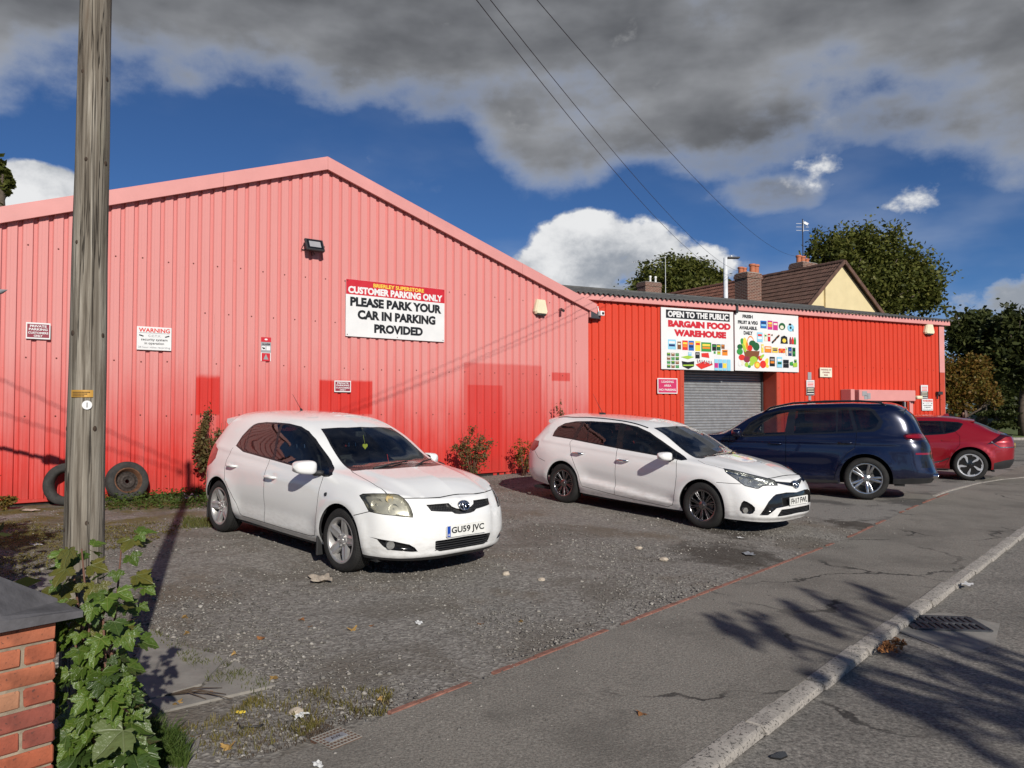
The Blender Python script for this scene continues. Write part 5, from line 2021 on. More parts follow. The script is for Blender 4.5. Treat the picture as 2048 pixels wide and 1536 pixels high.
RAILS['crossover'] = (3, [
 [(.78, 0, .22), (.76, .40, .22), (.68, .68, .225), (.50, .84, .23), (.38, .875, .24), (0, .885, .25), (-.5, .87, .235), (-1.0, .865, .235), (-1.5, .865, .235), (-2.2, .865, .24), (-2.9, .89, .26),
 (-3.4, .86, .28), (-3.60, .79, .30), (-3.68, .70, .31), (-3.73, .54, .31), (-3.755, .3, .31), (-3.76, 0, .31)],
 [(.83, 0, .34), (.81, .41, .34), (.725, .70, .345), (.53, .87, .35), (.40, .91, .36), (0, .93, .38), (-.5, .905, .35), (-1.0, .90, .34), (-1.5, .90, .34), (-2.2, .905, .35), (-2.9, .945, .38),
 (-3.4, .91, .40), (-3.63, .83, .42), (-3.74, .73, .43), (-3.80, .55, .43), (-3.82, .3, .43), (-3.83, 0, .43)],
 [(.835, 0, .55), (.815, .41, .55), (.73, .70, .56), (.54, .875, .58), (.40, .92, .60), (0, .945, .63), (-.5, .925, .60), (-1.0, .92, .60), (-1.5, .925, .60), (-2.2, .935, .62), (-2.9, .96, .66),
 (-3.4, .93, .68), (-3.66, .85, .68), (-3.775, .745, .67), (-3.83, .56, .67), (-3.85, .3, .67), (-3.855, 0, .67)],
 [(.79, 0, .72), (.765, .40, .73), (.67, .68, .75), (.48, .835, .78), (.34, .88, .80), (0, .915, .83), (-.5, .905, .84), (-1.0, .905, .85), (-1.5, .91, .86), (-2.2, .92, .88), (-2.9, .93, .90),
 (-3.4, .905, .90), (-3.66, .83, .89), (-3.785, .73, .88), (-3.835, .55, .88), (-3.855, .3, .88), (-3.86, 0, .88)],
 [(.70, 0, .83), (.67, .38, .845), (.57, .64, .87), (.39, .78, .90), (.26, .815, .925), (0, .84, .95), (-.5, .855, .975), (-1.0, .86, .985), (-1.5, .863, .995), (-2.2, .865, 1.02), (-2.9, .855, 1.07),
 (-3.35, .82, 1.08), (-3.60, .77, 1.07), (-3.74, .69, 1.05), (-3.79, .52, 1.06), (-3.81, .3, 1.065), (-3.815, 0, 1.07)],
 [(.26, .64, .945), (0, .66, .98), (-.5, .73, 1.03), (-1.05, .665, 1.30), (-1.5, .625, 1.43), (-2.2, .60, 1.475), (-2.85, .575, 1.40), (-3.2, .57, 1.275), (-3.5, .56, 1.13)],
 [(.38, .36, .94), (.05, .36, .995), (-.40, .38, 1.06), (-.95, .365, 1.325), (-1.40, .36, 1.465), (-2.2, .35, 1.53), (-2.85, .345, 1.455), (-3.22, .34, 1.325), (-3.53, .335, 1.17)],
 [(.44, 0, .945), (.08, 0, 1.0), (-.36, 0, 1.07), (-.90, 0, 1.335), (-1.35, 0, 1.48), (-2.2, 0, 1.548), (-2.85, 0, 1.475), (-3.23, 0, 1.34), (-3.54, 0, 1.185)],
])
POSE = {   # front axle x, y and heading of each vehicle
 'hatch': (-1.130, 8.194, -0.758),
 'estate': (3.328, 11.462, -0.818),
 'suv': (4.26, 16.48, R(153.3)),
 'crossover': (8.72, 20.24, R(152.8)),
}
WB = {'hatch': 2.60, 'estate': 2.70, 'suv': 3.105, 'crossover': 2.90}

def car_matrix(key):
 """stand the car on the ground with its four wheels"""
 x, y, yaw = POSE[key]
 f = Vector((math.cos(yaw), math.sin(yaw), 0))
 l = Vector((-math.sin(yaw), math.cos(yaw), 0))
 o = Vector((x, y, 0))
 hw = 0.78

 def z(dx, dy):
  p = o + f * dx + l * dy
  return gz(p.x, p.y)
 zf = (z(0, hw) + z(0, -hw)) / 2
 zr = (z(-WB[key], hw) + z(-WB[key], -hw)) / 2
 zl = (z(0, hw) + z(-WB[key], hw)) / 2
 zr2 = (z(0, -hw) + z(-WB[key], -hw)) / 2
 F = Vector((f.x * WB[key], f.y * WB[key], zf - zr)).normalized()
 L = Vector((l.x * 2 * hw, l.y * 2 * hw, zl - zr2))
 L = (L - F * L.dot(F)).normalized()
 U = F.cross(L)
 M = Matrix((F, L, U)).transposed().to_4x4()
 M.translation = (x, y, zf)
 return M

def make_shell(key, smooth=2):
 nf, rails = RAILS[key]
 V, F = body_grid(rails, nf)
 sh = Shell(V, F)
 sh.smooth(smooth, 0.5)
 return sh

def PS(*p):
 return [(a[0], a[-1]) for a in p]

def PC(*p):
 return [((a[1] - a[0]) * _h, a[2]) for a in p]

def PB(*p):
 return [((a[1] + a[0]) * _h, a[2]) for a in p]

def clip_poly(poly, p, q):
 """keep the part of poly to the left of the line p -> q"""
 out = []
 n = len(poly)

 def side(a):
  return (q[0] - p[0]) * (a[1] - p[1]) - (q[1] - p[1]) * (a[0] - p[0])
 for i in range(n):
  a, b = poly[i], poly[(i + 1) % n]
  sa, sb = side(a), side(b)
  if sa >= 0:
   out.append(a)
  if (sa > 0) != (sb > 0) and abs(sa - sb) > 1e-12:
   t = sa / (sa - sb)
   out.append((a[0] + (b[0] - a[0]) * t, a[1] + (b[1] - a[1]) * t))
 return out

def car_materials():
 def paint(key, col, metal, rough, flake=0.0, col2=None, dirt=0.0):
  a = NT(key, rough, metal)
  v = a.co('Object')
  base = a.ramp(a.noise(v, 1.7, 3.0), [(0.3, tuple(c * 0.97 for c in col)), (0.7, col)])
  if dirt:
   # road film that thins out upwards
   zz = a.sep(v)[2]
   film = a.math('MULTIPLY', a.rng(zz, 0.62, 0.15), a.rng(a.noise(a.map(v, (3, 3, 9)), 4.0, 6.0, 0.65), 0.35, 0.75))
   base = a.mix(a.math('MULTIPLY', film, dirt), base, (0.22, 0.19, 0.15))
  a.base(base)
  if flake:
   a.bump(a.noise(v, 900.0, 1.0), flake, 0.0005)
  a.set('Coat Weight', 1.0)
  a.set('Coat Roughness', 0.03)
  MATS[key] = a.m
 paint('paint_white', (0.80, 0.80, 0.785), 0.0, 0.35, dirt=0.35)
 paint('paint_white2', (0.79, 0.785, 0.77), 0.0, 0.35, dirt=0.40)
 paint('paint_navy', (0.003, 0.0062, 0.028), 0.30, 0.22, 0.02, dirt=0.25)
 paint('paint_red', (0.30, 0.007, 0.016), 0.35, 0.32, 0.02, dirt=0.2)
 plain('seam', (0.02, 0.02, 0.02), 0.8)
 plain('black_plastic', (0.022, 0.022, 0.023), 0.55, bump=0.15, bscale=300)
 plain('gloss_black', (0.010, 0.010, 0.011), 0.12, coat=0.5)
 plain('window_trim', (0.012, 0.012, 0.013), 0.25)
 plain('underbody', (0.012, 0.012, 0.012), 0.9)
 plain('lining', (0.035, 0.035, 0.037), 0.9)
 plain('dash_plastic', (0.022, 0.023, 0.025), 0.7, bump=0.1, bscale=400)
 plain('seat_cloth', (0.022, 0.023, 0.027), 0.95, bump=0.2, bscale=500)
 plain('seat_navy', (0.012, 0.014, 0.028), 0.9, bump=0.2, bscale=500)
 plain('chrome', (0.75, 0.75, 0.76), 0.12, 1.0)
 plain('lamp_inner', (0.55, 0.55, 0.52), 0.25, 0.8)
 plain('lamp_shell', (0.44, 0.435, 0.40), 0.35, 0.5)
 plain('lamp_amber', (0.70, 0.58, 0.34), 0.35, 0.3)
 plain('lamp_dark', (0.04, 0.045, 0.055), 0.3, 0.4)
 plain('plate_white', (0.74, 0.74, 0.70), 0.35)
 plain('plate_yellow', (0.74, 0.50, 0.03), 0.35)
 plain('plate_black', (0.012, 0.012, 0.012), 0.5)
 plain('plate_blue', (0.012, 0.06, 0.35), 0.4)
 plain('brake_metal', (0.20, 0.185, 0.17), 0.45, 0.8)
 plain('tail_red', (0.20, 0.003, 0.008), 0.12, coat=1.0)
 plain('tail_dark', (0.035, 0.002, 0.004), 0.1, coat=1.0)
 plain('mirror_glass', (0.7, 0.72, 0.75), 0.03, 1.0)
 plain('rim_five', (0.44, 0.43, 0.42), 0.38, 0.6)
 plain('rim_ten', (0.22, 0.215, 0.22), 0.24, 0.95)
 plain('rim_vee', (0.55, 0.55, 0.55), 0.25, 0.95)
 plain('rim_aero', (0.72, 0.72, 0.72), 0.3, 0.7)
 a = NT('tyre', 0.82)
 v = a.co('Object')
 a.base(a.ramp(a.noise(v, 9.0, 6.0, 0.65), [(0.35, (0.007, 0.007, 0.007)), (0.75, (0.020, 0.019, 0.018))]))
 # tread blocks and moulded sidewall rings
 s = a.sep(v)
 rad = a.math('SQRT', a.math('ADD', a.math('MULTIPLY', s[0], s[0]), a.math('MULTIPLY', s[2], s[2])))
 ang = a.math('ARCTAN2', s[2], s[0])
 w = a.math('SINE', a.math('ADD', a.math('MULTIPLY', ang, 74.0), a.math('MULTIPLY', s[1], 60.0)))
 a.bump(a.math('ADD', a.math('MULTIPLY', w, 0.6), a.math('SINE', a.math('MULTIPLY', rad, 420.0))), 0.35, 0.004)
 MATS['tyre'] = a.m

 def glass(key, tint, refl, ior=1.52, film=0.0):
  a = NT(key)
  t = a.t
  tr = a.n('ShaderNodeBsdfTransparent')
  tr.inputs[0].default_value = (*tint, 1)
  gl = a.n('ShaderNodeBsdfGlossy')
  gl.inputs['Roughness'].default_value = 0.012
  gl.inputs['Color'].default_value = (1, 1, 1, 1)
  fr = a.n('ShaderNodeFresnel')
  fr.inputs['IOR'].default_value = ior
  f = a.math('MULTIPLY', fr.outputs[0], refl, clamp=True)
  mx = a.n('ShaderNodeMixShader')
  t.links.new(f, mx.inputs[0])
  t.links.new(tr.outputs[0], mx.inputs[1])
  t.links.new(gl.outputs[0], mx.inputs[2])
  if film:
   df = a.n('ShaderNodeBsdfDiffuse')
   df.inputs[0].default_value = (0.35, 0.34, 0.32, 1)
   m2 = a.n('ShaderNodeMixShader')
   g = a.math('MULTIPLY', a.rng(a.noise(a.co('Object'), 5.0, 6.0, 0.7), 0.3, 0.8), film)
   t.links.new(g, m2.inputs[0])
   t.links.new(mx.outputs[0], m2.inputs[1])
   t.links.new(df.outputs[0], m2.inputs[2])
   mx = m2
  t.links.new(mx.outputs[0], a.out.inputs['Surface'])
  MATS[key] = a.m
 glass('glass_clear', (0.72, 0.78, 0.76), 1.25, film=0.03)
 glass('glass_side', (0.52, 0.57, 0.56), 1.5, film=0.03)
 glass('glass_dark', (0.10, 0.11, 0.11), 1.5, film=0.02)
 glass('lamp_lens', (0.95, 0.94, 0.88), 1.1, film=0.05)
 glass('lamp_lens2', (0.93, 0.95, 0.97), 1.1, film=0.03)

def car_root(key, name, label):
 e = thing(name, label, 'car')
 M = car_matrix(key)
 e.matrix_world = M
 return e

def side_parts(sh, root, name, part, mats, **kw):
 for s in (1, -1):
  sh.build(name, part, mats, root, side=s, **kw)

def headlamp(sh, root, part, lens, depth, bowls, housing='lamp_shell'):
 """clear cover over a recessed housing with reflector bowls, both sides"""
 for s in (1, -1):
  o = sh.build('headlight', part, lens, root, side=s)
  h = sh.build('lamp_housing', part, housing, o, offset=-depth, walls=1, side=s)
  for c, r, d, mt in bowls:
   m = MB()
   half_bowl(m, (0, 0, 0), r, d, (0.85, 0.45, 0.05), 0)
   m.cyl((-d * 0.45 * 0.85, -d * 0.45 * 0.45, 0), (-d * 0.15, -d * 0.08, 0), r * 0.16, r * 0.13, 8, 0)
   m.move(Matrix.Diagonal((1, s, 1, 1)) @ Matrix.Translation(c))
   m.build('reflector', [mt], o, smooth=True)

def gap_lines(sh, lines, w=0.0036):
 for view, pts, pred in lines:
  sh.cut('gap', strip(pts, w), view, pred)

def cups(*pts):
 """shallow finger recesses behind the door handles"""
 def fn(c, n):
  if c.y < 0.6:
   return None
  return Vector((0, -sum(0.020 * math.exp(-((c.x - x) / 0.062) ** 2 - ((c.z - z) / 0.032) ** 2) for x, z in pts), 0))
 return fn

def fold_mirror(o, s, x, y):
 """the passenger-side mirror is folded back along the glass"""
 if s > 0:
  p = Vector((x, y, 0))
  o.matrix_local = Matrix.Translation(p + Vector((-.10, 0, 0))) @ Matrix.Rotation(R(92), 4, 'Z') @ Matrix.Translation(-p)

def near_side(c):
 return c.y > 0.45

# ------------------------------------------------------------------ white five-door hatchback
def make_hatch():
 key = 'hatch'
 sh = make_shell(key, 1)
 Rt, hub = 0.317, 0.317
 fl = [arch_flare(0, hub, 0.40, 0.014, 0.055), arch_flare(-2.6, hub, 0.40, 0.014, 0.055)]

 def push(c, n):
  d = Vector((0, 0, 0))
  if c.y > 0.6:
   for f in fl:
    d.y += f(c.x, c.z)
   if -2.35 < c.x < -0.35:
    k = smoothstep(-2.35, -2.05, c.x) * smoothstep(-0.35, -0.6, c.x)
    d.y -= 0.016 * k * math.exp(-((c.z - 0.43) / 0.09) ** 2)
    d.y += 0.012 * k * math.exp(-((c.z - 0.27) / 0.05) ** 2)
    d.y += 0.006 * k * smoothstep(0.76, 0.80, c.z) * smoothstep(0.98, 0.86, c.z)
  if c.x > 0.4 and c.z < 0.80:
   d.x += 0.016 * smoothstep(0.43, 0.37, abs(c.y)) * smoothstep(0.80, 0.70, c.z) * smoothstep(0.30, 0.42, c.z)
   d.x += 0.02 * math.exp(-((c.z - 0.25) / 0.035) ** 2)
  if c.x > -0.2 and c.z > 0.74 and n.z > 0.5:
   yk = 0.44 + 0.10 * smoothstep(0.7, -0.1, c.x)
   d.z += 0.013 * smoothstep(yk + 0.05, yk - 0.03, abs(c.y))
  # crisp shoulder under the glass
  if c.y > 0.5 and -2.9 < c.x < -0.3:
   d.y += 0.010 * math.exp(-((c.z - (0.93 + (-0.45 - c.x) * 0.045)) / 0.03) ** 2)
  return d
 sh.push(push)
 sh.push(cups((-1.34, .803), (-2.254, .843)))
 # ---- outlines
 dlo = PS((-2.35, 1.075), (-2.289, 1.196), (-2.20, 1.288), (-2.14, 1.338), (-2.07, 1.362), (-1.898, 1.384), (-1.645, 1.393), (-1.409, 1.394), (-1.186, 1.373), (-1.026, 1.330),
   (-.851, 1.256), (-.64, 1.138), (-.426, 1.018), (-.29, .960), (-.25, .938), (-.28, .915), (-.345, .908), (-.519, .934), (-.996, .960), (-1.483, .987), (-2.112, 1.019))
 doorf = [(-.36, .90), (-.389, .789), (-.403, .628), (-.415, .474), (-.434, .36), (-.47, .29), (-.55, .272), (-1.0, .268), (-1.509, .272), (-1.484, .446), (-1.486, .665), (-1.488, .848), (-1.477, 1.0), (-.996, .98), (-.5, .95)]
 doorr = [(-1.509, .272), (-1.484, .446), (-1.486, .665), (-1.488, .848), (-1.477, 1.0), (-2.112, 1.03), (-2.389, 1.06), (-2.447, .894), (-2.449, .791), (-2.389, .656), (-2.242, .523), (-2.133, .406), (-2.076, .30), (-2.03, .276)]
 sh.cut('door_front', doorf, 'S', near_side)
 sh.cut('door_rear', doorr, 'S', near_side)
 bon = [(.80, -.02), (.795, .20), (.735, .42), (.66, .59), (.526, .695), (.382, .706), (.163, .688), (-.11, .648), (-.19, .60), (-.08, .45), (.0, .25), (.03, -.02)]
 sh.cut('bonnet', bon, 'T', lambda c: c.z > 0.74 and c.x > -0.3)
 # bumper skin edge at the bonnet: everything under the shut line belongs to the body again
 sh.cut('body', [(-1.2, .2), (1.0, .2), (1.0, .60), (-.045, .794), (-.20, .792), (-.375, .788), (-.5, .797), (-.56, .795), (-1.2, .795)], 'C', lambda c: c.x > 0.5, only=['bonnet'])
 gap_lines(sh, [
  ('S', [(-.355, .925), (-.369, .902), (-.389, .789), (-.403, .628), (-.415, .474), (-.434, .36), (-.47, .29), (-.55, .272), (-1.0, .268), (-1.509, .272), (-2.03, .276), (-2.076, .30), (-2.133, .406), (-2.242, .523), (-2.389, .656), (-2.449, .791), (-2.447, .894), (-2.389, 1.05)], near_side),
  ('S', [(-1.509, .272), (-1.484, .446), (-1.486, .665), (-1.488, .848), (-1.475, 1.0)], near_side),
  ('T', [(.526, .699), (.382, .706), (.163, .688), (-.11, .648), (-.19, .62)], lambda c: c.z > 0.72),
  ('C', [(-.60, .797), (-.50, .797), (-.375, .788), (-.20, .792), (-.045, .794)], lambda c: c.x > 0.55),
  ('C', [(.442, .602), (.28, .659)], lambda c: c.x > 0.1),
 ])
 head = PC((.282, .833, .792), (.310, .820, .808), (.419, .776, .821), (.526, .699, .826), (.574, .652, .825), (.607, .622, .818), (.652, .599, .793), (.703, .581, .746), (.738, .574, .702), (.767, .571, .650),
   (.772, .576, .630), (.734, .639, .635), (.666, .715, .646), (.583, .780, .651), (.484, .825, .660), (.442, .836, .663), (.405, .838, .699), (.356, .837, .745), (.316, .836, .770))
 sh.cut('gap', grow(head, 0.006), 'C', lambda c: c.x > 0.2)
 sh.cut('head', head, 'C', lambda c: c.x > 0.2)
 sh.cut('grille', [(-.05, .622), (.075, .625), (.129, .634), (.164, .654), (.294, .666), (.395, .676), (.418, .733), (.327, .736), (.168, .734), (.145, .703), (.10, .683), (.065, .675), (-.05, .672)], 'F', lambda c: c.x > 0.6)
 sh.cut('lower_grille', rounded([(-.06, .285), (.30, .285), (.355, .31), (.372, .395), (.0, .404), (-.06, .404)], .015), 'F', lambda c: c.x > 0.6)
 sh.cut('fog', PC((.464, .845, .426), (.545, .824, .422), (.697, .728, .406), (.788, .614, .377), (.808, .563, .345), (.811, .525, .304), (.790, .574, .303), (.733, .669, .313), (.654, .746, .320), (.614, .781, .347),
     (.583, .804, .382), (.558, .819, .412)), 'C', lambda c: c.x > 0.3)
 sh.cut('lip', [(-1.1, .10), (.34, .10), (.34, .238), (.0, .235), (-.3, .238), (-1.1, .240)], 'C', lambda c: c.x > 0.3)
 sh.cut('tail', [(-2.79, .998), (-2.775, .94), (-2.775, .885), (-2.86, .82), (-3.02, .765), (-3.3, .80), (-3.3, 1.02), (-2.98, 1.055)], 'S', lambda c: c.y > 0.42)
 # ---- glass
 sh.cut('cowl', [(-.93, -.02), (-.935, .18), (-.99, .487), (-.682, .556), (-.426, .591), (-.269, .611), (-.155, .622), (-.063, .50), (.006, .29), (.02, -.02)], 'T', lambda c: c.z > 0.9)
 sh.cut('windscreen', [(-.915, -.02), (-.918, .18), (-.965, .465), (-.682, .530), (-.426, .565), (-.30, .582), (-.215, .50), (-.15, .29), (-.13, -.02)], 'T', lambda c: c.z > 0.9)
 sh.cut('window_trim', dlo, 'S', near_side)
 ins = grow(dlo, -0.020)
 f1 = clip_poly(clip_poly(ins, (-.468, .90), (-.70, 1.18)), (-1.512, 1.382), (-1.385, 1.0))
 f2 = clip_poly(clip_poly(ins, (-1.44, 1.0), (-1.565, 1.38)), (-2.13, 1.31), (-2.105, 1.03))
 f3 = clip_poly(ins, (-2.12, 1.03), (-2.145, 1.31))
 f4 = clip_poly(ins, (-.705, 1.14), (-.49, .90))
 sh.cut('win_front', f1, 'S', near_side)
 sh.cut('win_rear', f2, 'S', near_side)
 sh.cut('win_rear_quarter', f3, 'S', near_side)
 sh.cut('win_front_quarter', f4, 'S', near_side)
 sh.cut('rear_window', rounded([(-2.99, -.05), (-2.99, .42), (-3.17, .50), (-3.19, -.05)], .02), 'T', lambda c: c.x < -2.9)
 for ax in (0, -2.6):
  sh.cut('hole', circle_poly(ax, hub + 0.008, 0.358), 'S', lambda c: c.y > 0.4)
 sh.done()

 root = car_root(key, 'hatchback_car', 'white five-door hatchback with GU59 JVC plate parked on the gravel in front')
 W = 'paint_white'
 sh.build('body', 'body', W, root)
 sh.build('panel_gap', 'gap', 'seam', root, offset=-0.006)['kind'] = 'stuff'
 sh.build('bonnet', 'bonnet', W, root)
 for s in (1, -1):
  d1 = sh.build('door', 'door_front', W, root, side=s)
  d2 = sh.build('door', 'door_rear', W, root, side=s)
  handle(d1, -1.35, .873, .803, s, W, tilt=0.004)
  handle(d2, -2.264, .870, .843, s, W, tilt=0.004)
  sh.build('window', 'win_front', 'glass_side', root, side=s)
  sh.build('window', 'win_rear', 'glass_side', root, side=s)
  sh.build('window', 'win_rear_quarter', 'glass_side', root, side=s)
  sh.build('window', 'win_front_quarter', 'glass_side', root, side=s)
  sh.build('window_trim', 'window_trim', 'window_trim', root, side=s)
  fold_mirror(door_mirror(root, (-.485, .985, 1.0), s, (.085, .125, .070), (W, 'black_plastic'), (-.42, .825, .925)), s, -.46, .86)
  sh.build('tail_light', 'tail', 'tail_red', root, side=s)
  fg = sh.build('fog_recess', 'fog', 'gloss_black', root, offset=-0.045, walls=1, side=s)
  m = MB()
  m.cyl((.62, s * .725, .365), (.672, s * .745, .365), .036, .040, 20, 0)
  m.build('fog_lamp', ['lamp_inner'], fg, angle=40)
  m = MB()
  m.box((-.395, s * .79, .20), (.03, .15, .20), 0, bev=.008)
  m.box((-3.0, s * .74, .22), (.03, .15, .20), 0, bev=.008)
  m.build('mudflap', ['black_plastic'], root)
  m = MB()
  m.cyl((-.259, s * .862, .742), (-.259, s * .876, .742), .022, .018, 14, 0)
  m.build('side_repeater', ['lamp_dark'], root, angle=40)
 sh.build('windscreen', 'windscreen', 'glass_clear', root)
 sh.build('cowl', 'cowl', 'window_trim', root)
 sh.build('rear_window', 'rear_window', 'glass_dark', root)
 headlamp(sh, root, 'head', 'lamp_lens', 0.05, [((.475, .775, .725), .060, .06, 'chrome'), ((.615, .680, .690), .050, .05, 'chrome'), ((.545, .68, .785), .036, .03, 'lamp_amber')])
 g = sh.build('grille', 'grille', 'black_plastic', root, offset=-0.03, walls=1)
 m = MB()
 for i in range(-13, 14):
  for j in range(4):
   y = i * 0.03 + (0.015 if j % 2 else 0)
   z = 0.655 + j * 0.022
   x = .858 - 0.9 * y * y * 0.30 - (z - .65) * 0.55
   if abs(y) > 0.11:
    m.tube([(x + .012, y - .012, z), (x + .012, y, z + .009), (x + .012, y + .012, z), (x + .012, y, z - .009)], .0022, 4, 0, True)
 m.build('grille_mesh', ['gloss_black'], g)['kind'] = 'stuff'
 lg = sh.build('lower_grille', 'lower_grille', 'black_plastic', root, offset=-0.05, walls=1)
 m = MB()
 for k in range(5):
  z = .300 + k * .022
  m.tube([(.868 - .10 * abs(y) ** 2.0, y, z) for y in np.linspace(-.355, .355, 13)], .0055, 6, 0)
 m.build('grille_slat', ['black_plastic'], lg, smooth=True)
 sh.build('bumper_lip', 'lip', 'black_plastic', root)
 ring_badge(root, (.862, 0, .705), .068, .35)
 plate_part(root, 'GU59 JVC', (.918, 0, .475), .06)
 # wipers, aerial, spoiler, air freshener
 for y0, y1 in ((-.42, .10), (.10, .52)):
  m = MB()
  m.tube([(-.02 - .30 * y0 * y0, y0, 1.000), (-.10 - .2 * y1 * y1, (y0 + y1) / 2, 1.035), (-.17 - .35 * y1 * y1, y1, 1.045)], [.012, .010, .007], 6, 0)
  m.build('wiper', ['black_plastic'], root, smooth=True)
 m = MB()
 m.cyl((-2.20, 0, 1.505), (-2.23, 0, 1.53), .018, .012, 10, 0)
 m.cyl((-2.23, 0, 1.53), (-2.44, 0, 1.71), .004, .002, 6, 0)
 m.build('aerial', ['black_plastic'], root)
 m = MB()
 rows = []
 for y in np.linspace(-.585, .585, 15):
  k = (y / .585) ** 2
  rows.append([(-2.72, y, 1.462 - .095 * k), (-2.9, y, 1.462 - .085 * k), (-3.075 + .06 * k, y, 1.438 - .07 * k), (-3.085 + .06 * k, y, 1.395 - .07 * k), (-2.93, y, 1.33 - .07 * k)])
 m.grid(rows, 0, flip=True)
 for r_, fl_ in ((rows[0], False), (rows[-1], True)):
  i = len(m.v)
  m.add(r_, [tuple(range(5)) if not fl_ else tuple(range(4, -1, -1))], 0)
 m.build('spoiler', [W], root, angle=35)
 m = MB()
 hp = []
 for i in range(20):
  t = 2 * math.pi * i / 20
  hp.append((0.035 * 16 * math.sin(t) ** 3 / 16, 0.036 * (13 * math.cos(t) - 5 * math.cos(2 * t) - 2 * math.cos(3 * t) - math.cos(4 * t)) / 16))
 m.prism(hp, lambda p: (-.80, -.02 + p[0], 1.165 + p[1]), lambda p: (-.792, -.02 + p[0], 1.165 + p[1]), 0)
 plain('freshener', (0.52, 0.56, 0.06), 0.6)
 m.cyl((-.80, -.02, 1.19), (-.84, -.02, 1.29), .0015, None, 4, 0)
 m.build('air_freshener', ['freshener'], root)
 m = MB()
 m.box((-.86, 0, 1.30), (.035, .22, .065), 0, bev=.015)
 m.cyl((-.86, 0, 1.31), (-.90, 0, 1.37), .012, None, 8, 0)
 m.build('interior_mirror', ['dash_plastic'], root)
 seats(root, {'floor': .27, 'seats': [(-1.22, .36, .50, .95), (-1.22, -.36, .50, .95), (-2.05, 0, 1.25, .90)], 'dash': {'x0': -.56, 'x1': -.02, 'z': .95, 'hw': .70}})
 car_common(sh, root, {'floor_z': .18, 'x_rear': -3.05, 'x_front': .50, 'hw': .77, 'arch_r': .358, 'axles': (0, -2.6), 'hub_z': hub})
 ms = wheel_meshes('hatch', Rt, .222, .215, 'five')
 for x, sp in ((0, 0.2), (-2.6, 0.9)):
  for s in (1, -1):
   put_wheel(root, ms, x, s * .755, hub, s, sp)
 return root

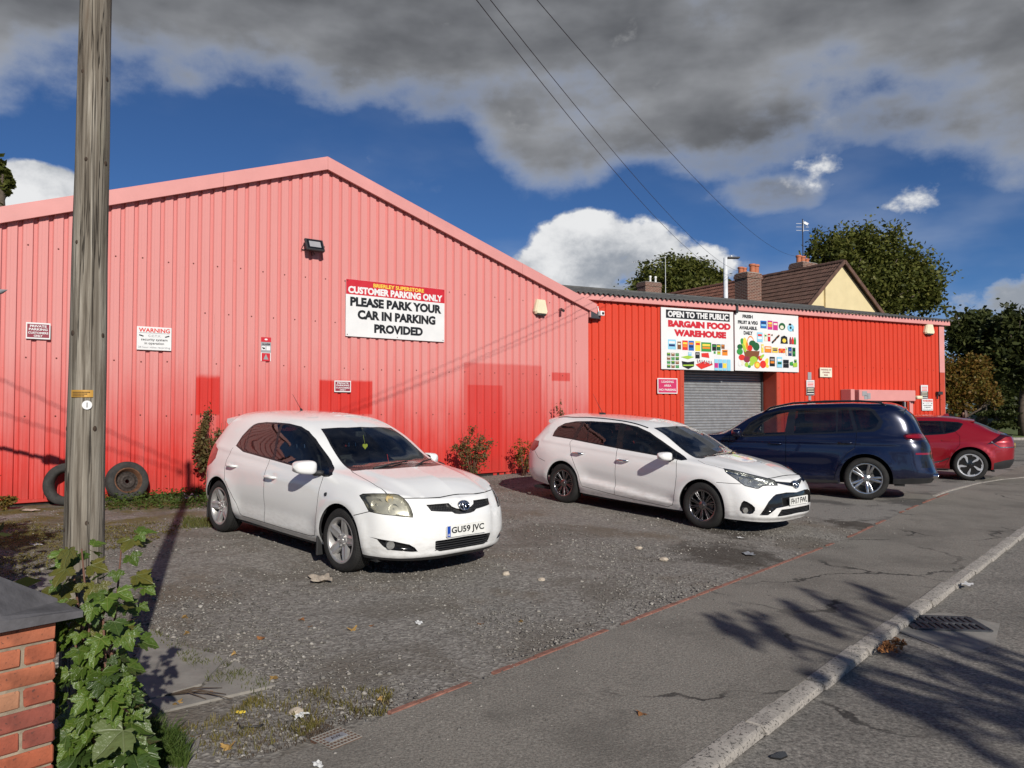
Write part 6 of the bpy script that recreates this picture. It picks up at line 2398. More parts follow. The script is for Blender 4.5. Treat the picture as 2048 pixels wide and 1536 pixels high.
# ------------------------------------------------------------------ white estate
def make_estate():
 key = 'estate'
 sh = make_shell(key, 1)
 Rt, hub = 0.330, 0.330
 fl = [arch_flare(0, hub, 0.42, 0.012, 0.055), arch_flare(-2.7, hub, 0.42, 0.012, 0.055)]

 def push(c, n):
  d = Vector((0, 0, 0))
  if c.y > 0.6:
   for f in fl:
    d.y += f(c.x, c.z)
   if -2.4 < c.x < -0.4:
    k = smoothstep(-2.4, -2.15, c.x) * smoothstep(-0.4, -0.62, c.x)
    z0 = .40 + (-1.56 - c.x) * .09
    d.y -= .022 * k * smoothstep(z0 - .015, z0 + .02, c.z) * smoothstep(z0 + .22, z0 + .05, c.z)
    d.y += .016 * k * smoothstep(z0 + .01, z0 - .02, c.z)
  if c.y > .5 and -3.3 < c.x < .2:
   d.y += .010 * math.exp(-((c.z - (.905 + (-.45 - c.x) * .040)) / .03) ** 2)
  if c.x > 0.4 and c.z < .75:
   d.x += .018 * math.exp(-((c.z - .26) / .03) ** 2)
   d.x += .014 * math.exp(-((c.z - .66) / .03) ** 2) * smoothstep(.5, .2, abs(c.y))
  if c.x > -0.2 and c.z > .72 and n.z > .5:
   yk = .42 + .14 * smoothstep(.7, -.1, c.x)
   d.z += .014 * smoothstep(yk + .05, yk - .03, abs(c.y))
  return d
 sh.push(push)
 sh.push(cups((-1.43, .835), (-2.365, .865)))
 dlo = PS((-3.06, 1.09), (-3.045, 1.17), (-2.99, 1.255), (-2.86, 1.325), (-2.627, 1.372), (-2.298, 1.394), (-1.68, 1.399), (-1.369, 1.362), (-1.109, 1.291), (-.848, 1.180), (-.582, 1.052), (-.33, .945),
   (-.40, .930), (-.637, .950), (-1.444, .995), (-2.219, 1.045), (-2.6, 1.072))
 doorf = [(-.47, .935), (-.437, .70), (-.46, .45), (-.50, .27), (-.6, .225), (-1.578, .275), (-1.578, .50), (-1.572, .767), (-1.591, 1.01), (-1.0, .99), (-.5, .96)]
 doorr = [(-1.578, .275), (-1.578, .50), (-1.572, .767), (-1.591, 1.01), (-2.3, 1.06), (-2.56, 1.08), (-2.60, 1.02), (-2.52, .828), (-2.40, .637), (-2.29, .42), (-2.26, .34)]
 sh.cut('door_front', doorf, 'S', near_side)
 sh.cut('door_rear', doorr, 'S', near_side)
 bon = [(.84, -.02), (.82, .20), (.76, .43), (.65, .545), (.52, .632), (.38, .71), (.273, .758), (-.048, .775), (-.20, .70), (-.19, .5), (-.12, .3), (-.09, -.02)]
 sh.cut('bonnet', bon, 'T', lambda c: c.z > .70 and c.x > -.35)
 sh.cut('body', [(-1.4, .2), (1.0, .2), (1.0, .6), (.0, .70), (-.222, .775), (-.43, .787), (-.50, .790), (-1.4, .790)], 'C', lambda c: c.x > .5, only=['bonnet'])
 gap_lines(sh, [
  ('S', [(-.475, .955), (-.47, .935), (-.437, .70), (-.46, .45), (-.50, .27), (-.6, .225), (-1.578, .275), (-2.26, .335), (-2.29, .42), (-2.40, .637), (-2.52, .828), (-2.60, 1.02), (-2.56, 1.08)], near_side),
  ('S', [(-1.578, .275), (-1.578, .50), (-1.572, .767), (-1.591, 1.01)], near_side),
  ('T', [(.273, .758), (-.048, .775), (-.20, .70)], lambda c: c.z > .75),
  ('C', [(-.62, .790), (-.50, .790), (-.43, .787), (-.222, .775)], lambda c: c.x > .5),
  ('C', [(.47, .691), (.315, .695), (.171, .700)], lambda c: c.x > .1),
  ('S', [(-3.42, .80), (-3.30, .70), (-3.12, .66)], near_side),
 ])
 head = PC((.273, .758, .870), (.383, .710, .858), (.521, .633, .829), (.652, .546, .798), (.754, .442, .770), (.815, .374, .749), (.855, .366, .712), (.867, .380, .695), (.818, .522, .700), (.779, .614, .695), (.757, .682, .660),
   (.735, .705, .657), (.677, .743, .671), (.609, .780, .685), (.561, .790, .712), (.483, .798, .760), (.346, .801, .827), (.311, .790, .847))
 sh.cut('head_rim', grow(head, .010), 'C', lambda c: c.x > .15)
 sh.cut('head', head, 'C', lambda c: c.x > .15)
 sh.cut('bar', PC((.80, .39, .747), (.90, .03, .705), (.92, -.1, .70), (.955, -.1, .648), (.936, .04, .652), (.858, .36, .713)), 'C', lambda c: c.x > .6)
 sh.cut('mouth', PC((.800, .71, .295), (.874, .615, .483), (.896, .532, .551), (.907, .474, .577), (.947, .270, .591), (.967, 0, .575), (.99, -.12, .575), (1.0, -.12, .415), (.995, 0, .415), (.984, .245, .410), (.934, .496, .390),
     (.901, .574, .331), (.876, .620, .297)), 'C', lambda c: c.x > .5)
 sh.cut('lower_grille', PC((.955, .40, .368), (.995, 0, .372), (1.0, -.12, .372), (.99, -.12, .288), (.982, 0, .288), (.97, .16, .283), (.93, .455, .275), (.925, .46, .285)), 'C', lambda c: c.x > .5)
 sh.cut('fog', PC((.584, .855, .382), (.605, .850, .449), (.632, .837, .483), (.673, .816, .471), (.727, .785, .436), (.759, .762, .399), (.759, .760, .359), (.732, .771, .316), (.699, .789, .303), (.618, .833, .313), (.583, .851, .342)), 'C', lambda c: c.x > .3)
 sh.cut('tail', [(-3.37, .985), (-3.345, .90), (-3.43, .82), (-3.53, .80), (-3.85, .86), (-3.85, .985)], 'S', lambda c: c.y > .30)
 sh.cut('cowl', [(-1.10, -.02), (-1.10, .2), (-1.15, .50), (-.724, .575), (-.45, .615), (-.276, .64), (-.20, .60), (-.165, .3), (-.14, -.02)], 'T', lambda c: c.z > .9)
 sh.cut('windscreen', [(-1.085, -.02), (-1.085, .2), (-1.13, .48), (-.724, .55), (-.45, .59), (-.33, .605), (-.27, .5), (-.235, .3), (-.22, -.02)], 'T', lambda c: c.z > .9)
 sh.cut('roof_rail', strip([(-3.12, .575), (-2.7, .585), (-2.0, .575), (-1.45, .575), (-1.2, .575)], .014), 'T', lambda c: c.z > 1.25)
 sh.cut('window_trim', dlo, 'S', near_side)
 ins = grow(dlo, -.020)
 f1 = clip_poly(clip_poly(ins, (-.665, .92), (-.745, 1.16)), (-1.575, 1.395), (-1.495, 1.0))
 f2 = clip_poly(clip_poly(ins, (-1.62, 1.0), (-1.69, 1.395)), (-2.29, 1.40), (-2.225, 1.05))
 f3 = clip_poly(clip_poly(ins, (-2.245, 1.04), (-2.31, 1.40)), (-2.40, 1.40), (-2.50, 1.05))
 f4 = clip_poly(ins, (-2.59, 1.05), (-2.47, 1.40))
 f5 = clip_poly(ins, (-.77, 1.16), (-.69, .92))
 for nm, p in (('w1', f1), ('w2', f2), ('w3', f3), ('w4', f4), ('w5', f5)):
  sh.cut(nm, p, 'S', near_side)
 sh.cut('rear_window', rounded([(-3.30, -.05), (-3.30, .46), (-3.58, .52), (-3.62, -.05)], .02), 'T', lambda c: c.x < -3.2)
 for ax in (0, -2.7):
  sh.cut('hole', circle_poly(ax, hub + .008, .372), 'S', lambda c: c.y > .4)
 sh.done()
 root = car_root(key, 'estate_car', 'white estate car with FH17 plate parked between the hatchback and the navy car')
 W = 'paint_white2'
 sh.build('body', 'body', W, root)
 sh.build('panel_gap', 'gap', 'seam', root, offset=-.006)['kind'] = 'stuff'
 sh.build('bonnet', 'bonnet', W, root)
 for s in (1, -1):
  d1 = sh.build('door', 'door_front', W, root, side=s)
  d2 = sh.build('door', 'door_rear', W, root, side=s)
  handle(d1, -1.436, .885, .835, s, 'chrome', .22)
  handle(d2, -2.373, .885, .865, s, 'chrome', .22)
  for nm in ('w1', 'w2', 'w3', 'w4', 'w5'):
   sh.build('window', nm, 'glass_side', root, side=s)
  sh.build('window_trim', 'window_trim', 'window_trim', root, side=s)
  sh.build('roof_rail', 'roof_rail', 'gloss_black', root, side=s, offset=.004)
  fold_mirror(door_mirror(root, (-.57, 1.01, .985), s, (.085, .12, .062), (W, 'black_plastic'), (-.55, .845, .93)), s, -.56, .88)
  sh.build('tail_light', 'tail', 'tail_red', root, side=s, offset=.004)
  sh.build('headlight_rim', 'head_rim', 'gloss_black', root, side=s)
  fg = sh.build('fog_recess', 'fog', 'gloss_black', root, offset=-.045, walls=1, side=s)
  m = MB()
  m.cyl((.61, s * .80, .350), (.655, s * .822, .350), .034, .038, 20, 0)
  m.build('fog_lamp', ['lamp_inner'], fg, angle=40)
 sh.build('windscreen', 'windscreen', 'glass_clear', root)
 sh.build('cowl', 'cowl', 'window_trim', root)
 sh.build('rear_window', 'rear_window', 'glass_dark', root)
 headlamp(sh, root, 'head', 'lamp_lens2', .05, [((.63, .66, .715), .040, .05, 'chrome'), ((.52, .725, .755), .036, .04, 'lamp_inner'), ((.72, .54, .72), .030, .03, 'lamp_inner')], 'lamp_inner')
 sh.build('grille_bar', 'bar', 'gloss_black', root, offset=-.008, walls=1)
 g = sh.build('grille', 'mouth', 'gloss_black', root, offset=-.04, walls=1)
 m = MB()
 for k in range(6):
  z = .305 + k * .018
  for s in (-1, 1):
   m.tube([(.885 - .9 * (abs(y) - .5) ** 2 * 1.5 - .05 * (abs(y) - .5), s * y, z) for y in np.linspace(.52 + .010 * k, .66 - .012 * k, 6)], .004, 5, 0)
 m.build('grille_slat', ['black_plastic'], g)
 lg = sh.build('lower_grille', 'lower_grille', 'black_plastic', root, offset=-.05, walls=1)
 m = MB()
 for k in range(4):
  z = .294 + k * .02
  m.tube([(.975 - .20 * abs(y) ** 2, y, z) for y in np.linspace(-.42, .42, 13)], .005, 6, 0)
 m.build('grille_slat', ['black_plastic'], lg, smooth=True)
 ring_badge(root, (.945, 0, .685), .075, .35)
 plate_part(root, 'FH17 FWL', (1.008, 0, .468), .05, blue=False)
 for y0, y1 in ((-.50, .08), (.08, .55)):
  m = MB()
  m.tube([(-.16 - .12 * y0 * y0, y0, 1.0), (-.22 - .1 * y1 * y1, (y0 + y1) / 2, 1.025), (-.26 - .2 * y1 * y1, y1, 1.03)], [.012, .010, .007], 6, 0)
  m.build('wiper', ['black_plastic'], root, smooth=True)
 m = MB()
 m.box((-2.62, 0, 1.50), (.13, .05, .03), 0, bev=.012)
 m.cyl((-2.62, 0, 1.51), (-2.85, 0, 1.83), .005, .002, 6, 0)
 m.build('aerial', ['black_plastic'], root)
 m = MB()
 rows = []
 for y in np.linspace(-.62, .62, 15):
  k = (y / .62) ** 2
  rows.append([(-2.98, y, 1.468 - .09 * k), (-3.18, y, 1.458 - .08 * k), (-3.37 + .06 * k, y, 1.43 - .07 * k), (-3.38 + .06 * k, y, 1.39 - .07 * k), (-3.2, y, 1.33 - .07 * k)])
 m.grid(rows, 0, flip=True)
 m.add(rows[0], [tuple(range(5))], 0)
 m.add(rows[-1], [tuple(range(4, -1, -1))], 0)
 m.build('spoiler', [W], root, angle=35)
 m = MB()
 m.box((-1.02, 0, 1.30), (.035, .22, .065), 0, bev=.015)
 m.cyl((-1.02, 0, 1.31), (-1.07, 0, 1.375), .012, None, 8, 0)
 m.build('interior_mirror', ['dash_plastic'], root)
 seats(root, {'floor': .24, 'seats': [(-1.30, .38, .52, .95), (-1.30, -.38, .52, .95), (-2.15, 0, 1.30, .90)], 'dash': {'x0': -.66, 'x1': -.18, 'z': .935, 'hw': .72}}, 'seat_navy')
 car_common(sh, root, {'floor_z': .17, 'x_rear': -3.45, 'x_front': .50, 'hw': .80, 'arch_r': .372, 'axles': (0, -2.7), 'hub_z': hub})
 ms = wheel_meshes('estate', Rt, .222, .215, 'ten')
 for x, sp in ((0, .3), (-2.7, .8)):
  for s in (1, -1):
   put_wheel(root, ms, x, s * .785, hub, s, sp)
 return root

# ------------------------------------------------------------------ dark blue seven-seat SUV
def make_suv():
 key = 'suv'
 sh = make_shell(key, 1)
 Rt, hub = .390, .390
 fl = [arch_flare(0, hub, .475, .022, .05), arch_flare(-3.105, hub, .475, .022, .05)]

 def push(c, n):
  d = Vector((0, 0, 0))
  if c.y > .6:
   for f in fl:
    d.y += f(c.x, c.z)
   if -2.7 < c.x < -.4:
    k = smoothstep(-2.7, -2.4, c.x) * smoothstep(-.4, -.7, c.x)
    d.y -= .018 * k * math.exp(-((c.z - .62) / .12) ** 2)
    d.y += .020 * k * smoothstep(.46, .40, c.z)
   d.y += .022 * math.exp(-((c.z - 1.06) / .026) ** 2) * smoothstep(-3.9, -3.5, c.x)
   d.y += .016 * math.exp(-((c.z - 1.13) / .02) ** 2)
  if c.x < -3.6 and c.z < .62:
   d.x -= .03 * math.exp(-((c.z - .48) / .08) ** 2)
  return d
 sh.push(push)
 dlo = PS((-.80, 1.135), (-.985, 1.405), (-1.266, 1.585), (-1.555, 1.655), (-1.922, 1.695), (-2.793, 1.723), (-3.16, 1.715), (-3.264, 1.667), (-3.404, 1.456), (-3.36, 1.329), (-3.25, 1.265), (-2.4, 1.205), (-1.635, 1.165), (-.92, 1.115))
 sh.cut('door_front', [(-.62, 1.13), (-.58, .8), (-.60, .45), (-.7, .33), (-1.69, .33), (-1.689, .66), (-1.694, 1.07), (-1.68, 1.20), (-.92, 1.15)], 'S', near_side)
 sh.cut('door_rear', [(-1.69, .33), (-1.689, .66), (-1.694, 1.07), (-1.68, 1.20), (-2.945, 1.27), (-2.943, 1.098), (-2.917, .958), (-2.80, .87), (-2.641, .638), (-2.572, .434), (-2.55, .33)], 'S', near_side)
 gap_lines(sh, [
  ('S', [(-.62, 1.13), (-.58, .8), (-.60, .45), (-.7, .33), (-1.69, .33), (-2.55, .33), (-2.572, .434), (-2.641, .638), (-2.80, .87), (-2.917, .958), (-2.943, 1.098), (-2.95, 1.28)], near_side),
  ('S', [(-1.69, .33), (-1.689, .66), (-1.694, 1.07), (-1.68, 1.20)], near_side),
 ], .004)
 sh.cut('lower_trim', [(-.55, .1), (-.55, .335), (-2.62, .335), (-2.62, .1)], 'S', near_side)
 sh.cut('lower_trim', [(-3.50, .1), (-3.50, .40), (-3.9, .43), (-4.4, .44), (-4.4, .1)], 'S', None)
 sh.cut('tail_dark', [(-3.92, .62), (-3.98, 1.09), (-4.4, 1.09), (-4.4, .62)], 'S', lambda c: c.y > .0 and c.x < -4.02)
 sh.cut('tail', rounded([(-3.727, 1.196), (-3.78, 1.235), (-3.99, 1.25), (-4.2, 1.25), (-4.2, 1.13), (-3.95, 1.115), (-3.78, 1.125)], .02), 'S', lambda c: c.y > .35)
 sh.cut('tail_inner', rounded([(-3.765, 1.19), (-3.80, 1.21), (-3.99, 1.222), (-4.1, 1.222), (-4.1, 1.155), (-3.95, 1.145), (-3.80, 1.155)], .015), 'S', lambda c: c.y > .38)
 sh.cut('reflector', [(-3.93, .89), (-3.93, .855), (-4.3, .855), (-4.3, .89)], 'S', lambda c: c.y > .45 and c.x < -3.9)
 sh.cut('window_trim', dlo, 'S', near_side)
 ins = grow(dlo, -.032)
 f1 = clip_poly(ins, (-1.735, 1.65), (-1.645, 1.10))
 f2 = clip_poly(clip_poly(ins, (-1.83, 1.10), (-1.87, 1.70)), (-2.60, 1.70), (-2.59, 1.15))
 f3 = clip_poly(clip_poly(ins, (-2.62, 1.15), (-2.63, 1.70)), (-2.80, 1.72), (-2.92, 1.20))
 f4 = grow(PS((-2.848, 1.690), (-3.115, 1.69), (-3.213, 1.652), (-3.345, 1.469), (-3.29, 1.34), (-3.2, 1.295), (-2.955, 1.275)), -.012)
 for nm, p in (('w1', f1), ('w2', f2), ('w3', f3), ('w4', f4)):
  sh.cut(nm, p, 'S', near_side)
 sh.cut('rear_window', rounded([(-3.70, -.05), (-3.70, .50), (-3.93, .60), (-3.99, -.05)], .02), 'T', lambda c: c.x < -3.6 and c.z > 1.2)
 sh.cut('windscreen', [(-1.33, -.02), (-1.36, .5), (-1.1, .60), (-.62, .69), (-.50, .6), (-.42, -.02)], 'T', lambda c: c.z > 1.15)
 for ax in (0, -3.105):
  sh.cut('hole', circle_poly(ax, hub + .01, .455), 'S', lambda c: c.y > .4)
 sh.done()
 root = car_root(key, 'suv', 'dark navy blue large SUV parked nose-in at the roller shutter')
 W = 'paint_navy'
 sh.build('body', 'body', W, root)
 sh.build('panel_gap', 'gap', 'seam', root, offset=-.008)['kind'] = 'stuff'
 sh.build('lower_trim', 'lower_trim', 'black_plastic', root)
 sh.build('tailgate_panel', 'tail_dark', 'gloss_black', root)
 for s in (1, -1):
  d1 = sh.build('door', 'door_front', W, root, side=s)
  d2 = sh.build('door', 'door_rear', W, root, side=s)
  handle(d1, -1.50, .985, 1.005, s, W, .25, .004)
  handle(d2, -2.761, .985, 1.05, s, W, .25, .004)
  for nm in ('w1', 'w2', 'w3', 'w4'):
   sh.build('window', nm, 'glass_side' if nm == 'w1' else 'glass_dark', root, side=s)
  sh.build('window_trim', 'window_trim', 'gloss_black', root, side=s)
  t = sh.build('tail_light', 'tail', 'tail_dark', root, side=s, offset=.006)
  sh.build('lamp_tube', 'tail_inner', 'tail_red', t, side=s, offset=.010)
  sh.build('reflector', 'reflector', 'tail_red', root, side=s, offset=.004)
  door_mirror(root, (-.80, 1.12, 1.20), s, (.11, .13, .085), (W, 'gloss_black'), (-.84, .93, 1.14))
  m = MB()
  m.tube([(-1.22, s * .70, 1.60), (-1.38, s * .71, 1.71), (-1.8, s * .70, 1.80), (-2.4, s * .69, 1.835), (-3.0, s * .685, 1.84), (-3.35, s * .675, 1.815), (-3.48, s * .67, 1.74)], [.014, .02, .02, .02, .02, .02, .014], 8, 0)
  m.build('roof_rail', ['gloss_black'], root, smooth=True)
  m = MB()
  m.lathe([(.055, 0), (.06, .02), (.06, .10), (.045, .10), (.045, .01)], 24, 0, axis='x')
  m.move(Matrix.Translation((-4.30, s * .66, .47)) @ Matrix.Diagonal((1, 1.5, .85, 1)))
  m.build('exhaust_tip', ['chrome'], root, angle=40)
 sh.build('rear_window', 'rear_window', 'glass_dark', root)
 sh.build('windscreen', 'windscreen', 'glass_clear', root)
 m = MB()
 rows = []
 for y in np.linspace(-.70, .70, 13):
  k = (y / .70) ** 2
  rows.append([(-3.36, y, 1.785 - .09 * k), (-3.6, y, 1.765 - .085 * k), (-3.80 + .05 * k, y, 1.725 - .08 * k), (-3.81 + .05 * k, y, 1.67 - .08 * k), (-3.62, y, 1.60 - .08 * k)])
 m.grid(rows, 0, flip=True)
 m.add(rows[0], [tuple(range(5))], 0)
 m.add(rows[-1], [tuple(range(4, -1, -1))], 0)
 m.build('spoiler', [W], root, angle=35)
 # sticker inside the rear door glass
 m = MB()
 m.box((-2.06, .835, 1.345), (.23, .002, .20), 0)
 put_text(m, 'WE ARE', -.10, .10, .03, .075, lambda u, v: (-2.06 - u, .837, 1.345 + v), 1, .03)
 put_text(m, 'MOVING', -.10, .10, -.045, .012, lambda u, v: (-2.06 - u, .837, 1.345 + v), 1, .03)
 plain('sticker_grey', (0.35, 0.35, 0.36), .6)
 m.build('window_sticker', ['sticker_grey', 'plate_black'], root)
 seats(root, {'floor': .42, 'seats': [(-1.45, .42, .55, 1.0), (-1.45, -.42, .55, 1.0), (-2.35, 0, 1.35, .95), (-3.1, 0, 1.2, .9)], 'dash': {'x0': -.85, 'x1': -.35, 'z': 1.14, 'hw': .78}})
 car_common(sh, root, {'floor_z': .27, 'x_rear': -3.75, 'x_front': .48, 'hw': .89, 'arch_r': .455, 'axles': (0, -3.105), 'hub_z': hub})
 ms = wheel_meshes('suv', Rt, .280, .27, 'vee')
 for x, sp in ((0, .3), (-3.105, .18)):
  for s in (1, -1):
   put_wheel(root, ms, x, s * .855, hub, s, sp)
 return root

# ------------------------------------------------------------------ red crossover
def make_crossover():
 key = 'crossover'
 sh = make_shell(key, 1)
 Rt, hub = .366, .366
 fl = [arch_flare(0, hub, .45, .022, .05), arch_flare(-2.9, hub, .45, .026, .05)]

 def push(c, n):
  d = Vector((0, 0, 0))
  if c.y > .6:
   for f in fl:
    d.y += f(c.x, c.z)
   if -2.5 < c.x < -.4:
    k = smoothstep(-2.5, -2.2, c.x) * smoothstep(-.4, -.7, c.x)
    d.y -= .024 * k * math.exp(-((c.z - .55) / .12) ** 2)
    d.y += .020 * k * smoothstep(.42, .36, c.z)
   d.y += .014 * math.exp(-((c.z - (.90 + .02 * (-2.0 - c.x))) / .04) ** 2)
  return d
 sh.push(push)
 dlo = PS((-.62, .99), (-1.0, 1.26), (-1.35, 1.385), (-1.868, 1.41), (-2.306, 1.41), (-2.69, 1.385), (-2.79, 1.345), (-2.706, 1.222), (-2.60, 1.145), (-2.382, 1.09), (-1.86, 1.045), (-1.2, 1.01))
 sh.cut('door_front', [(-.60, .97), (-.55, .7), (-.58, .40), (-.7, .30), (-1.70, .30), (-1.66, .6), (-1.66, 1.03), (-1.0, 1.02)], 'S', near_side)
 sh.cut('door_rear', [(-1.70, .30), (-1.66, .6), (-1.66, 1.03), (-2.4, 1.10), (-2.62, 1.17), (-2.70, 1.045), (-2.69, .842), (-2.52, .62), (-2.42, .42), (-2.36, .30)], 'S', near_side)
 gap_lines(sh, [
  ('S', [(-.60, .97), (-.55, .7), (-.58, .40), (-.7, .30), (-1.70, .30), (-2.36, .30), (-2.42, .42), (-2.52, .62), (-2.69, .842), (-2.70, 1.045), (-2.60, 1.17)], near_side),
  ('S', [(-1.70, .30), (-1.66, .6), (-1.66, 1.03)], near_side),
 ], .004)
 sh.cut('lower_trim', strip([(-1.6, .36), (-2.0, .38), (-2.3, .44), (-2.46, .52)], .016), 'S', near_side)
 sh.cut('lower_trim', [(-3.36, .1), (-3.38, .43), (-3.6, .50), (-3.9, .54), (-4.0, .54), (-4.0, .1)], 'S', None)
 sh.cut('lower_trim', [(-.5, .1), (-.5, .27), (-2.5, .27), (-2.5, .1)], 'S', near_side)
 sh.cut('lamp', [(-3.237, .866), (-3.333, .938), (-3.45, 1.03), (-3.56, 1.12), (-4.0, 1.12), (-4.0, 1.055), (-3.64, 1.045), (-3.50, .955), (-3.38, .885)], 'S', lambda c: c.y > .0 and c.x < -3.2)
 sh.cut('trim_line', strip([(-3.34, .93), (-3.42, .86), (-3.512, .80), (-3.70, .805), (-3.95, .81)], .011), 'S', lambda c: c.x < -3.3)
 sh.cut('window_trim', dlo, 'S', near_side)
 ins = grow(dlo, -.024)
 f1 = clip_poly(ins, (-1.70, 1.42), (-1.64, 1.0))
 f2 = clip_poly(clip_poly(ins, (-1.73, 1.0), (-1.79, 1.42)), (-2.30, 1.42), (-2.375, 1.07))
 f3 = clip_poly(ins, (-2.40, 1.06), (-2.34, 1.42))
 for nm, p in (('w1', f1), ('w2', f2), ('w3', f3)):
  sh.cut(nm, p, 'S', near_side)
 sh.cut('rear_window', rounded([(-2.86, -.05), (-2.86, .50), (-3.50, .55), (-3.56, -.05)], .02), 'T', lambda c: c.x < -2.7 and c.z > 1.05)
 sh.cut('windscreen', [(-1.33, -.02), (-1.36, .5), (-1.1, .57), (-.62, .66), (-.50, .6), (-.42, -.02)], 'T', lambda c: c.z > 1.0)
 for ax in (0, -2.9):
  sh.cut('hole', circle_poly(ax, hub + .01, .432), 'S', lambda c: c.y > .4)
 sh.done()
 root = car_root(key, 'crossover_car', 'dark red coupe-like crossover parked behind the navy SUV')
 W = 'paint_red'
 sh.build('body', 'body', W, root)
 sh.build('panel_gap', 'gap', 'seam', root, offset=-.008)['kind'] = 'stuff'
 sh.build('lower_trim', 'lower_trim', 'black_plastic', root)
 sh.build('tail_light', 'lamp', 'tail_dark', root, offset=.004)
 sh.build('trim_line', 'trim_line', 'rim_ten', root, offset=.004)
 for s in (1, -1):
  d1 = sh.build('door', 'door_front', W, root, side=s)
  d2 = sh.build('door', 'door_rear', W, root, side=s)
  for d, x, z in ((d1, -1.40, .915), (d2, -2.426, .94)):
   m = MB()
   m.box((x, s * .925, z), (.21, .014, .034), 0, bev=.006)
   m.build('door_handle', [W], d)
  for nm in ('w1', 'w2', 'w3'):
   sh.build('window', nm, 'glass_side' if nm == 'w1' else 'glass_dark', root, side=s)
  sh.build('window_trim', 'window_trim', 'gloss_black', root, side=s)
  door_mirror(root, (-.70, 1.05, 1.03), s, (.10, .12, .07), (W, 'gloss_black'), (-.72, .88, .99))
 sh.build('rear_window', 'rear_window', 'glass_dark', root)
 sh.build('windscreen', 'windscreen', 'glass_clear', root)
 m = MB()
 rows = []
 for y in np.linspace(-.56, .56, 13):
  k = (y / .56) ** 2
  rows.append([(-2.62, y, 1.512 - .08 * k), (-2.9, y, 1.480 - .055 * k), (-3.06 + .04 * k, y, 1.45 - .04 * k), (-3.07 + .04 * k, y, 1.425 - .04 * k), (-2.85, y, 1.425 - .05 * k)])
 m.grid(rows, 0, flip=True)
 m.add(rows[0], [tuple(range(5))], 0)
 m.add(rows[-1], [tuple(range(4, -1, -1))], 0)
 m.build('spoiler', [W], root, angle=35)
 m = MB()
 m.prism([(-.11, 0), (.06, 0), (.0, .045), (-.05, .062), (-.09, .055)], lambda p: (-2.42 + p[0], -.022, 1.525 + p[1]), lambda p: (-2.42 + p[0], .022, 1.525 + p[1]), 0)
 m.build('aerial_fin', [W], root)
 # rear plate, seen edge-on
 m = MB()
 m.box((-3.872, 0, .83), (.014, .52, .111), 0, bev=.004)
 m.build('number_plate', ['plate_yellow'], root)
 seats(root, {'floor': .36, 'seats': [(-1.35, .38, .52, .92), (-1.35, -.38, .52, .92), (-2.3, 0, 1.3, .85)], 'dash': {'x0': -.78, 'x1': -.35, 'z': .99, 'hw': .74}})
 car_common(sh, root, {'floor_z': .22, 'x_rear': -3.4, 'x_front': .45, 'hw': .84, 'arch_r': .432, 'axles': (0, -2.9), 'hub_z': hub})
 ms = wheel_meshes('crossover', Rt, .262, .255, 'aero')
 for x, sp in ((0, .3), (-2.9, .55)):
  for s in (1, -1):
   put_wheel(root, ms, x, s * .82, hub, s, sp)
 return root

car_materials()
make_hatch()
make_estate()
make_suv()
make_crossover()

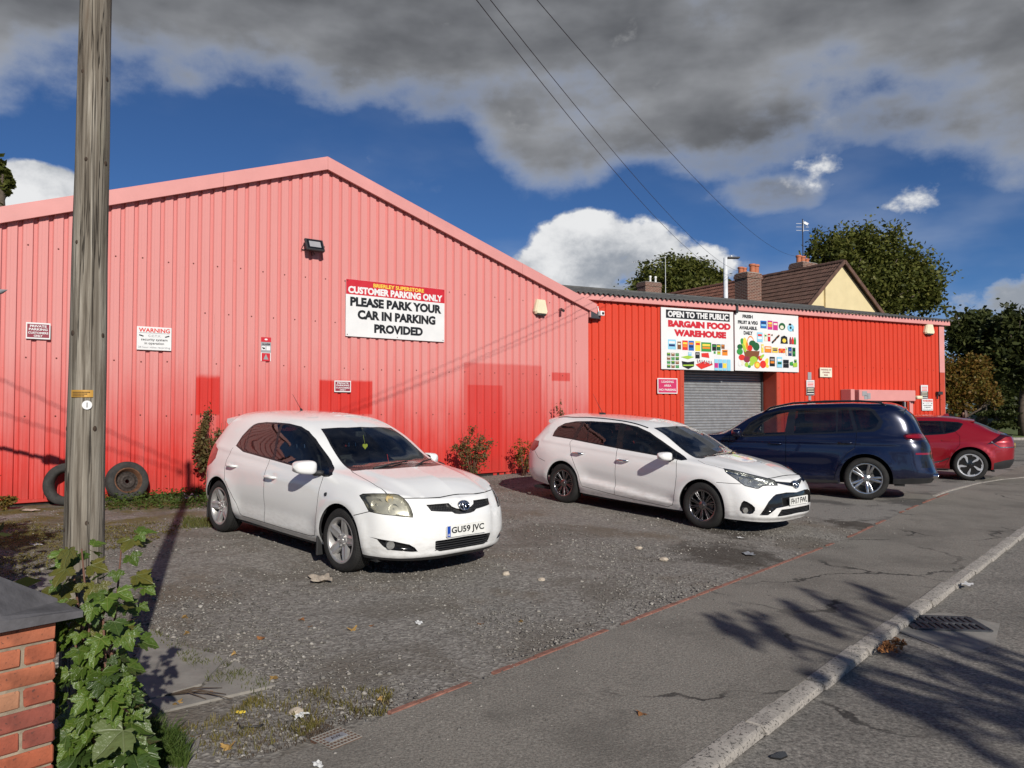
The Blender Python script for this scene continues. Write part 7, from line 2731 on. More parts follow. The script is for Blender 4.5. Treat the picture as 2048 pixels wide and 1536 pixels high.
# ================================================================== houses behind
def build_house():
 apex = at_depth(1682, 525, 35.0)
 g, h = Vector((0.867, 0.5, 0)), Vector((-0.5, 0.866, 0))
 rz = math.atan2(0.5, 0.867)
 wg = Wall(apex.x, apex.y, g.x, g.y)
 tl, zl = wg.hit(1615, 607)
 tr, zr = wg.hit(1752, 620)
 Z = apex.z
 sl, sr = (Z - zl) / -tl, (Z - zr) / tr
 HW, L = 3.7, 19.0
 e = thing('terraced_house', 'cream gabled terrace with brown tiled roof and brick chimneys above the red shed', 'house', (apex.x, apex.y, 0), rz)
 ze_l, ze_r = Z - HW * sl, Z - HW * sr
 m = MB()
 m.prism([(-HW, 0), (HW, 0), (HW, ze_r), (0, Z - 0.05), (-HW, ze_l)], lambda p: (p[0], 0.3, p[1]), lambda p: (p[0], 0.0, p[1]), 0)
 bm_fix(m.build('gable_wall', 'render_cream', e))
 m = MB()
 m.box((-HW + 0.15, L / 2, ze_l / 2), (0.3, L - 0.4, ze_l), 0)
 m.box((HW - 0.15, L / 2, ze_r / 2), (0.3, L - 0.4, ze_r), 0)
 m.build('wall', 'render_cream', e)
 # flue casing on the gable
 m = MB()
 tq, _ = wg.hit(1649, 590)
 m.box((tq, -0.05, (Z + tq * sl - 0.15) / 2), (0.10, 0.10, Z + tq * sl - 0.15), 0, bev=0.01)
 m.build('downpipe', 'render_cream', e)
 # tiled slopes: every tile a shallow double roll, two dwellings with their own tiles
 for side in (-1, 1):
  s = sl if side < 0 else sr
  ln = math.hypot(HW + 0.25, (HW + 0.25) * s)
  ux, uz = side * (HW + 0.25) / ln, -(HW + 0.25) * s / ln
  nx, nz = side * -uz * 1.0, abs(ux)
  nx = -uz * side
  for y0, y1, mt in ((-0.18, 4.35, 'roof_tile'), (4.38, L, 'roof_tile_red')):
   m = MB()
   gau, wid = 0.345, 0.30
   k = int(ln / gau)
   for i in range(k):
    for j in range(int((y1 - y0) / wid)):
     ya = y0 + j * wid
     d0, d1 = i * gau, (i + 1) * gau + 0.06
     rows = []
     for d, lift in ((d0, 0.005), (d1, 0.045)):
      row = []
      for q, hgt in ((0.0, 0.012), (0.25, 0.035), (0.5, 0.012), (0.75, 0.035), (1.0, 0.010)):
       hh = lift + hgt + rng.uniform(-0.003, 0.003)
       row.append((ux * d + nx * hh, ya + q * wid * 0.985, Z + uz * d + nz * hh))
      rows.append(row)
     rows.append([(p[0] - nx * 0.03, p[1], p[2] - nz * 0.03) for p in rows[1]])
     m.grid(rows, 0)
   o = m.build('roof_tile', mt, e)
   o['kind'] = 'stuff'
  m = MB()
  m.add([(0, -0.1, Z - 0.02), (ux * ln, -0.1, Z + uz * ln - 0.02), (ux * ln, L, Z + uz * ln - 0.02), (0, L, Z - 0.02)], [(0, 1, 2, 3)], 0)
  m.build('roof_deck', 'dark_void', e)
  m = MB()
  a, b = Vector((0, -0.20, Z + 0.03)), Vector((ux * ln, -0.20, Z + uz * ln + 0.03))
  d = (b - a).normalized()
  m.box(tuple((a + b) / 2), ((b - a).length, 0.06, 0.16), 0, rot=Matrix.Rotation(-math.atan2(d.z, d.x), 3, 'Y'))
  m.build('barge_board', 'roof_tile', e)
 for j in range(int(L / 0.45)):
  m = MB()
  m.lathe([(0.13, 0.0), (0.14, 0.44)], 10, 0, a0=0, a1=math.pi)
  m.move(Matrix.Translation((0, -0.2 + j * 0.45, Z - 0.01 + 0.004 * (j % 2))))
  m.build('ridge_tile', 'roof_tile' if j < 10 else 'roof_tile_red', e, smooth=True)
 # chimneys

 def chimney(x, y, zb, zt, w, d, pots, cowl=False):
  c = thing('chimney', None, None, (x, y, 0))
  c.parent = e
  m = MB()
  m.box((0, 0, (zb + zt) / 2), (w, d, zt - zb), 0)
  m.build('stack', 'brick_far', c)
  m = MB()
  m.box((0, 0, zt - 0.16), (w + 0.08, d + 0.08, 0.14), 0)
  m.box((0, 0, zt - 0.04), (w + 0.03, d + 0.03, 0.10), 0)
  m.build('corbel', 'brick_far', c)
  m = MB()
  m.box((0, 0, zt + 0.03), (w - 0.06, d - 0.06, 0.06), 0, bev=0.02)
  m.build('flaunching', 'concrete', c)
  for px_, py_, hh, rr in pots:
   m = MB()
   m.lathe([(rr * 0.9, zt + 0.03), (rr * 0.88, zt + hh * 0.75), (rr * 1.12, zt + hh * 0.8), (rr * 1.12, zt + hh * 0.95), (rr, zt + hh), (rr * 0.75, zt + hh), (rr * 0.7, zt + hh * 0.5)], 14, 0, axis='z')
   m.move(Matrix.Translation((px_, py_, 0)))
   m.build('chimney_pot', 'cam_white' if cowl else 'clay_pot', c, angle=40)
  return c
 chimney(-2.55, 3.25, 4.8, 8.17, 0.95, 0.80, [(-0.30, 0.18, 0.36, 0.13), (-0.08, 0.15, 0.34, 0.12), (0.08, -0.2, 0.48, 0.15), (0.36, -0.18, 0.48, 0.15)])
 chimney(0.55, 2.5, 7.0, 8.82, 1.15, 0.8, [(-0.38, 0, 0.42, 0.13), (-0.08, 0, 0.40, 0.13), (0.2, 0, 0.3, 0.12)])
 chimney(-0.2, 13.3, 7.0, 9.35, 1.25, 0.8, [(0.0, -0.1, 0.45, 0.07), (0.42, -0.1, 0.45, 0.07)], True)
 m = MB()
 m.box((-2.55 + 0.52, 2.85, 6.05), (0.06, 0.9, 0.35), 0, rot=Matrix.Rotation(R(-45), 3, 'Y'))
 m.build('flashing', 'lead', e)
 # television aerial on the middle stack
 p = at_depth(1606, 518, 37.4)
 a = thing('tv_aerial', 'rod-like television aerial on a tall mast above the middle chimney', 'aerial', (p.x, p.y, p.z - 0.6))
 m = MB()
 top = at_depth(1606, 448, 37.4).z - (p.z - 0.6)
 m.cyl((0, 0, 0), (0, 0, top + 0.25), 0.03, 0.022, 8, 0)
 m.build('mast', 'rust_dark', a)
 m = MB()
 for z in (top - 0.32, top - 0.15, top + 0.02):
  m.tube([(-0.32, 0, z), (0.32, 0.02, z)], 0.012, 5, 0)
 m.tube([(0, -0.1, top - 0.4), (0, -0.1, top + 0.15)], 0.014, 5, 0)
 m.box((0.12, -0.1, top + 0.0), (0.22, 0.08, 0.12), 0, rot=Matrix.Rotation(0.5, 3, 'Y'))
 m.build('aerial_rods', 'galv_white', a)
 p = at_depth(1331, 560, 46)
 a = thing('thin_aerial', 'long thin aerial boom on a bare mast beside the far chimney', 'aerial', (p.x, p.y, p.z - 1.2))
 m = MB()
 m.cyl((0, 0, 0), (0, 0, at_depth(1331, 512, 46).z - p.z + 1.2), 0.02, 0.015, 6, 0)
 m.build('mast', 'galv_white', a)
 m = MB()
 zt = at_depth(1331, 520, 46).z - p.z + 1.2
 m.tube([(0.1, 0, zt + 0.2), (-2.0, 0.3, zt - 0.1)], 0.012, 5, 0)
 for i in range(14):
  x = -0.1 - i * 0.14
  m.tube([(x, -0.2, zt + 0.17 + x * 0.14), (x, 0.4, zt + 0.17 + x * 0.14)], 0.008, 4, 0)
 m.build('boom', 'galv_white', a)

build_house()

def build_street_lamp():
 p = at_depth(1451, 518, 32.0)
 e = thing('street_lamp', 'slim white lamp post with flat head behind the shed roof', 'street lamp', (p.x, p.y, 0))
 m = MB()
 m.cyl((0, 0, 0), (0, 0, p.z + 0.05), 0.10, 0.085, 12, 0)
 m.build('post', 'galv_white', e, smooth=True)
 m = MB()
 m.tube([(0, 0, p.z), (0.1, 0, p.z + 0.06), (0.3, 0, p.z + 0.06)], 0.035, 8, 0)
 m.build('bracket', 'galv_white', e, smooth=True)
 m = MB()
 m.box((0.33, 0, p.z + 0.05), (0.52, 0.25, 0.07), 0, bev=0.03)
 m.build('lamp_head', 'lamp_grey', e)
 m = MB()
 m.cyl((0.25, 0, p.z + 0.08), (0.25, 0, p.z + 0.15), 0.04, 0.035, 10, 0)
 m.build('photocell', 'cam_white', e)

build_street_lamp()

# ================================================================== trees and shrubs
def leaf_cloud(lobes, n, size, seed, up=0.35, hollow=0.45, aspect=0.62, droop=0.0):
 """many leaf-sized quads spread through the lobes: verts, faces"""
 g = np.random.default_rng(seed)
 vol = np.array([l[3] * l[4] * l[5] for l in lobes]) ** 0.8
 cnt = np.maximum(1, (n * vol / vol.sum()).astype(int))
 C = []
 for l, k in zip(lobes, cnt):
  # sub-clumps make the outline uneven and leave gaps
  nc = max(6, int(k / 55))
  d = g.normal(size=(nc, 3))
  d /= np.linalg.norm(d, axis=1)[:, None]
  rr = (hollow + (1 - hollow) * g.random(nc) ** 0.5)
  rr *= 0.86 + 0.24 * np.sin(d[:, 0] * 5 + l[0]) * np.sin(d[:, 2] * 6 + l[1])
  cc = d * rr[:, None]
  which = g.integers(0, nc, k)
  pts = cc[which] + g.normal(size=(k, 3)) * (0.13 + 0.10 * g.random((k, 1)))
  C.append(pts * np.array(l[3:6]) + np.array(l[:3]))
 P = np.vstack(C)
 k = len(P)
 nrm = g.normal(size=(k, 3))
 nrm[:, 2] = np.abs(nrm[:, 2]) + up
 nrm /= np.linalg.norm(nrm, axis=1)[:, None]
 t = np.cross(nrm, g.normal(size=(k, 3)))
 t /= np.linalg.norm(t, axis=1)[:, None]
 b = np.cross(nrm, t)
 s = size * g.uniform(0.6, 1.35, k)[:, None]
 V = np.stack([P - t * s, P + b * s * aspect, P + t * s, P - b * s * aspect], 1).reshape(-1, 3)
 F = np.arange(4 * k).reshape(-1, 4)
 return V, F

def make_tree(name, label, base, lobes, n, size, leafmat, trunk_r, seed, group=None, cat='tree', up=0.35, hollow=0.45):
 e = thing(name, label, cat, base, 0, group)
 g = random.Random(seed)
 m = MB()
 top = max(l[2] for l in lobes)
 low = min(l[2] - l[5] for l in lobes)
 fork = max(low + 0.2, 0.35 * top)
 pts = [(0, 0, -0.1), (g.uniform(-.1, .1), 0, fork * 0.5), (g.uniform(-.15, .15), g.uniform(-.1, .1), fork), (g.uniform(-.3, .3), g.uniform(-.2, .2), top)]
 m.tube(pts, [trunk_r * 1.25, trunk_r, trunk_r * 0.8, trunk_r * 0.25], 9, 0)
 m.build('trunk', 'bark', e, smooth=True)
 for l in lobes:
  m = MB()
  a = Vector((pts[2][0], pts[2][1], fork * g.uniform(0.7, 1.0)))
  c = Vector(l[:3])
  mid = (a + c) / 2 + Vector((0, 0, -0.1 * l[5]))
  m.tube([a, mid, c], [trunk_r * 0.5, trunk_r * 0.34, trunk_r * 0.15], 6, 0)
  for _ in range(3):
   d = Vector((g.uniform(-1, 1) * l[3], g.uniform(-1, 1) * l[4], g.uniform(-.3, 1) * l[5])) * 0.75
   m.tube([mid, (mid + c + d) / 2, c + d], [trunk_r * 0.25, trunk_r * 0.16, trunk_r * 0.05], 5, 0)
  m.build('limb', 'bark', e, smooth=True)
 V, F = leaf_cloud(lobes, n, size, seed, up, hollow)
 o = link('crown', np_mesh('crown', V, F, [leafmat]), e)
 return e

def px_lobe(base, px, py, Y, rx_px, rz_px, ry=None):
 """crown lobe around a picture direction at distance Y, in the tree's own coordinates"""
 p = at_depth(px, py, Y)
 k = Y / FPX
 return (p.x - base[0], p.y - base[1], p.z, rx_px * k, (ry or rx_px * k * 0.8), rz_px * k)

def build_trees():
 B = (19.5, 46, 0)
 L = [px_lobe(B, 1650, 505, 45, 42, 46), px_lobe(B, 1705, 520, 46, 60, 70), px_lobe(B, 1762, 500, 46, 58, 52), px_lobe(B, 1800, 560, 46, 82, 66), px_lobe(B, 1725, 590, 46, 110, 60), px_lobe(B, 1845, 590, 45, 45, 46),
  px_lobe(B, 1620, 560, 46, 30, 40)]
 make_tree('sycamore_tree', 'tall broad green tree rising behind the cream gable', B, L, 30000, 0.125, 'leaf_green', 0.38, 11, 'trees behind the sheds')
 B = (13.0, 60, 0)
 L = [px_lobe(B, 1345, 552, 60, 62, 40), px_lobe(B, 1395, 552, 60, 46, 34), px_lobe(B, 1300, 565, 60, 38, 30), px_lobe(B, 1350, 590, 60, 90, 40), px_lobe(B, 1432, 572, 60, 24, 30)]
 make_tree('lime_tree', 'rounded green tree behind the far chimney and thin aerial', B, L, 16000, 0.15, 'leaf_green', 0.34, 12, 'trees behind the sheds')
 B = (-27.2, 40, 0)
 L = [px_lobe(B, -16, 350, 40, 30, 42), px_lobe(B, -60, 380, 40, 55, 55), px_lobe(B, 10, 362, 40, 16, 26)]
 make_tree('ash_tree', 'tip of a green tree above the roof at the far side of the pole', B, L, 4500, 0.20, 'leaf_green', 0.3, 13, 'trees behind the sheds')
 # dark trees beyond the junction
 k = 0
 for (px, py, Y, rx, rz, mt, lab) in ((1960, 690, 44, 75, 75, 'leaf_dark', 'dark leafy tree whose crown rises just past the corner of the low shed'),
           (2045, 700, 42, 70, 85, 'leaf_dark', 'very dark tree by the edge of the picture beyond the junction'),
           (2120, 720, 48, 80, 90, 'leaf_dark', 'dark tree outside the edge of the picture'),
           (2010, 790, 47, 110, 60, 'leaf_dark', 'low dark tree filling the gap under the other crowns beyond the junction'),
           (2230, 720, 52, 110, 110, 'leaf_dark', 'far dark tree outside the picture past the junction')):
  c = at_depth(px, py, Y)
  B = (c.x, Y, 0.3)
  L = [px_lobe(B, px + dx * rx, py + dz * rz, Y + dy, rx * f, rz * f) for dx, dz, dy, f in ((-.35, -.2, 0, .62), (.35, -.1, .5, .62), (0, .35, -.5, .75), (0, -.45, .3, .5), (0, .1, 0, .6))]
  make_tree('dark_tree', lab, B, L, 9000, 0.16, mt, 0.25, 20 + k, 'dark trees beyond the junction', hollow=0.3)
  k += 1
 c = at_depth(1935, 775, 36)
 B = (c.x, 36, 0)
 L = [px_lobe(B, 1925, 755, 36, 52, 46), px_lobe(B, 1962, 775, 36, 34, 34), px_lobe(B, 1905, 795, 36, 44, 34), px_lobe(B, 1945, 735, 36, 34, 28), px_lobe(B, 1985, 800, 36, 22, 18), px_lobe(B, 1890, 760, 36, 30, 40)]
 make_tree('rowan_tree', 'small tree with yellowing and orange leaves behind the red car', B, L, 10000, 0.085, 'leaf_autumn', 0.12, 31)
 c = at_depth(1975, 850, 37)
 make_tree('low_shrub', 'pale green low shrub on the verge under the dark trees', (c.x, 41.5, 0.2), [(0, 0, 0.55, 1.5, 0.8, 0.6), (1.0, 0.2, 0.4, 0.9, 0.6, 0.5)], 2500, 0.09, 'leaf_weed', 0.04, 32, cat='shrub')
 c = at_depth(2040, 838, 40)
 make_tree('cedar_shrub', 'spreading dark conifer on the verge by the edge of the picture', (c.x + 0.4, 42.5, 0.2), [(0, 0, 1.2, 1.3, 0.7, 0.20), (0.4, 0, 0.6, 1.1, 0.7, 0.25), (0.5, 0, 1.6, 0.8, 0.5, 0.15)], 2500, 0.09, 'leaf_dark', 0.08, 33, cat='shrub')
 # trees behind the camera whose shade falls on the street
 L = []
 for k, (gx, gy, ln) in enumerate(((1.75, 6.3, .75), (2.05, 5.9, .9), (2.5, 6.6, .9), (2.9, 6.9, .8), (3.4, 7.3, .7), (2.3, 5.1, .8), (2.9, 5.6, .9), (3.4, 6.0, .9), (2.5, 4.3, .8), (3.1, 4.7, .9), (3.6, 5.2, .9), (2.9, 3.8, .8), (3.3, 4.1, .8))):
  z = 4.2 + 0.12 * (k % 5)
  L.append((gx + 0.69 * z - 7.0, gy - 1.84 * z + 4.0, z, .10 + .02 * (k % 3), ln, .10))
 make_tree('street_tree', 'thin street tree standing behind the photographer', (7.0, -4.0, -0.05), L, 2300, 0.052, 'leaf_autumn', 0.10, 41, hollow=0.05)
 make_tree('street_tree', 'fuller street tree standing further behind the photographer', (10.8, -7.2, -0.05),
   [(-2.0, 0.4, 5.0, 1.6, 1.2, .9), (-1.0, .8, 3.8, 1.2, 1.2, .8), (.8, .4, 5.6, 1.2, 1.2, .8), (0, 0, 4.6, 1.6, 1.6, 1.2)], 5500, 0.085, 'leaf_green', 0.2, 42, hollow=0.2)
 # garden bush outside the frame, its shadow lies across the moss
 make_tree('garden_bush', 'rounded evergreen bush just outside the frame beside the pole', (-4.1, 4.65, 0.12),
   [(.85, -.75, .75, .45, .5, .75), (.15, -.05, 1.15, .55, .6, .95), (-.55, .55, 1.5, .65, .6, 1.0), (-1.3, .9, 1.4, .7, .7, 1.1)], 9000, 0.06, 'leaf_dark', 0.08, 43, cat='shrub', hollow=0.1)

build_trees()

def wall_shrub(name, label, px, py_base, py_top, wpx, Y, n, size, mt, seed, lean=0.0, lobes=4):
 p = at_depth(px, py_base, Y)
 z0 = gz(p.x, p.y)
 H = at_depth(px, py_top, Y).z - z0
 W = wpx * Y / FPX / 2
 e = thing(name, label, 'shrub', (p.x, p.y, z0))
 g = random.Random(seed)
 m = MB()
 tips = []
 for i in range(9):
  a = g.uniform(0, 6.28)
  r = g.uniform(0.2, 0.9) * W
  h = H * g.uniform(0.55, 1.0)
  tip = Vector((r * math.cos(a) + lean * h, r * math.sin(a) * 0.5, h))
  m.tube([(g.uniform(-.05, .05), g.uniform(-.05, .05), -0.03), (tip.x * 0.4, tip.y * 0.4, h * 0.5), tip], [0.012, 0.008, 0.003], 5, 0)
  tips.append(tip)
 m.build('stem', 'stem_red', e, smooth=True)
 L = [(t.x, t.y, t.z * g.uniform(0.6, 0.92), W * 0.55, W * 0.45, H * 0.20) for t in tips] + [(lean * H * .3, 0, H * 0.3, W * 0.8, W * 0.5, H * 0.3)]
 V, F = leaf_cloud(L, n, size, seed, 0.2, 0.25)
 V[:, 2] = np.maximum(V[:, 2], 0.0)
 link('foliage', np_mesh('foliage', V, F, [mt]), e)
 return e

def yw(px, off):
 """distance of a point `off` in front of the first shed along picture column px"""
 t, _ = W1.hit(px, 900, off)
 return W1.at(t, 0, off).y

wall_shrub('wall_shrub', 'brownish bush between the hatchback tail and the pink wall', 440, 985, 828, 86, yw(440, 0.45), 4200, 0.028, 'leaf_shrub', 51)
wall_shrub('wall_shrub', 'small bushy tip showing above the hatchback roof', 655, 960, 812, 34, yw(655, 0.35), 900, 0.026, 'leaf_shrub', 52)
wall_shrub('wall_shrub', 'leafy dusty bush by the wall between the two white cars', 942, 962, 845, 84, yw(942, 0.6), 1700, 0.026, 'leaf_shrub', 53, 0.1)
wall_shrub('wall_shrub', 'reddish bramble at the wall by the tail of the estate car', 1045, 950, 868, 76, yw(1045, 0.5), 1300, 0.026, 'leaf_autumn', 54, 0.2)
wall_shrub('wall_shrub', 'slender upright plant showing above the estate car roof', 1125, 945, 800, 26, yw(1125, 0.4), 900, 0.024, 'leaf_shrub', 55)
wall_shrub('wall_shrub', 'orange-green weed at the foot of the wall by the picture edge', 8, 1032, 988, 44, yw(8, 0.4), 700, 0.022, 'leaf_autumn', 56)

def low_plants(name, label, cat, pts, n, h, size, mt, seed, blades=False, clump=1.0):
 """ground cover that nobody could count: tufts inside a polygon of picture points on the ground"""
 P = [on_ground(*p) for p in pts]
 poly = [(p.x, p.y) for p in P]
 x0, x1 = min(p[0] for p in poly), max(p[0] for p in poly)
 y0, y1 = min(p[1] for p in poly), max(p[1] for p in poly)
 g = np.random.default_rng(seed)
 pts_ = []
 while len(pts_) < n:
  q = (g.uniform(x0, x1), g.uniform(y0, y1))
  cl = 0.5 + 0.5 * math.sin(q[0] * 9 + 2 * math.sin(q[1] * 7)) * math.sin(q[1] * 11 + 1.7 * math.sin(q[0] * 6))
  if poly_in(q, poly) and g.random() < max(clump, cl ** 2):
   pts_.append(q)
 V, F = [], []
 if blades:
  for x, y in pts_:
   z = gz(x, y)
   a = g.uniform(0, 6.28)
   b = g.uniform(0, 6.28)
   hh = h * g.uniform(0.4, 1.2)
   w = size * g.uniform(0.6, 1.2)
   dx, dy = math.cos(a) * w, math.sin(a) * w
   lx, ly = math.cos(b) * hh * g.uniform(0.2, 0.9), math.sin(b) * hh * g.uniform(0.2, 0.9)
   i = len(V)
   V += [(x - dx, y - dy, z - 0.005), (x + dx, y + dy, z - 0.005), (x + lx * 0.5 + dx * 0.7, y + ly * 0.5 + dy * 0.7, z + hh * 0.65), (x + lx * 0.5 - dx * 0.7, y + ly * 0.5 - dy * 0.7, z + hh * 0.65), (x + lx, y + ly, z + hh * 0.95), (x + lx + dx * 0.1, y + ly + dy * 0.1, z + hh * 0.94)]
   F += [(i, i + 1, i + 2, i + 3), (i + 3, i + 2, i + 5, i + 4)]
  o = link(name, np_mesh(name, np.array(V), np.array(F), [mt]))
 else:
  C = np.array([(x, y, gz(x, y) + h * g.random() ** 1.3) for x, y in pts_])
  k = len(C)
  nrm = g.normal(size=(k, 3))
  nrm[:, 2] = np.abs(nrm[:, 2]) + 0.5
  nrm /= np.linalg.norm(nrm, axis=1)[:, None]
  t = np.cross(nrm, g.normal(size=(k, 3)))
  t /= np.linalg.norm(t, axis=1)[:, None]
  b = np.cross(nrm, t)
  s = size * g.uniform(0.5, 1.4, k)[:, None]
  V = np.stack([C - t * s, C + b * s * 0.5, C + t * s, C - b * s * 0.5], 1).reshape(-1, 3)
  o = link(name, np_mesh(name, V, np.arange(4 * k).reshape(-1, 4), [mt]))
 tag(o, label, cat, kind='stuff')
 return o

low_plants('weeds', 'bright green weeds along the foot of the pink wall beside the old wheel', 'weeds', [(205, 1022), (420, 1018), (415, 975), (360, 968), (300, 985), (208, 998)], 4200, 0.16, 0.024, 'leaf_weed', 61)
low_plants('moss', 'mossy yellow-green growth on the yard around the pole', 'moss', [(-60, 1030), (140, 1060), (260, 1050), (420, 1036), (380, 1062), (260, 1095), (130, 1110), (60, 1180), (-160, 1230), (-200, 1060)], 12000, 0.028, 0.012, 'moss_grass', 62, False, 0.15)
low_plants('grass', 'short green grass beside the rear wheel of the hatchback', 'grass', [(365, 1058), (430, 1056), (425, 1040), (370, 1038)], 900, 0.07, 0.004, 'grass', 63, True)
low_plants('grass', 'coarse green grass clump under the sycamore sapling by the pavement', 'grass', [(255, 1536), (375, 1536), (360, 1495), (300, 1462), (255, 1470)], 2600, 0.11, 0.0035, 'leaf_weed', 64, True)
low_plants('grass', 'thin tufts growing out of the joints of the broken slabs', 'grass', [(300, 1260), (400, 1300), (455, 1325), (540, 1370), (520, 1392), (420, 1368), (330, 1300)], 600, 0.04, 0.003, 'grass', 65, True, 0.04)
low_plants('grass', 'straggling grass and dead stalks along the edge of the pavement', 'grass', [(340, 1460), (420, 1440), (520, 1390), (640, 1378), (790, 1378), (770, 1430), (660, 1440), (600, 1480), (470, 1515), (380, 1520)], 1500, 0.035, 0.0028, 'moss_grass', 66, True, 0.06)
low_plants('dead_stalks', 'brown dead stalks and dirt heaped at the end of the brick edging', 'debris', [(400, 1500), (470, 1440), (600, 1400), (780, 1395), (790, 1415), (680, 1450), (600, 1490), (480, 1520)], 1800, 0.012, 0.003, 'twig', 67, True, 0.15)
low_plants('leaf_heap', 'brown leaves gathered in the gutter beside the drain', 'leaves', [(1752, 1300), (1790, 1280), (1812, 1290), (1800, 1304), (1765, 1306)], 260, 0.03, 0.016, 'leaf_litter', 68)

# ------------------------------------------------------------------ sycamore sapling by the pier
def sycamore_leaf(seed):
 g = random.Random(seed)
 half = [(0.03, -0.02), (0.16, -0.13), (0.36, -0.15), (0.31, -0.03), (0.47, 0.01), (0.64, 0.12), (0.57, 0.19), (0.76, 0.36), (0.62, 0.37), (0.57, 0.47), (0.43, 0.42), (0.29, 0.39), (0.36, 0.56), (0.28, 0.60), (0.25, 0.74), (0.14, 0.82)]
 m = MB()
 fold, curl = g.uniform(0.10, 0.45), g.uniform(-0.65, 0.1)

 def hz(x, y):
  return fold * abs(x) + curl * (y - 0.3) ** 2 + 0.035 * math.sin(x * 11 + seed) * math.sin(y * 9 + seed * 2) - 0.10 * abs(x) ** 2
 for s in (1, -1):
  P = [(0, 0), *[(a * s * g.uniform(0.92, 1.08), b * g.uniform(0.94, 1.06)) for a, b in half], (0, 1.0), (0, 0.7), (0, 0.4), (0, 0.2)]
  tri = tessellate_polygon([[Vector((a, b, 0)) for a, b in P]])
  m.add([(a, b, hz(a, b)) for a, b in P], [t if s > 0 else t for t in tri], 0)
 return m

def build_sapling():
 base = at_depth(205, 1500, 3.05)
 bx, by = base.x, base.y
 z0 = gz(bx, by)
 e = thing('sycamore_sapling', 'sycamore sapling with large lobed green leaves between the brick pier and the pole', 'sapling', (bx, by, z0))
 leaves = []
 for mt in ('sycamore_a', 'sycamore_a', 'sycamore_b', 'sycamore_b', 'sycamore_c', 'sycamore_d'):
  leaves.append(sycamore_leaf(len(leaves) * 3 + 2).mesh('leaf', [mt], smooth=True))
 g = random.Random(3)
 H = 1.22 - z0
 stems = []
 for i in range(6):
  a = g.uniform(0, 6.28)
  top = Vector((-0.03 + 0.10 * math.cos(a), 0.08 * math.sin(a), H * g.uniform(0.75, 1.0)))
  if i == 0:
   top = Vector((0.05, 0.03, H * 1.0))
  if i == 1:
   top = Vector((-0.13, -0.02, H * 0.80))
  p0 = Vector((g.uniform(-.08, .08), g.uniform(-.05, .05), -0.02))
  pts = [p0, p0.lerp(top, 0.5) + Vector((g.uniform(-.04, .04), g.uniform(-.04, .04), 0)), top]
  m = MB()
  m.tube(pts, [0.010, 0.007, 0.003], 6, 0)
  m.build('stem', 'stem_red', e, smooth=True)
  stems.append(pts)
 out = Vector((0.25, -0.95, 0.35))
 for k in range(420):
  pts = g.choice(stems)
  t = g.uniform(0.05, 1.0)
  p = pts[0].lerp(pts[1], t * 2) if t < 0.5 else pts[1].lerp(pts[2], t * 2 - 1)
  ang = g.uniform(0, 6.28)
  wdt = (0.135 - 0.045 * t)
  q = p + Vector((math.cos(ang) * wdt * g.uniform(.5, 1.15), math.sin(ang) * wdt * g.uniform(.4, 1.0), g.uniform(-0.03, 0.05)))
  sz_ = g.uniform(0.035, 0.085) if t > 0.45 else g.uniform(0.05, 0.125)
  n = Vector((math.cos(ang) * 0.5, math.sin(ang) * 0.5 - 0.45, g.uniform(0.35, 1.1))) + Vector((g.uniform(-.3, .3), g.uniform(-.3, .3), 0))
  n.normalize()
  tip = Vector((math.cos(ang), math.sin(ang), -0.5 - g.uniform(0, .5)))
  tip = (tip - n * tip.dot(n)).normalized()
  x = tip.cross(n)
  M = Matrix((x, tip, n)).transposed().to_4x4()
  M = M @ Matrix.Scale(sz_, 4)
  M.translation = q
  if t > 0.85:
   ch = (4, 0, 1, 4)
  elif t > 0.4:
   ch = (0, 1, 2, 3, 0, 1)
  else:
   ch = (2, 3, 0, 1, 5, 2)
  o = link('leaf', leaves[g.choice(ch)], e)
  o.matrix_local = M
 # the long-stalked leaf that lies over the coping
 for dx, dz, dy, sz_, mi in ((-0.14, H * 0.86, -0.05, 0.115, 4), (-0.235, H * 0.80, -0.03, 0.085, 4), (-0.10, H * 0.955, -0.02, 0.085, 0), (0.10, H * 1.0, 0.0, 0.07, 4), (0.0, H * 0.30, -0.22, 0.15, 2), (0.13, H * 0.42, -0.10, 0.14, 5), (-0.17, H * 0.05, -0.22, 0.14, 3)):
  n = Vector((0.15, -0.6, 0.75)).normalized()
  tip = Vector((g.uniform(-.5, .5), -0.4, -0.8))
  tip = (tip - n * tip.dot(n)).normalized()
  M = Matrix((tip.cross(n), tip, n)).transposed().to_4x4() @ Matrix.Scale(sz_, 4)
  M.translation = (dx, dy, dz)
  o = link('leaf', leaves[mi], e)
  o.matrix_local = M

build_sapling()

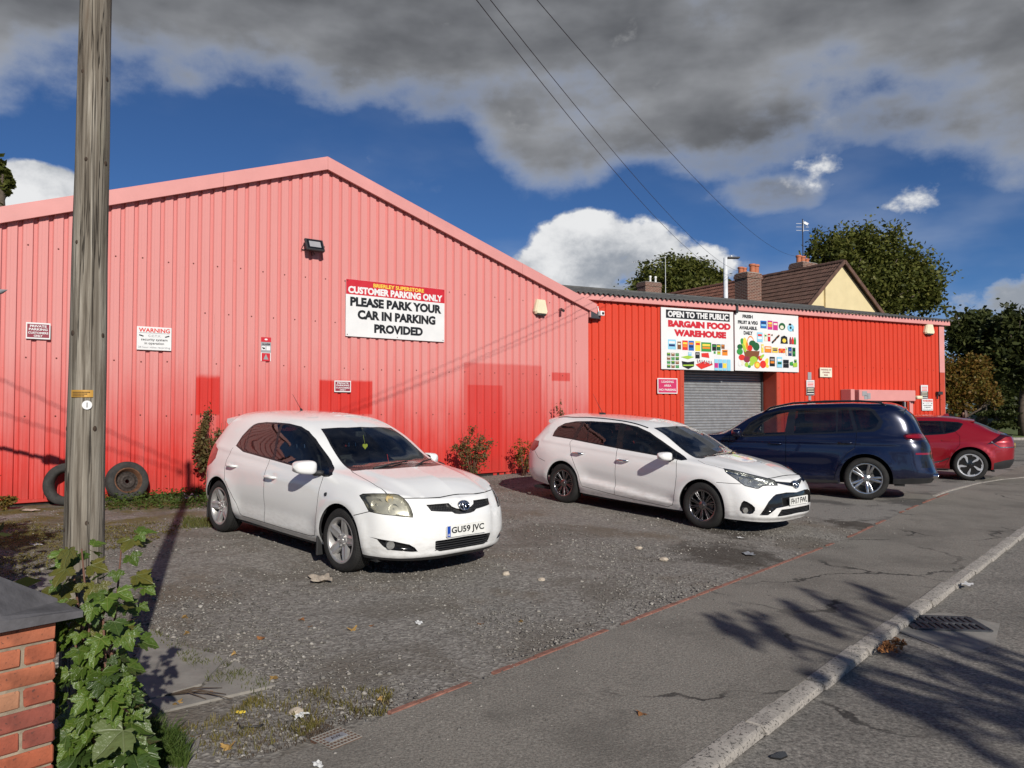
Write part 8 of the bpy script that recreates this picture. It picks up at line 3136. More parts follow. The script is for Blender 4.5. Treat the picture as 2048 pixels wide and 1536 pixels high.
# ================================================================== brick pier
def build_pier():
 end = at_depth(113, 1240, 2.85)
 rz = math.atan2(EDIR.y, EDIR.x)
 z0 = -0.03
 top = end.z
 e = thing('garden_wall', 'end of an orange brick garden wall with dark coping beside the sapling', 'wall', (end.x, end.y, z0), rz)
 H = top - z0
 # local x runs along the wall away from the camera; bricks at x<0
 LEN, DEP = 2.3, 0.225
 m = MB()
 m.box((-LEN / 2 - 0.004, DEP / 2, H / 2 - 0.01), (LEN - 0.008, DEP - 0.012, H - 0.02), 0)
 m.build('mortar_core', 'mortar', e)
 ch = 0.0755
 rows = int(H / ch) + 1
 shared = {}
 for r in range(rows):
  z = H - 0.034 - r * ch
  if z < -0.04:
   break
  x = 0.0
  header = r % 2 == 1
  while x > -LEN + 0.05:
   w = 0.1025 if (header and x == 0.0) else 0.215
   if not header and x == 0.0:
    w = 0.215
   key = (w, rng.randrange(6), rng.randrange(3))
   if key not in shared:
    b = MB()
    b.box((0, 0, 0), (w, DEP + 0.004, 0.065), 0, bev=0.006)
    jr = random.Random(key[1] * 7 + key[2])
    b.v = [(p[0] + jr.uniform(-.0015, .0015), p[1] + jr.uniform(-.002, .002), p[2] + jr.uniform(-.0015, .0015)) for p in b.v]
    ci = {0: 0, 1: 1, 2: 5, 3: 2, 4: 4, 5: 3 if w < 0.2 else 0}[key[1]]
    shared[key] = b.mesh('brick', ['brick%d' % ci], angle=35)
   o = link('brick', shared[key], e, (x - w / 2, DEP / 2 + rng.uniform(-.003, .003), z + rng.uniform(-.0015, .0015)))
   x -= w + 0.0105
 # saddle-back coping lengths with a hipped end
 x1 = 0.075
 for i in range(4):
  x0 = x1 - 0.60
  m = MB()
  ov, th, pk = 0.045, 0.040, 0.185
  sec = [(-ov, 0.0), (-ov, th), (-ov + 0.02, th + 0.012), (DEP / 2, pk), (DEP + ov - 0.02, th + 0.012), (DEP + ov, th), (DEP + ov, 0.0)]
  xs = [(x0 + 0.004, 1.0), (x1 - 0.004, 1.0)] if i else [(x0 + 0.004, 1.0), (x1 - 0.26, 1.0), (x1 - 0.02, 0.10), (x1, 0.0)]
  rowsv = []
  for x, f in xs:
   rowsv.append([(x, y, H + 0.004 + min(z, th * (0.6 + 0.4 * f)) + max(0, z - th) * f) for y, z in sec])
  m.grid(rowsv, 0)
  k = len(sec)
  m.add(rowsv[0], [tuple(range(k))], 0)
  m.add(rowsv[-1], [tuple(range(k - 1, -1, -1))], 0)
  m.add([rowsv[0][0], rowsv[0][-1], rowsv[-1][-1], rowsv[-1][0]], [(0, 1, 2, 3)], 0)
  bm_fix(m.build('coping_stone', 'coping', e))
  x1 = x0

build_pier()

# ================================================================== pole and wires
def build_pole():
 Y = 3.45
 b = at_depth(166, 1140, Y)
 t = at_depth(192, 0, Y)
 d = (t - b) / (t.z - b.z)
 base = b - d * (b.z - 0.05)
 top = b + d * (5.98 - b.z)
 e = thing('utility_pole', 'weathered wooden utility pole standing behind the brick pier', 'pole', (base.x, base.y, 0.0))
 rel = top - base
 m = MB()
 rows = []
 n = 28
 for i in range(61):
  u = i / 60
  r = 0.0905 - 0.042 * u
  c = Vector((rel.x * u, rel.y * u, -0.1 + (rel.z + 0.15) * u))
  row = []
  for k in range(n + 1):
   a = 2 * math.pi * (k % n) / n
   w = 1 + 0.012 * math.sin(a * 5 + u * 3) + 0.010 * math.sin(a * 9 - u * 14) + 0.012 * math.sin(u * 40 + a)
   row.append((c.x + r * w * math.cos(a), c.y + r * w * math.sin(a), c.z))
  rows.append(row)
 m.grid(rows, 0)
 m.add(rows[-1][:-1], [tuple(range(n))], 0)
 m.build('shaft', 'pole_wood', e, smooth=True)

 def axis(z):
  u = (z + 0.1) / (rel.z + 0.15)
  return Vector((rel.x * u, rel.y * u, z)), 0.0905 - 0.042 * u

 def surf(z, px):
  """point on the camera side of the shaft in picture column px"""
  c, r = axis(z)
  dx = (px - 1024) / FPX * Y - (base.x + c.x)
  dx = max(-r * 0.98, min(r * 0.98, dx))
  return c + Vector((dx, -math.sqrt(max(1e-6, r * r - dx * dx)), 0)), Vector((dx, -math.sqrt(max(1e-6, r * r - dx * dx)), 0)).normalized()
 for px, py in ((170, 137), (214, 144), (181, 315), (216, 316), (165, 482), (160, 665), (208, 668), (148, 858), (202, 858), (150, 1062), (194, 1048), (150, 940)):
  z = at_depth(px, py, Y - 0.09).z
  p, nn_ = surf(z, px)
  m = MB()
  u = Vector((0, 0, 1))
  v = nn_.cross(u)
  k = 12
  R_ = rng.uniform(0.005, 0.008)
  P = [p + nn_ * 0.002]
  for i in range(k):
   a = 2 * math.pi * i / k
   P.append(p + nn_ * 0.002 + v * (R_ * math.cos(a)) + u * (R_ * 1.5 * math.sin(a)))
  for i in range(k):
   a = 2 * math.pi * i / k
   P.append(p - nn_ * 0.006 + v * (R_ * 1.8 * math.cos(a)) + u * (R_ * 2.6 * math.sin(a)))
  F = [(0, 1 + i, 1 + (i + 1) % k) for i in range(k)] + [(1 + i, 1 + k + i, 1 + k + (i + 1) % k, 1 + (i + 1) % k) for i in range(k)]
  m.add(P, F, 0)
  bm_fix(m.build('knot', 'knot', e, smooth=True))
 # tin label strip and numbered disc
 z = at_depth(184, 787, Y - 0.09).z
 c, r = axis(z)
 m = MB()
 a0, a1 = R(-110), R(-44)
 for i in range(12):
  b0, b1 = a0 + (a1 - a0) * i / 12, a0 + (a1 - a0) * (i + 1) / 12
  q = []
  for b_, zz in ((b0, -0.016), (b1, -0.016), (b1, 0.016), (b0, 0.016)):
   q.append((c.x + (r + 0.004) * math.cos(b_), c.y + (r + 0.004) * math.sin(b_), z + zz))
  m.add(q, [(0, 1, 2, 3)], 0)
 for rr, zz in ((0, 0.006), (1, -0.002), (2, -0.010)):
  for i in range(13 - rr * 2):
   b_ = a0 + (a1 - a0) * (0.12 + 0.06 * i)
   x, y = c.x + (r + 0.0055) * math.cos(b_), c.y + (r + 0.0055) * math.sin(b_)
   tx, ty = -math.sin(b_) * 0.0022, math.cos(b_) * 0.0022
   m.add([(x - tx, y - ty, z + zz - 0.002), (x + tx, y + ty, z + zz - 0.002), (x + tx, y + ty, z + zz + 0.002), (x - tx, y - ty, z + zz + 0.002)], [(0, 1, 2, 3)], 1)
 m.build('label_strip', ['label_ochre', 'knot'], e)
 z = at_depth(191, 810, Y - 0.09).z
 p, nn_ = surf(z, 191)
 m = MB()
 u = Vector((0, 0, 1))
 v = -nn_.cross(u).normalized() if nn_.cross(u).x < 0 else nn_.cross(u).normalized()
 m.prism([(0.020 * math.cos(2 * math.pi * i / 24), 0.020 * math.sin(2 * math.pi * i / 24)) for i in range(24)], lambda q: tuple(p + nn_ * 0.002 + v * q[0] + u * q[1]), lambda q: tuple(p + nn_ * 0.006 + v * q[0] + u * q[1]), 0)
 put_text(m, 'I', -0.0016, 0.0016, -0.011, 0.011, lambda a, b_: tuple(p + nn_ * 0.007 + v * a + u * b_), 1)
 bm_fix(m.build('number_disc', ['ink_white', 'ink_black'], e))
 # fittings above the frame
 tp = axis(5.25)[0]
 m = MB()
 m.box((tp.x + 0.17, tp.y - 0.04, 5.30), (0.20, 0.18, 0.62), 0, bev=0.02)
 m.build('terminal_box', 'lamp_grey', e)
 m = MB()
 c = axis(5.80)[0]
 for a in (0.6, 2.2, 3.9, 5.2):
  m.cyl((c.x, c.y, 5.80), (c.x + 0.16 * math.cos(a), c.y + 0.16 * math.sin(a), 5.82), 0.012, None, 6, 0)
  m.cyl((c.x + 0.16 * math.cos(a), c.y + 0.16 * math.sin(a), 5.78), (c.x + 0.16 * math.cos(a), c.y + 0.16 * math.sin(a), 5.88), 0.028, 0.02, 8, 0)
 m.build('insulator', 'lamp_grey', e)
 P0 = base + axis(5.84)[0]
 P0.z = 5.84

 def wire(label, a, b, sag, rad=0.007):
  pts = []
  for i in range(41):
   t_ = i / 40
   p_ = a.lerp(b, t_)
   p_.z -= sag * 4 * t_ * (1 - t_)
   pts.append(p_)
  w = MB().tube(pts, rad, 5, 0)
  o = w.build('overhead_wire', 'wire_black', smooth=True)
  tag(o, label, 'wire', 'overhead wires')
 wire('overhead wire crossing the sky to the brick chimney, lower of the close pair', P0 + Vector((0.1, 0.05, 0.0)), at_depth(1478, 552, 36.2), 0.95, 0.0046)
 wire('overhead wire crossing the sky to the brick chimney, upper of the close pair', P0 + Vector((0.13, 0.1, 0.03)), at_depth(1487, 545, 36.6), 0.75, 0.0046)
 wire('single overhead wire running to the middle chimney with the aerial', P0 + Vector((0.15, -0.03, 0.06)), at_depth(1592, 512, 37.2), 0.80, 0.0046)
 wire('overhead wire leaving the pole away from the chimneys', P0 + Vector((-0.1, 0.1, 0)), Vector((-22, 11.6, 6.6)), 0.5, 0.009)
 wire('second overhead wire leaving the pole away from the chimneys', P0 + Vector((-0.1, 0.0, -0.05)), Vector((-24, 9.2, 6.2)), 0.7, 0.009)
 wire('overhead wire crossing low in front of the cream gable', at_depth(1655, 565, 34.0), at_depth(1590, 640, 30.0), 0.05, 0.006) if False else None

build_pole()

# ================================================================== signs
def board(name, label, wall, xl, yt, yb, xr, out=0.04, thick=0.012, mats=('ink_white',), cat='sign', group=None, rim=None):
 t0, zt = wall.hit(xl, yt, out)
 _, zb = wall.hit(xl, yb, out)
 t1, _ = wall.hit(xr, (yt + yb) / 2, out)
 p = wall.at(t0, zb, out)
 e = thing(name, label, cat, tuple(p), wall.rz, group)
 w, h = t1 - t0, zt - zb
 m = MB()
 m.box((w / 2, thick / 2, h / 2), (w, thick, h), 0, bev=0.002)
 m.build('panel', list(mats), e)
 return e, w, h

def face(e, items, name='lettering', d=0.002):
 """items: ('t', text, x0, x1, z0, z1, ink, bold) or ('r', x0, x1, z0, z1, ink) in the board's own metres"""
 inks = []
 m = MB()

 def mi(k):
  if k not in inks:
   inks.append(k)
  return inks.index(k)
 for n, it in enumerate(items):
  if it[0] == 't':
   _, s, x0, x1, z0, z1, ink, bold = it
   put_text(m, s, x0, x1, z0, z1, lambda a, b: (a, -d - 0.0015, b), mi(ink), bold)
  elif it[0] == 'r':
   _, x0, x1, z0, z1, ink = it
   yy = -d * 0.5 - 0.00012 * n
   m.add([(x0, yy, z0), (x1, yy, z0), (x1, yy, z1), (x0, yy, z1)], [(0, 1, 2, 3)], mi(ink))
  elif it[0] == 'p':
   _, pts, ink = it
   yy = -d * 0.6 - 0.00012 * n
   tri = tessellate_polygon([[Vector((a, b, 0)) for a, b in pts]])
   m.add([(a, yy, b) for a, b in pts], [t if (Vector(pts[t[1]]) - Vector(pts[t[0]])).to_3d().cross((Vector(pts[t[2]]) - Vector(pts[t[0]])).to_3d()).z > 0 else t[::-1] for t in tri], mi(ink))
 return m.build(name, inks, e)

def ell(cx, cy, a, b, n=14, rot=0.0):
 return [(cx + a * math.cos(t) * math.cos(rot) - b * math.sin(t) * math.sin(rot), cy + a * math.cos(t) * math.sin(rot) + b * math.sin(t) * math.cos(rot)) for t in [2 * math.pi * i / n for i in range(n)]]

def build_signs():
 # --- customer parking board
 e, w, h = board('parking_sign', 'large white and red customer parking board on the pink gable', W1, 692, 557, 672, 889)
 u = lambda x: x * w
 v = lambda y: y * h
 face(e, [('r', 0.002, w - 0.002, v(.735), h - 0.002, 'ink_red'),
   ('t', 'BRIERLEY SUPERSTORE', u(.26), u(.775), v(.895), v(.965), 'ink_yellow', .03),
   ('t', 'CUSTOMER PARKING ONLY', u(.02), u(.975), v(.755), v(.880), 'ink_white', .05),
   ('t', 'PLEASE PARK YOUR', u(.04), u(.965), v(.53), v(.695), 'ink_black', .055),
   ('t', 'CAR IN PARKING', u(.11), u(.90), v(.31), v(.475), 'ink_black', .055),
   ('t', 'PROVIDED', u(.27), u(.765), v(.085), v(.245), 'ink_black', .055)])
 m = MB()
 for x in (.015, .5, .985):
  for z in (.03, .97):
   m.cyl((u(x), -0.001, v(z)), (u(x), -0.005, v(z)), 0.012, 0.008, 8, 0)
 m.build('screw', 'screw', e)['kind'] = 'stuff'
 # --- private parking plates
 for (xl, yt, yb, xr, lab) in ((52, 644, 677, 101, 'maroon private parking plate on the pink wall at the pole'), (669, 761, 784, 702, 'maroon private parking plate on the bright red painted patch')):
  e, w, h = board('private_parking_sign', lab, W1, xl, yt, yb, xr, group='private parking plates')
  face(e, [('r', w * .05, w * .95, h * .09, h * .91, 'ink_maroon'), ('t', 'PRIVATE', w * .16, w * .84, h * .71, h * .85, 'ink_white', .03), ('t', 'PARKING', w * .12, w * .88, h * .52, h * .66, 'ink_white', .03),
    ('t', 'CUSTOMERS', w * .09, w * .91, h * .31, h * .44, 'ink_white', .03), ('t', 'ONLY', w * .32, w * .68, h * .13, h * .26, 'ink_white', .03)])

 def cctv(wall, xl, yt, yb, xr, lab):
  e, w, h = board('security_sign', lab, wall, xl, yt, yb, xr, group='camera warning signs')
  face(e, [('t', 'WARNING', w * .05, w * .95, h * .76, h * .94, 'ink_scarlet', .025), ('r', w * .05, w * .95, h * .725, h * .735, 'ink_black'), ('t', 'C.C.T.V.', w * .32, w * .68, h * .57, h * .66, 'ink_grey', .01),
    ('t', 'security system', w * .12, w * .88, h * .37, h * .50, 'ink_black', .008), ('t', 'in operation', w * .22, w * .78, h * .21, h * .34, 'ink_black', .008), ('t', '24 hour video recording', w * .04, w * .96, h * .06, h * .16, 'ink_grey', .01),
    ('p', [(w * .07, h * .66), (w * .20, h * .60), (w * .18, h * .56), (w * .06, h * .61)], 'ink_black'), ('p', [(w * .93, h * .66), (w * .80, h * .60), (w * .82, h * .56), (w * .94, h * .61)], 'ink_black')])
 cctv(W1, 274, 652, 699, 343, 'white camera warning sign on the pink wall beside the pole')
 cctv(W2, 1844, 798, 821, 1866, 'white camera warning sign near the corner of the low red shed')
 # --- alarm company plate
 e, w, h = board('alarm_sign', 'narrow red and grey alarm plate on the pink wall', W1, 522, 674, 722, 542, 0.01, 0.004)
 face(e, [('r', 0, w, h * .80, h, 'ink_red'), ('r', 0, w, h * .36, h * .80, 'ink_grey'), ('r', w * .08, w * .92, h * .0, h * .34, 'ink_red'), ('t', 'ALARM', w * .1, w * .9, h * .67, h * .75, 'ink_black', .03),
   ('r', w * .06, w * .46, h * .46, h * .63, 'ink_white'), ('r', w * .54, w * .92, h * .46, h * .63, 'ink_white'), ('p', [(w * .25, h * .07), (w * .75, h * .07), (w * .5, h * .30)], 'ink_grey'), ('p', ell(w * .5, h * .91, w * .16, h * .035), 'ink_white'),
   ('p', [(w * .1, h * .58), (w * .4, h * .56), (w * .4, h * .50), (w * .2, h * .50)], 'ink_black')])
 # --- loading area
 e, w, h = board('loading_sign', 'deep pink loading area plate beside the roller shutter', W2, 1315, 756, 787, 1355)
 face(e, [('r', w * .04, w * .96, h * .06, h * .94, 'ink_pink'), ('t', 'LOADING', w * .2, w * .8, h * .70, h * .84, 'ink_white', .015), ('t', 'AREA', w * .32, w * .68, h * .45, h * .59, 'ink_white', .015), ('t', 'NO PARKING', w * .09, w * .91, h * .18, h * .32, 'ink_white', .02)])
 e, w, h = board('owners_risk_sign', 'small cream plate about parking at owners risk on the low red shed', W2, 1640, 735, 754, 1664, mats=('ink_cream',))
 face(e, [('t', 'PARKING AT', w * .07, w * .93, h * .70, h * .86, 'ink_maroon', .015), ('t', 'OWNERS', w * .2, w * .8, h * .42, h * .58, 'ink_maroon', .015), ('t', 'RISK', w * .33, w * .67, h * .14, h * .30, 'ink_maroon', .015)])
 for xl, yt, yb, xr, lab, extra in ((1613, 760, 790, 1629, 'small white and black notice between the shutter and the door canopy', True), (1842, 770, 797, 1856, 'small white and black notice above the camera warning at the shed corner', False)):
  e, w, h = board('notice', lab, W2, xl, yt, yb, xr, group='small notices on the low shed')
  it = [('t', 'DON\'T USE', w * .15, w * .85, h * .90, h * .95, 'ink_grey', .02)] if False else []
  it += [('r', w * .1, w * .9, h * .89, h * .93, 'ink_grey'), ('r', w * .1, w * .9, h * .78, h * .83, 'ink_scarlet'), ('r', w * .12, w * .88, h * .68, h * .73, 'ink_scarlet'), ('r', w * .1, w * .9, h * .58, h * .63, 'ink_scarlet'),
   ('r', w * .02, w * .98, h * .02, h * .52, 'ink_black'), ('r', w * .1, w * .9, h * .42, h * .46, 'ink_cream'), ('r', w * .1, w * .9, h * .32, h * .36, 'ink_cream'), ('r', w * .1, w * .9, h * .22, h * .26, 'ink_cream'), ('r', w * .08, w * .92, h * .07, h * .12, 'ink_white')]
  face(e, it, 'print')['kind'] = 'stuff'
  if extra:
   for zz, ww, hh in ((1.28, .45, .5), (-.20, .32, .3)):
    m = MB()
    m.box((w * .5, 0.03, h * zz), (w * ww, 0.004, h * hh), 0)
    m.build('old_sticker', 'ink_grey', e)

build_signs()

def build_banner():
 """the two white boards above the shutter, printed with groceries"""
 e, w, h = board('shop_banner', 'white banner reading bargain food warehouse above the shutter', W2, 1322, 614, 738, 1467, 0.05, 0.02)
 X = lambda a: (a - 238) / (1080 - 238) * w           # coordinates taken from the enlarged board
 Y = lambda b: (1 - (b - 150) / (830 - 150)) * h
 it = [('r', X(292), X(1035), Y(265), Y(172), 'ink_black'), ('t', 'OPEN TO THE PUBLIC', X(312), X(1018), Y(252), Y(184), 'ink_white', .045),
  ('t', 'BARGAIN FOOD', X(315), X(1045), Y(362), Y(285), 'ink_red', .075), ('t', 'WAREHOUSE', X(380), X(990), Y(462), Y(385), 'ink_red', .075)]

 def pack(x0, x1, y0, y1, cols):
  it.append(('r', X(x0), X(x1), Y(y1), Y(y0), cols[0]))
  for k, c in enumerate(cols[1:]):
   f0 = 0.18 + 0.3 * k
   it.append(('r', X(x0 + (x1 - x0) * .12), X(x1 - (x1 - x0) * .12), Y(y0 + (y1 - y0) * (f0 + .22)), Y(y0 + (y1 - y0) * f0), c))
 pack(312, 402, 500, 610, ('ink_sky', 'ink_white', 'ink_navy'))
 pack(418, 460, 520, 606, ('ink_brown', 'ink_cream'))
 pack(474, 537, 505, 612, ('ink_scarlet', 'ink_yellow', 'ink_orange'))
 pack(545, 607, 505, 615, ('ink_blue', 'ink_orange', 'ink_navy'))
 pack(622, 683, 505, 618, ('ink_yellow', 'ink_scarlet', 'ink_yellow'))
 pack(692, 810, 515, 620, ('ink_green', 'ink_yellow', 'ink_orange'))
 pack(820, 870, 530, 606, ('ink_black', 'ink_green'))
 pack(874, 922, 530, 602, ('ink_dgreen', 'ink_yellow'))
 pack(930, 970, 530, 580, ('ink_brown', 'ink_orange'))
 pack(940, 1005, 590, 655, ('ink_orange', 'ink_brown'))
 pack(838, 862, 612, 640, ('ink_green',))
 pack(880, 920, 610, 648, ('ink_lime', 'ink_scarlet'))
 for i in range(3):
  for j in range(4):
   c = [('ink_dgreen', 'ink_lime'), ('ink_brown', 'ink_cream'), ('ink_green', 'ink_grey')][(i + j) % 3]
   pack(300 + 48 * i, 338 + 48 * i, 648 + 44 * j, 682 + 44 * j, c)
 it.append(('p', [(X(455), Y(690)), (X(535), Y(672)), (X(612), Y(685)), (X(535), Y(712))], 'ink_lime'))
 it.append(('p', [(X(465), Y(735)), (X(535), Y(745)), (X(608), Y(732)), (X(605), Y(790)), (X(540), Y(822)), (X(475), Y(795))], 'ink_black'))
 it.append(('p', [(X(480), Y(775)), (X(600), Y(770)), (X(600), Y(785)), (X(482), Y(790))], 'ink_lime'))
 pack(540, 578, 632, 672, ('ink_sky', 'ink_white'))
 pack(622, 672, 630, 700, ('ink_black', 'ink_grey'))
 it.append(('p', [(X(692), Y(640)), (X(775), Y(632)), (X(785), Y(690)), (X(695), Y(680))], 'ink_scarlet'))
 it.append(('p', [(X(622), Y(770)), (X(720), Y(730)), (X(828), Y(765)), (X(690), Y(820))], 'ink_scarlet'))
 for i in range(7):
  for j in range(2):
   it.append(('p', ell(X(645 + 27 * i + 6 * j), Y(722 + 20 * j + 2 * i), .016, .028), 'ink_maroon' if (i + j) % 2 else 'ink_grey'))
 for i, c in enumerate(('ink_magenta', 'ink_blue', 'ink_yellow', 'ink_sky')):
  it.append(('r', X(845 + 50 * i), X(888 + 50 * i), Y(828), Y(700), 'ink_sky'))
  it.append(('r', X(845 + 50 * i), X(888 + 50 * i), Y(800), Y(745), c))
 face(e, it, 'print')

 e, w, h = board('grocery_banner', 'white banner with fruit basket and fresh fruit and veg lettering above the shutter', W2, 1469, 623, 741, 1597, 0.045, 0.02)
 X = lambda a: (a - 1085) / (1812 - 1085) * w
 Y = lambda b: (1 - (b - 205) / (870 - 205)) * h
 it = [('t', 'FRESH', X(1172), X(1285), Y(272), Y(232), 'ink_black', .05), ('t', 'FRUIT & VEG', X(1120), X(1340), Y(340), Y(300), 'ink_black', .05), ('t', 'AVAILABLE.', X(1135), X(1335), Y(402), Y(362), 'ink_black', .05), ('t', 'DAILY', X(1183), X(1282), Y(460), Y(418), 'ink_black', .05)]

 def el(cx, cy, a, b, c, rot=0.0):
  it.append(('p', ell(X(cx), Y(cy), a / 727 * w, b / 665 * h, 14, rot), c))
 # basket of vegetables and fruit
 it.append(('p', [(X(1180), Y(640)), (X(1360), Y(640)), (X(1340), Y(740)), (X(1200), Y(740))], 'ink_brown'))
 for k in range(16):
  a0, a1 = math.pi * k / 16, math.pi * (k + 1) / 16
  P = [(X(1258 + r * .33 * math.cos(a)), Y(560 - r * .72 * math.sin(a))) for a, r in ((a0, 125), (a1, 125), (a1, 105), (a0, 105))]
  it.append(('p', P, 'ink_orange'))
 for cx, cy, a, b, c, rt in ((1170, 545, 22, 45, 'ink_green', .4), (1200, 560, 22, 70, 'ink_yellow', .2), (1185, 610, 16, 55, 'ink_lime', .5), (1280, 560, 40, 40, 'ink_dgreen', 0), (1320, 590, 38, 48, 'ink_dgreen', -.2), (1220, 590, 14, 50, 'ink_orange', .1), (1250, 610, 28, 34, 'ink_scarlet', 0),
        (1140, 600, 30, 30, 'ink_dgreen', 0), (1138, 655, 34, 36, 'ink_green', 0), (1160, 720, 36, 34, 'ink_scarlet', 0), (1215, 740, 36, 36, 'ink_maroon', 0), (1290, 745, 44, 44, 'ink_lime', 0), (1265, 790, 26, 22, 'ink_lime', 0), (1365, 720, 22, 30, 'ink_scarlet', 0),
        (1385, 700, 30, 16, 'ink_lime', .6), (1430, 770, 22, 60, 'ink_yellow', -.5), (1395, 790, 34, 44, 'ink_scarlet', 0), (1330, 800, 34, 40, 'ink_orange', 0), (1330, 800, 22, 28, 'ink_yellow', 0), (1212, 800, 22, 26, 'ink_lime', 0), (1165, 780, 20, 30, 'ink_cream', .3), (1135, 790, 18, 30, 'ink_white', .2),
        (1445, 810, 16, 20, 'ink_yellow', 0), (1240, 820, 18, 16, 'ink_green', 0)):
  el(cx, cy, a, b, c, rt)

 def pack(x0, x1, y0, y1, cols):
  it.append(('r', X(x0), X(x1), Y(y1), Y(y0), cols[0]))
  for k, c in enumerate(cols[1:]):
   f0 = 0.18 + 0.3 * k
   it.append(('r', X(x0 + (x1 - x0) * .12), X(x1 - (x1 - x0) * .12), Y(y0 + (y1 - y0) * (f0 + .22)), Y(y0 + (y1 - y0) * f0), c))
 pack(1370, 1440, 288, 375, ('ink_blue', 'ink_navy', 'ink_sky'))
 pack(1452, 1506, 282, 385, ('ink_magenta', 'ink_yellow', 'ink_orange'))
 pack(1514, 1568, 290, 388, ('ink_magenta', 'ink_cream', 'ink_magenta'))
 el(1618, 340, 38, 42, 'ink_dgreen')
 el(1615, 350, 22, 22, 'ink_cream')
 el(1720, 350, 40, 44, 'ink_sky')
 el(1712, 312, 16, 14, 'ink_black')
 el(1718, 350, 12, 16, 'ink_black')
 it.append(('p', [(X(1738), Y(362)), (X(1750), Y(362)), (X(1752), Y(392)), (X(1740), Y(388))], 'ink_black'))
 pack(1330, 1392, 425, 535, ('ink_sky', 'ink_scarlet', 'ink_white'))
 pack(1412, 1440, 435, 520, ('ink_cream', 'ink_green'))
 pack(1452, 1480, 435, 522, ('ink_red', 'ink_cream'))
 for k in range(16):
  el(1500 + (k * 37) % 85, 448 + (k * 53) % 95, 9, 11, 'ink_black' if k % 3 else 'ink_brown')
 it.append(('p', [(X(1598), Y(540)), (X(1605), Y(462)), (X(1640), Y(445)), (X(1675), Y(462)), (X(1682), Y(540))], 'ink_black'))
 el(1640, 505, 22, 24, 'ink_yellow')
 for k, c in enumerate(('ink_maroon', 'ink_scarlet', 'ink_green')):
  it.append(('p', [(X(1702 + 27 * k), Y(542)), (X(1702 + 27 * k), Y(490)), (X(1710 + 27 * k), Y(458)), (X(1717 + 27 * k), Y(458)), (X(1725 + 27 * k), Y(490)), (X(1725 + 27 * k), Y(542))], c))
 pack(1376, 1402, 560, 655, ('ink_yellow', 'ink_cream'))
 pack(1414, 1490, 580, 652, ('ink_orange', 'ink_cream'))
 pack(1500, 1565, 590, 650, ('ink_yellow', 'ink_navy', 'ink_navy'))
 for k in range(6):
  el(1588 + (k % 3) * 24, 612 + (k // 3) * 24, 16, 15, 'ink_orange' if k % 2 else 'ink_scarlet')
 pack(1658, 1674, 575, 675, ('ink_cream', 'ink_lime'))
 pack(1686, 1726, 578, 680, ('ink_navy', 'ink_blue', 'ink_grey'))
 pack(1736, 1770, 582, 684, ('ink_dgreen', 'ink_black', 'ink_green'))
 pack(1470, 1528, 700, 808, ('ink_black', 'ink_grey', 'ink_orange'))
 pack(1552, 1612, 698, 820, ('ink_sky', 'ink_white', 'ink_dgreen'))
 for k in range(6):
  it.append(('r', X(1626 + (k % 3) * 22), X(1645 + (k % 3) * 22), Y(770 + (k // 3) * 50), Y(728 + (k // 3) * 46), 'ink_black'))
 it.append(('p', [(X(1702), Y(755)), (X(1738), Y(745)), (X(1738), Y(795)), (X(1704), Y(790))], 'ink_green'))
 it.append(('p', [(X(1740), Y(765)), (X(1790), Y(755)), (X(1790), Y(805)), (X(1742), Y(812))], 'ink_lime'))
 pack(1756, 1782, 722, 755, ('ink_dgreen', 'ink_lime'))
 face(e, it, 'print')

build_banner()

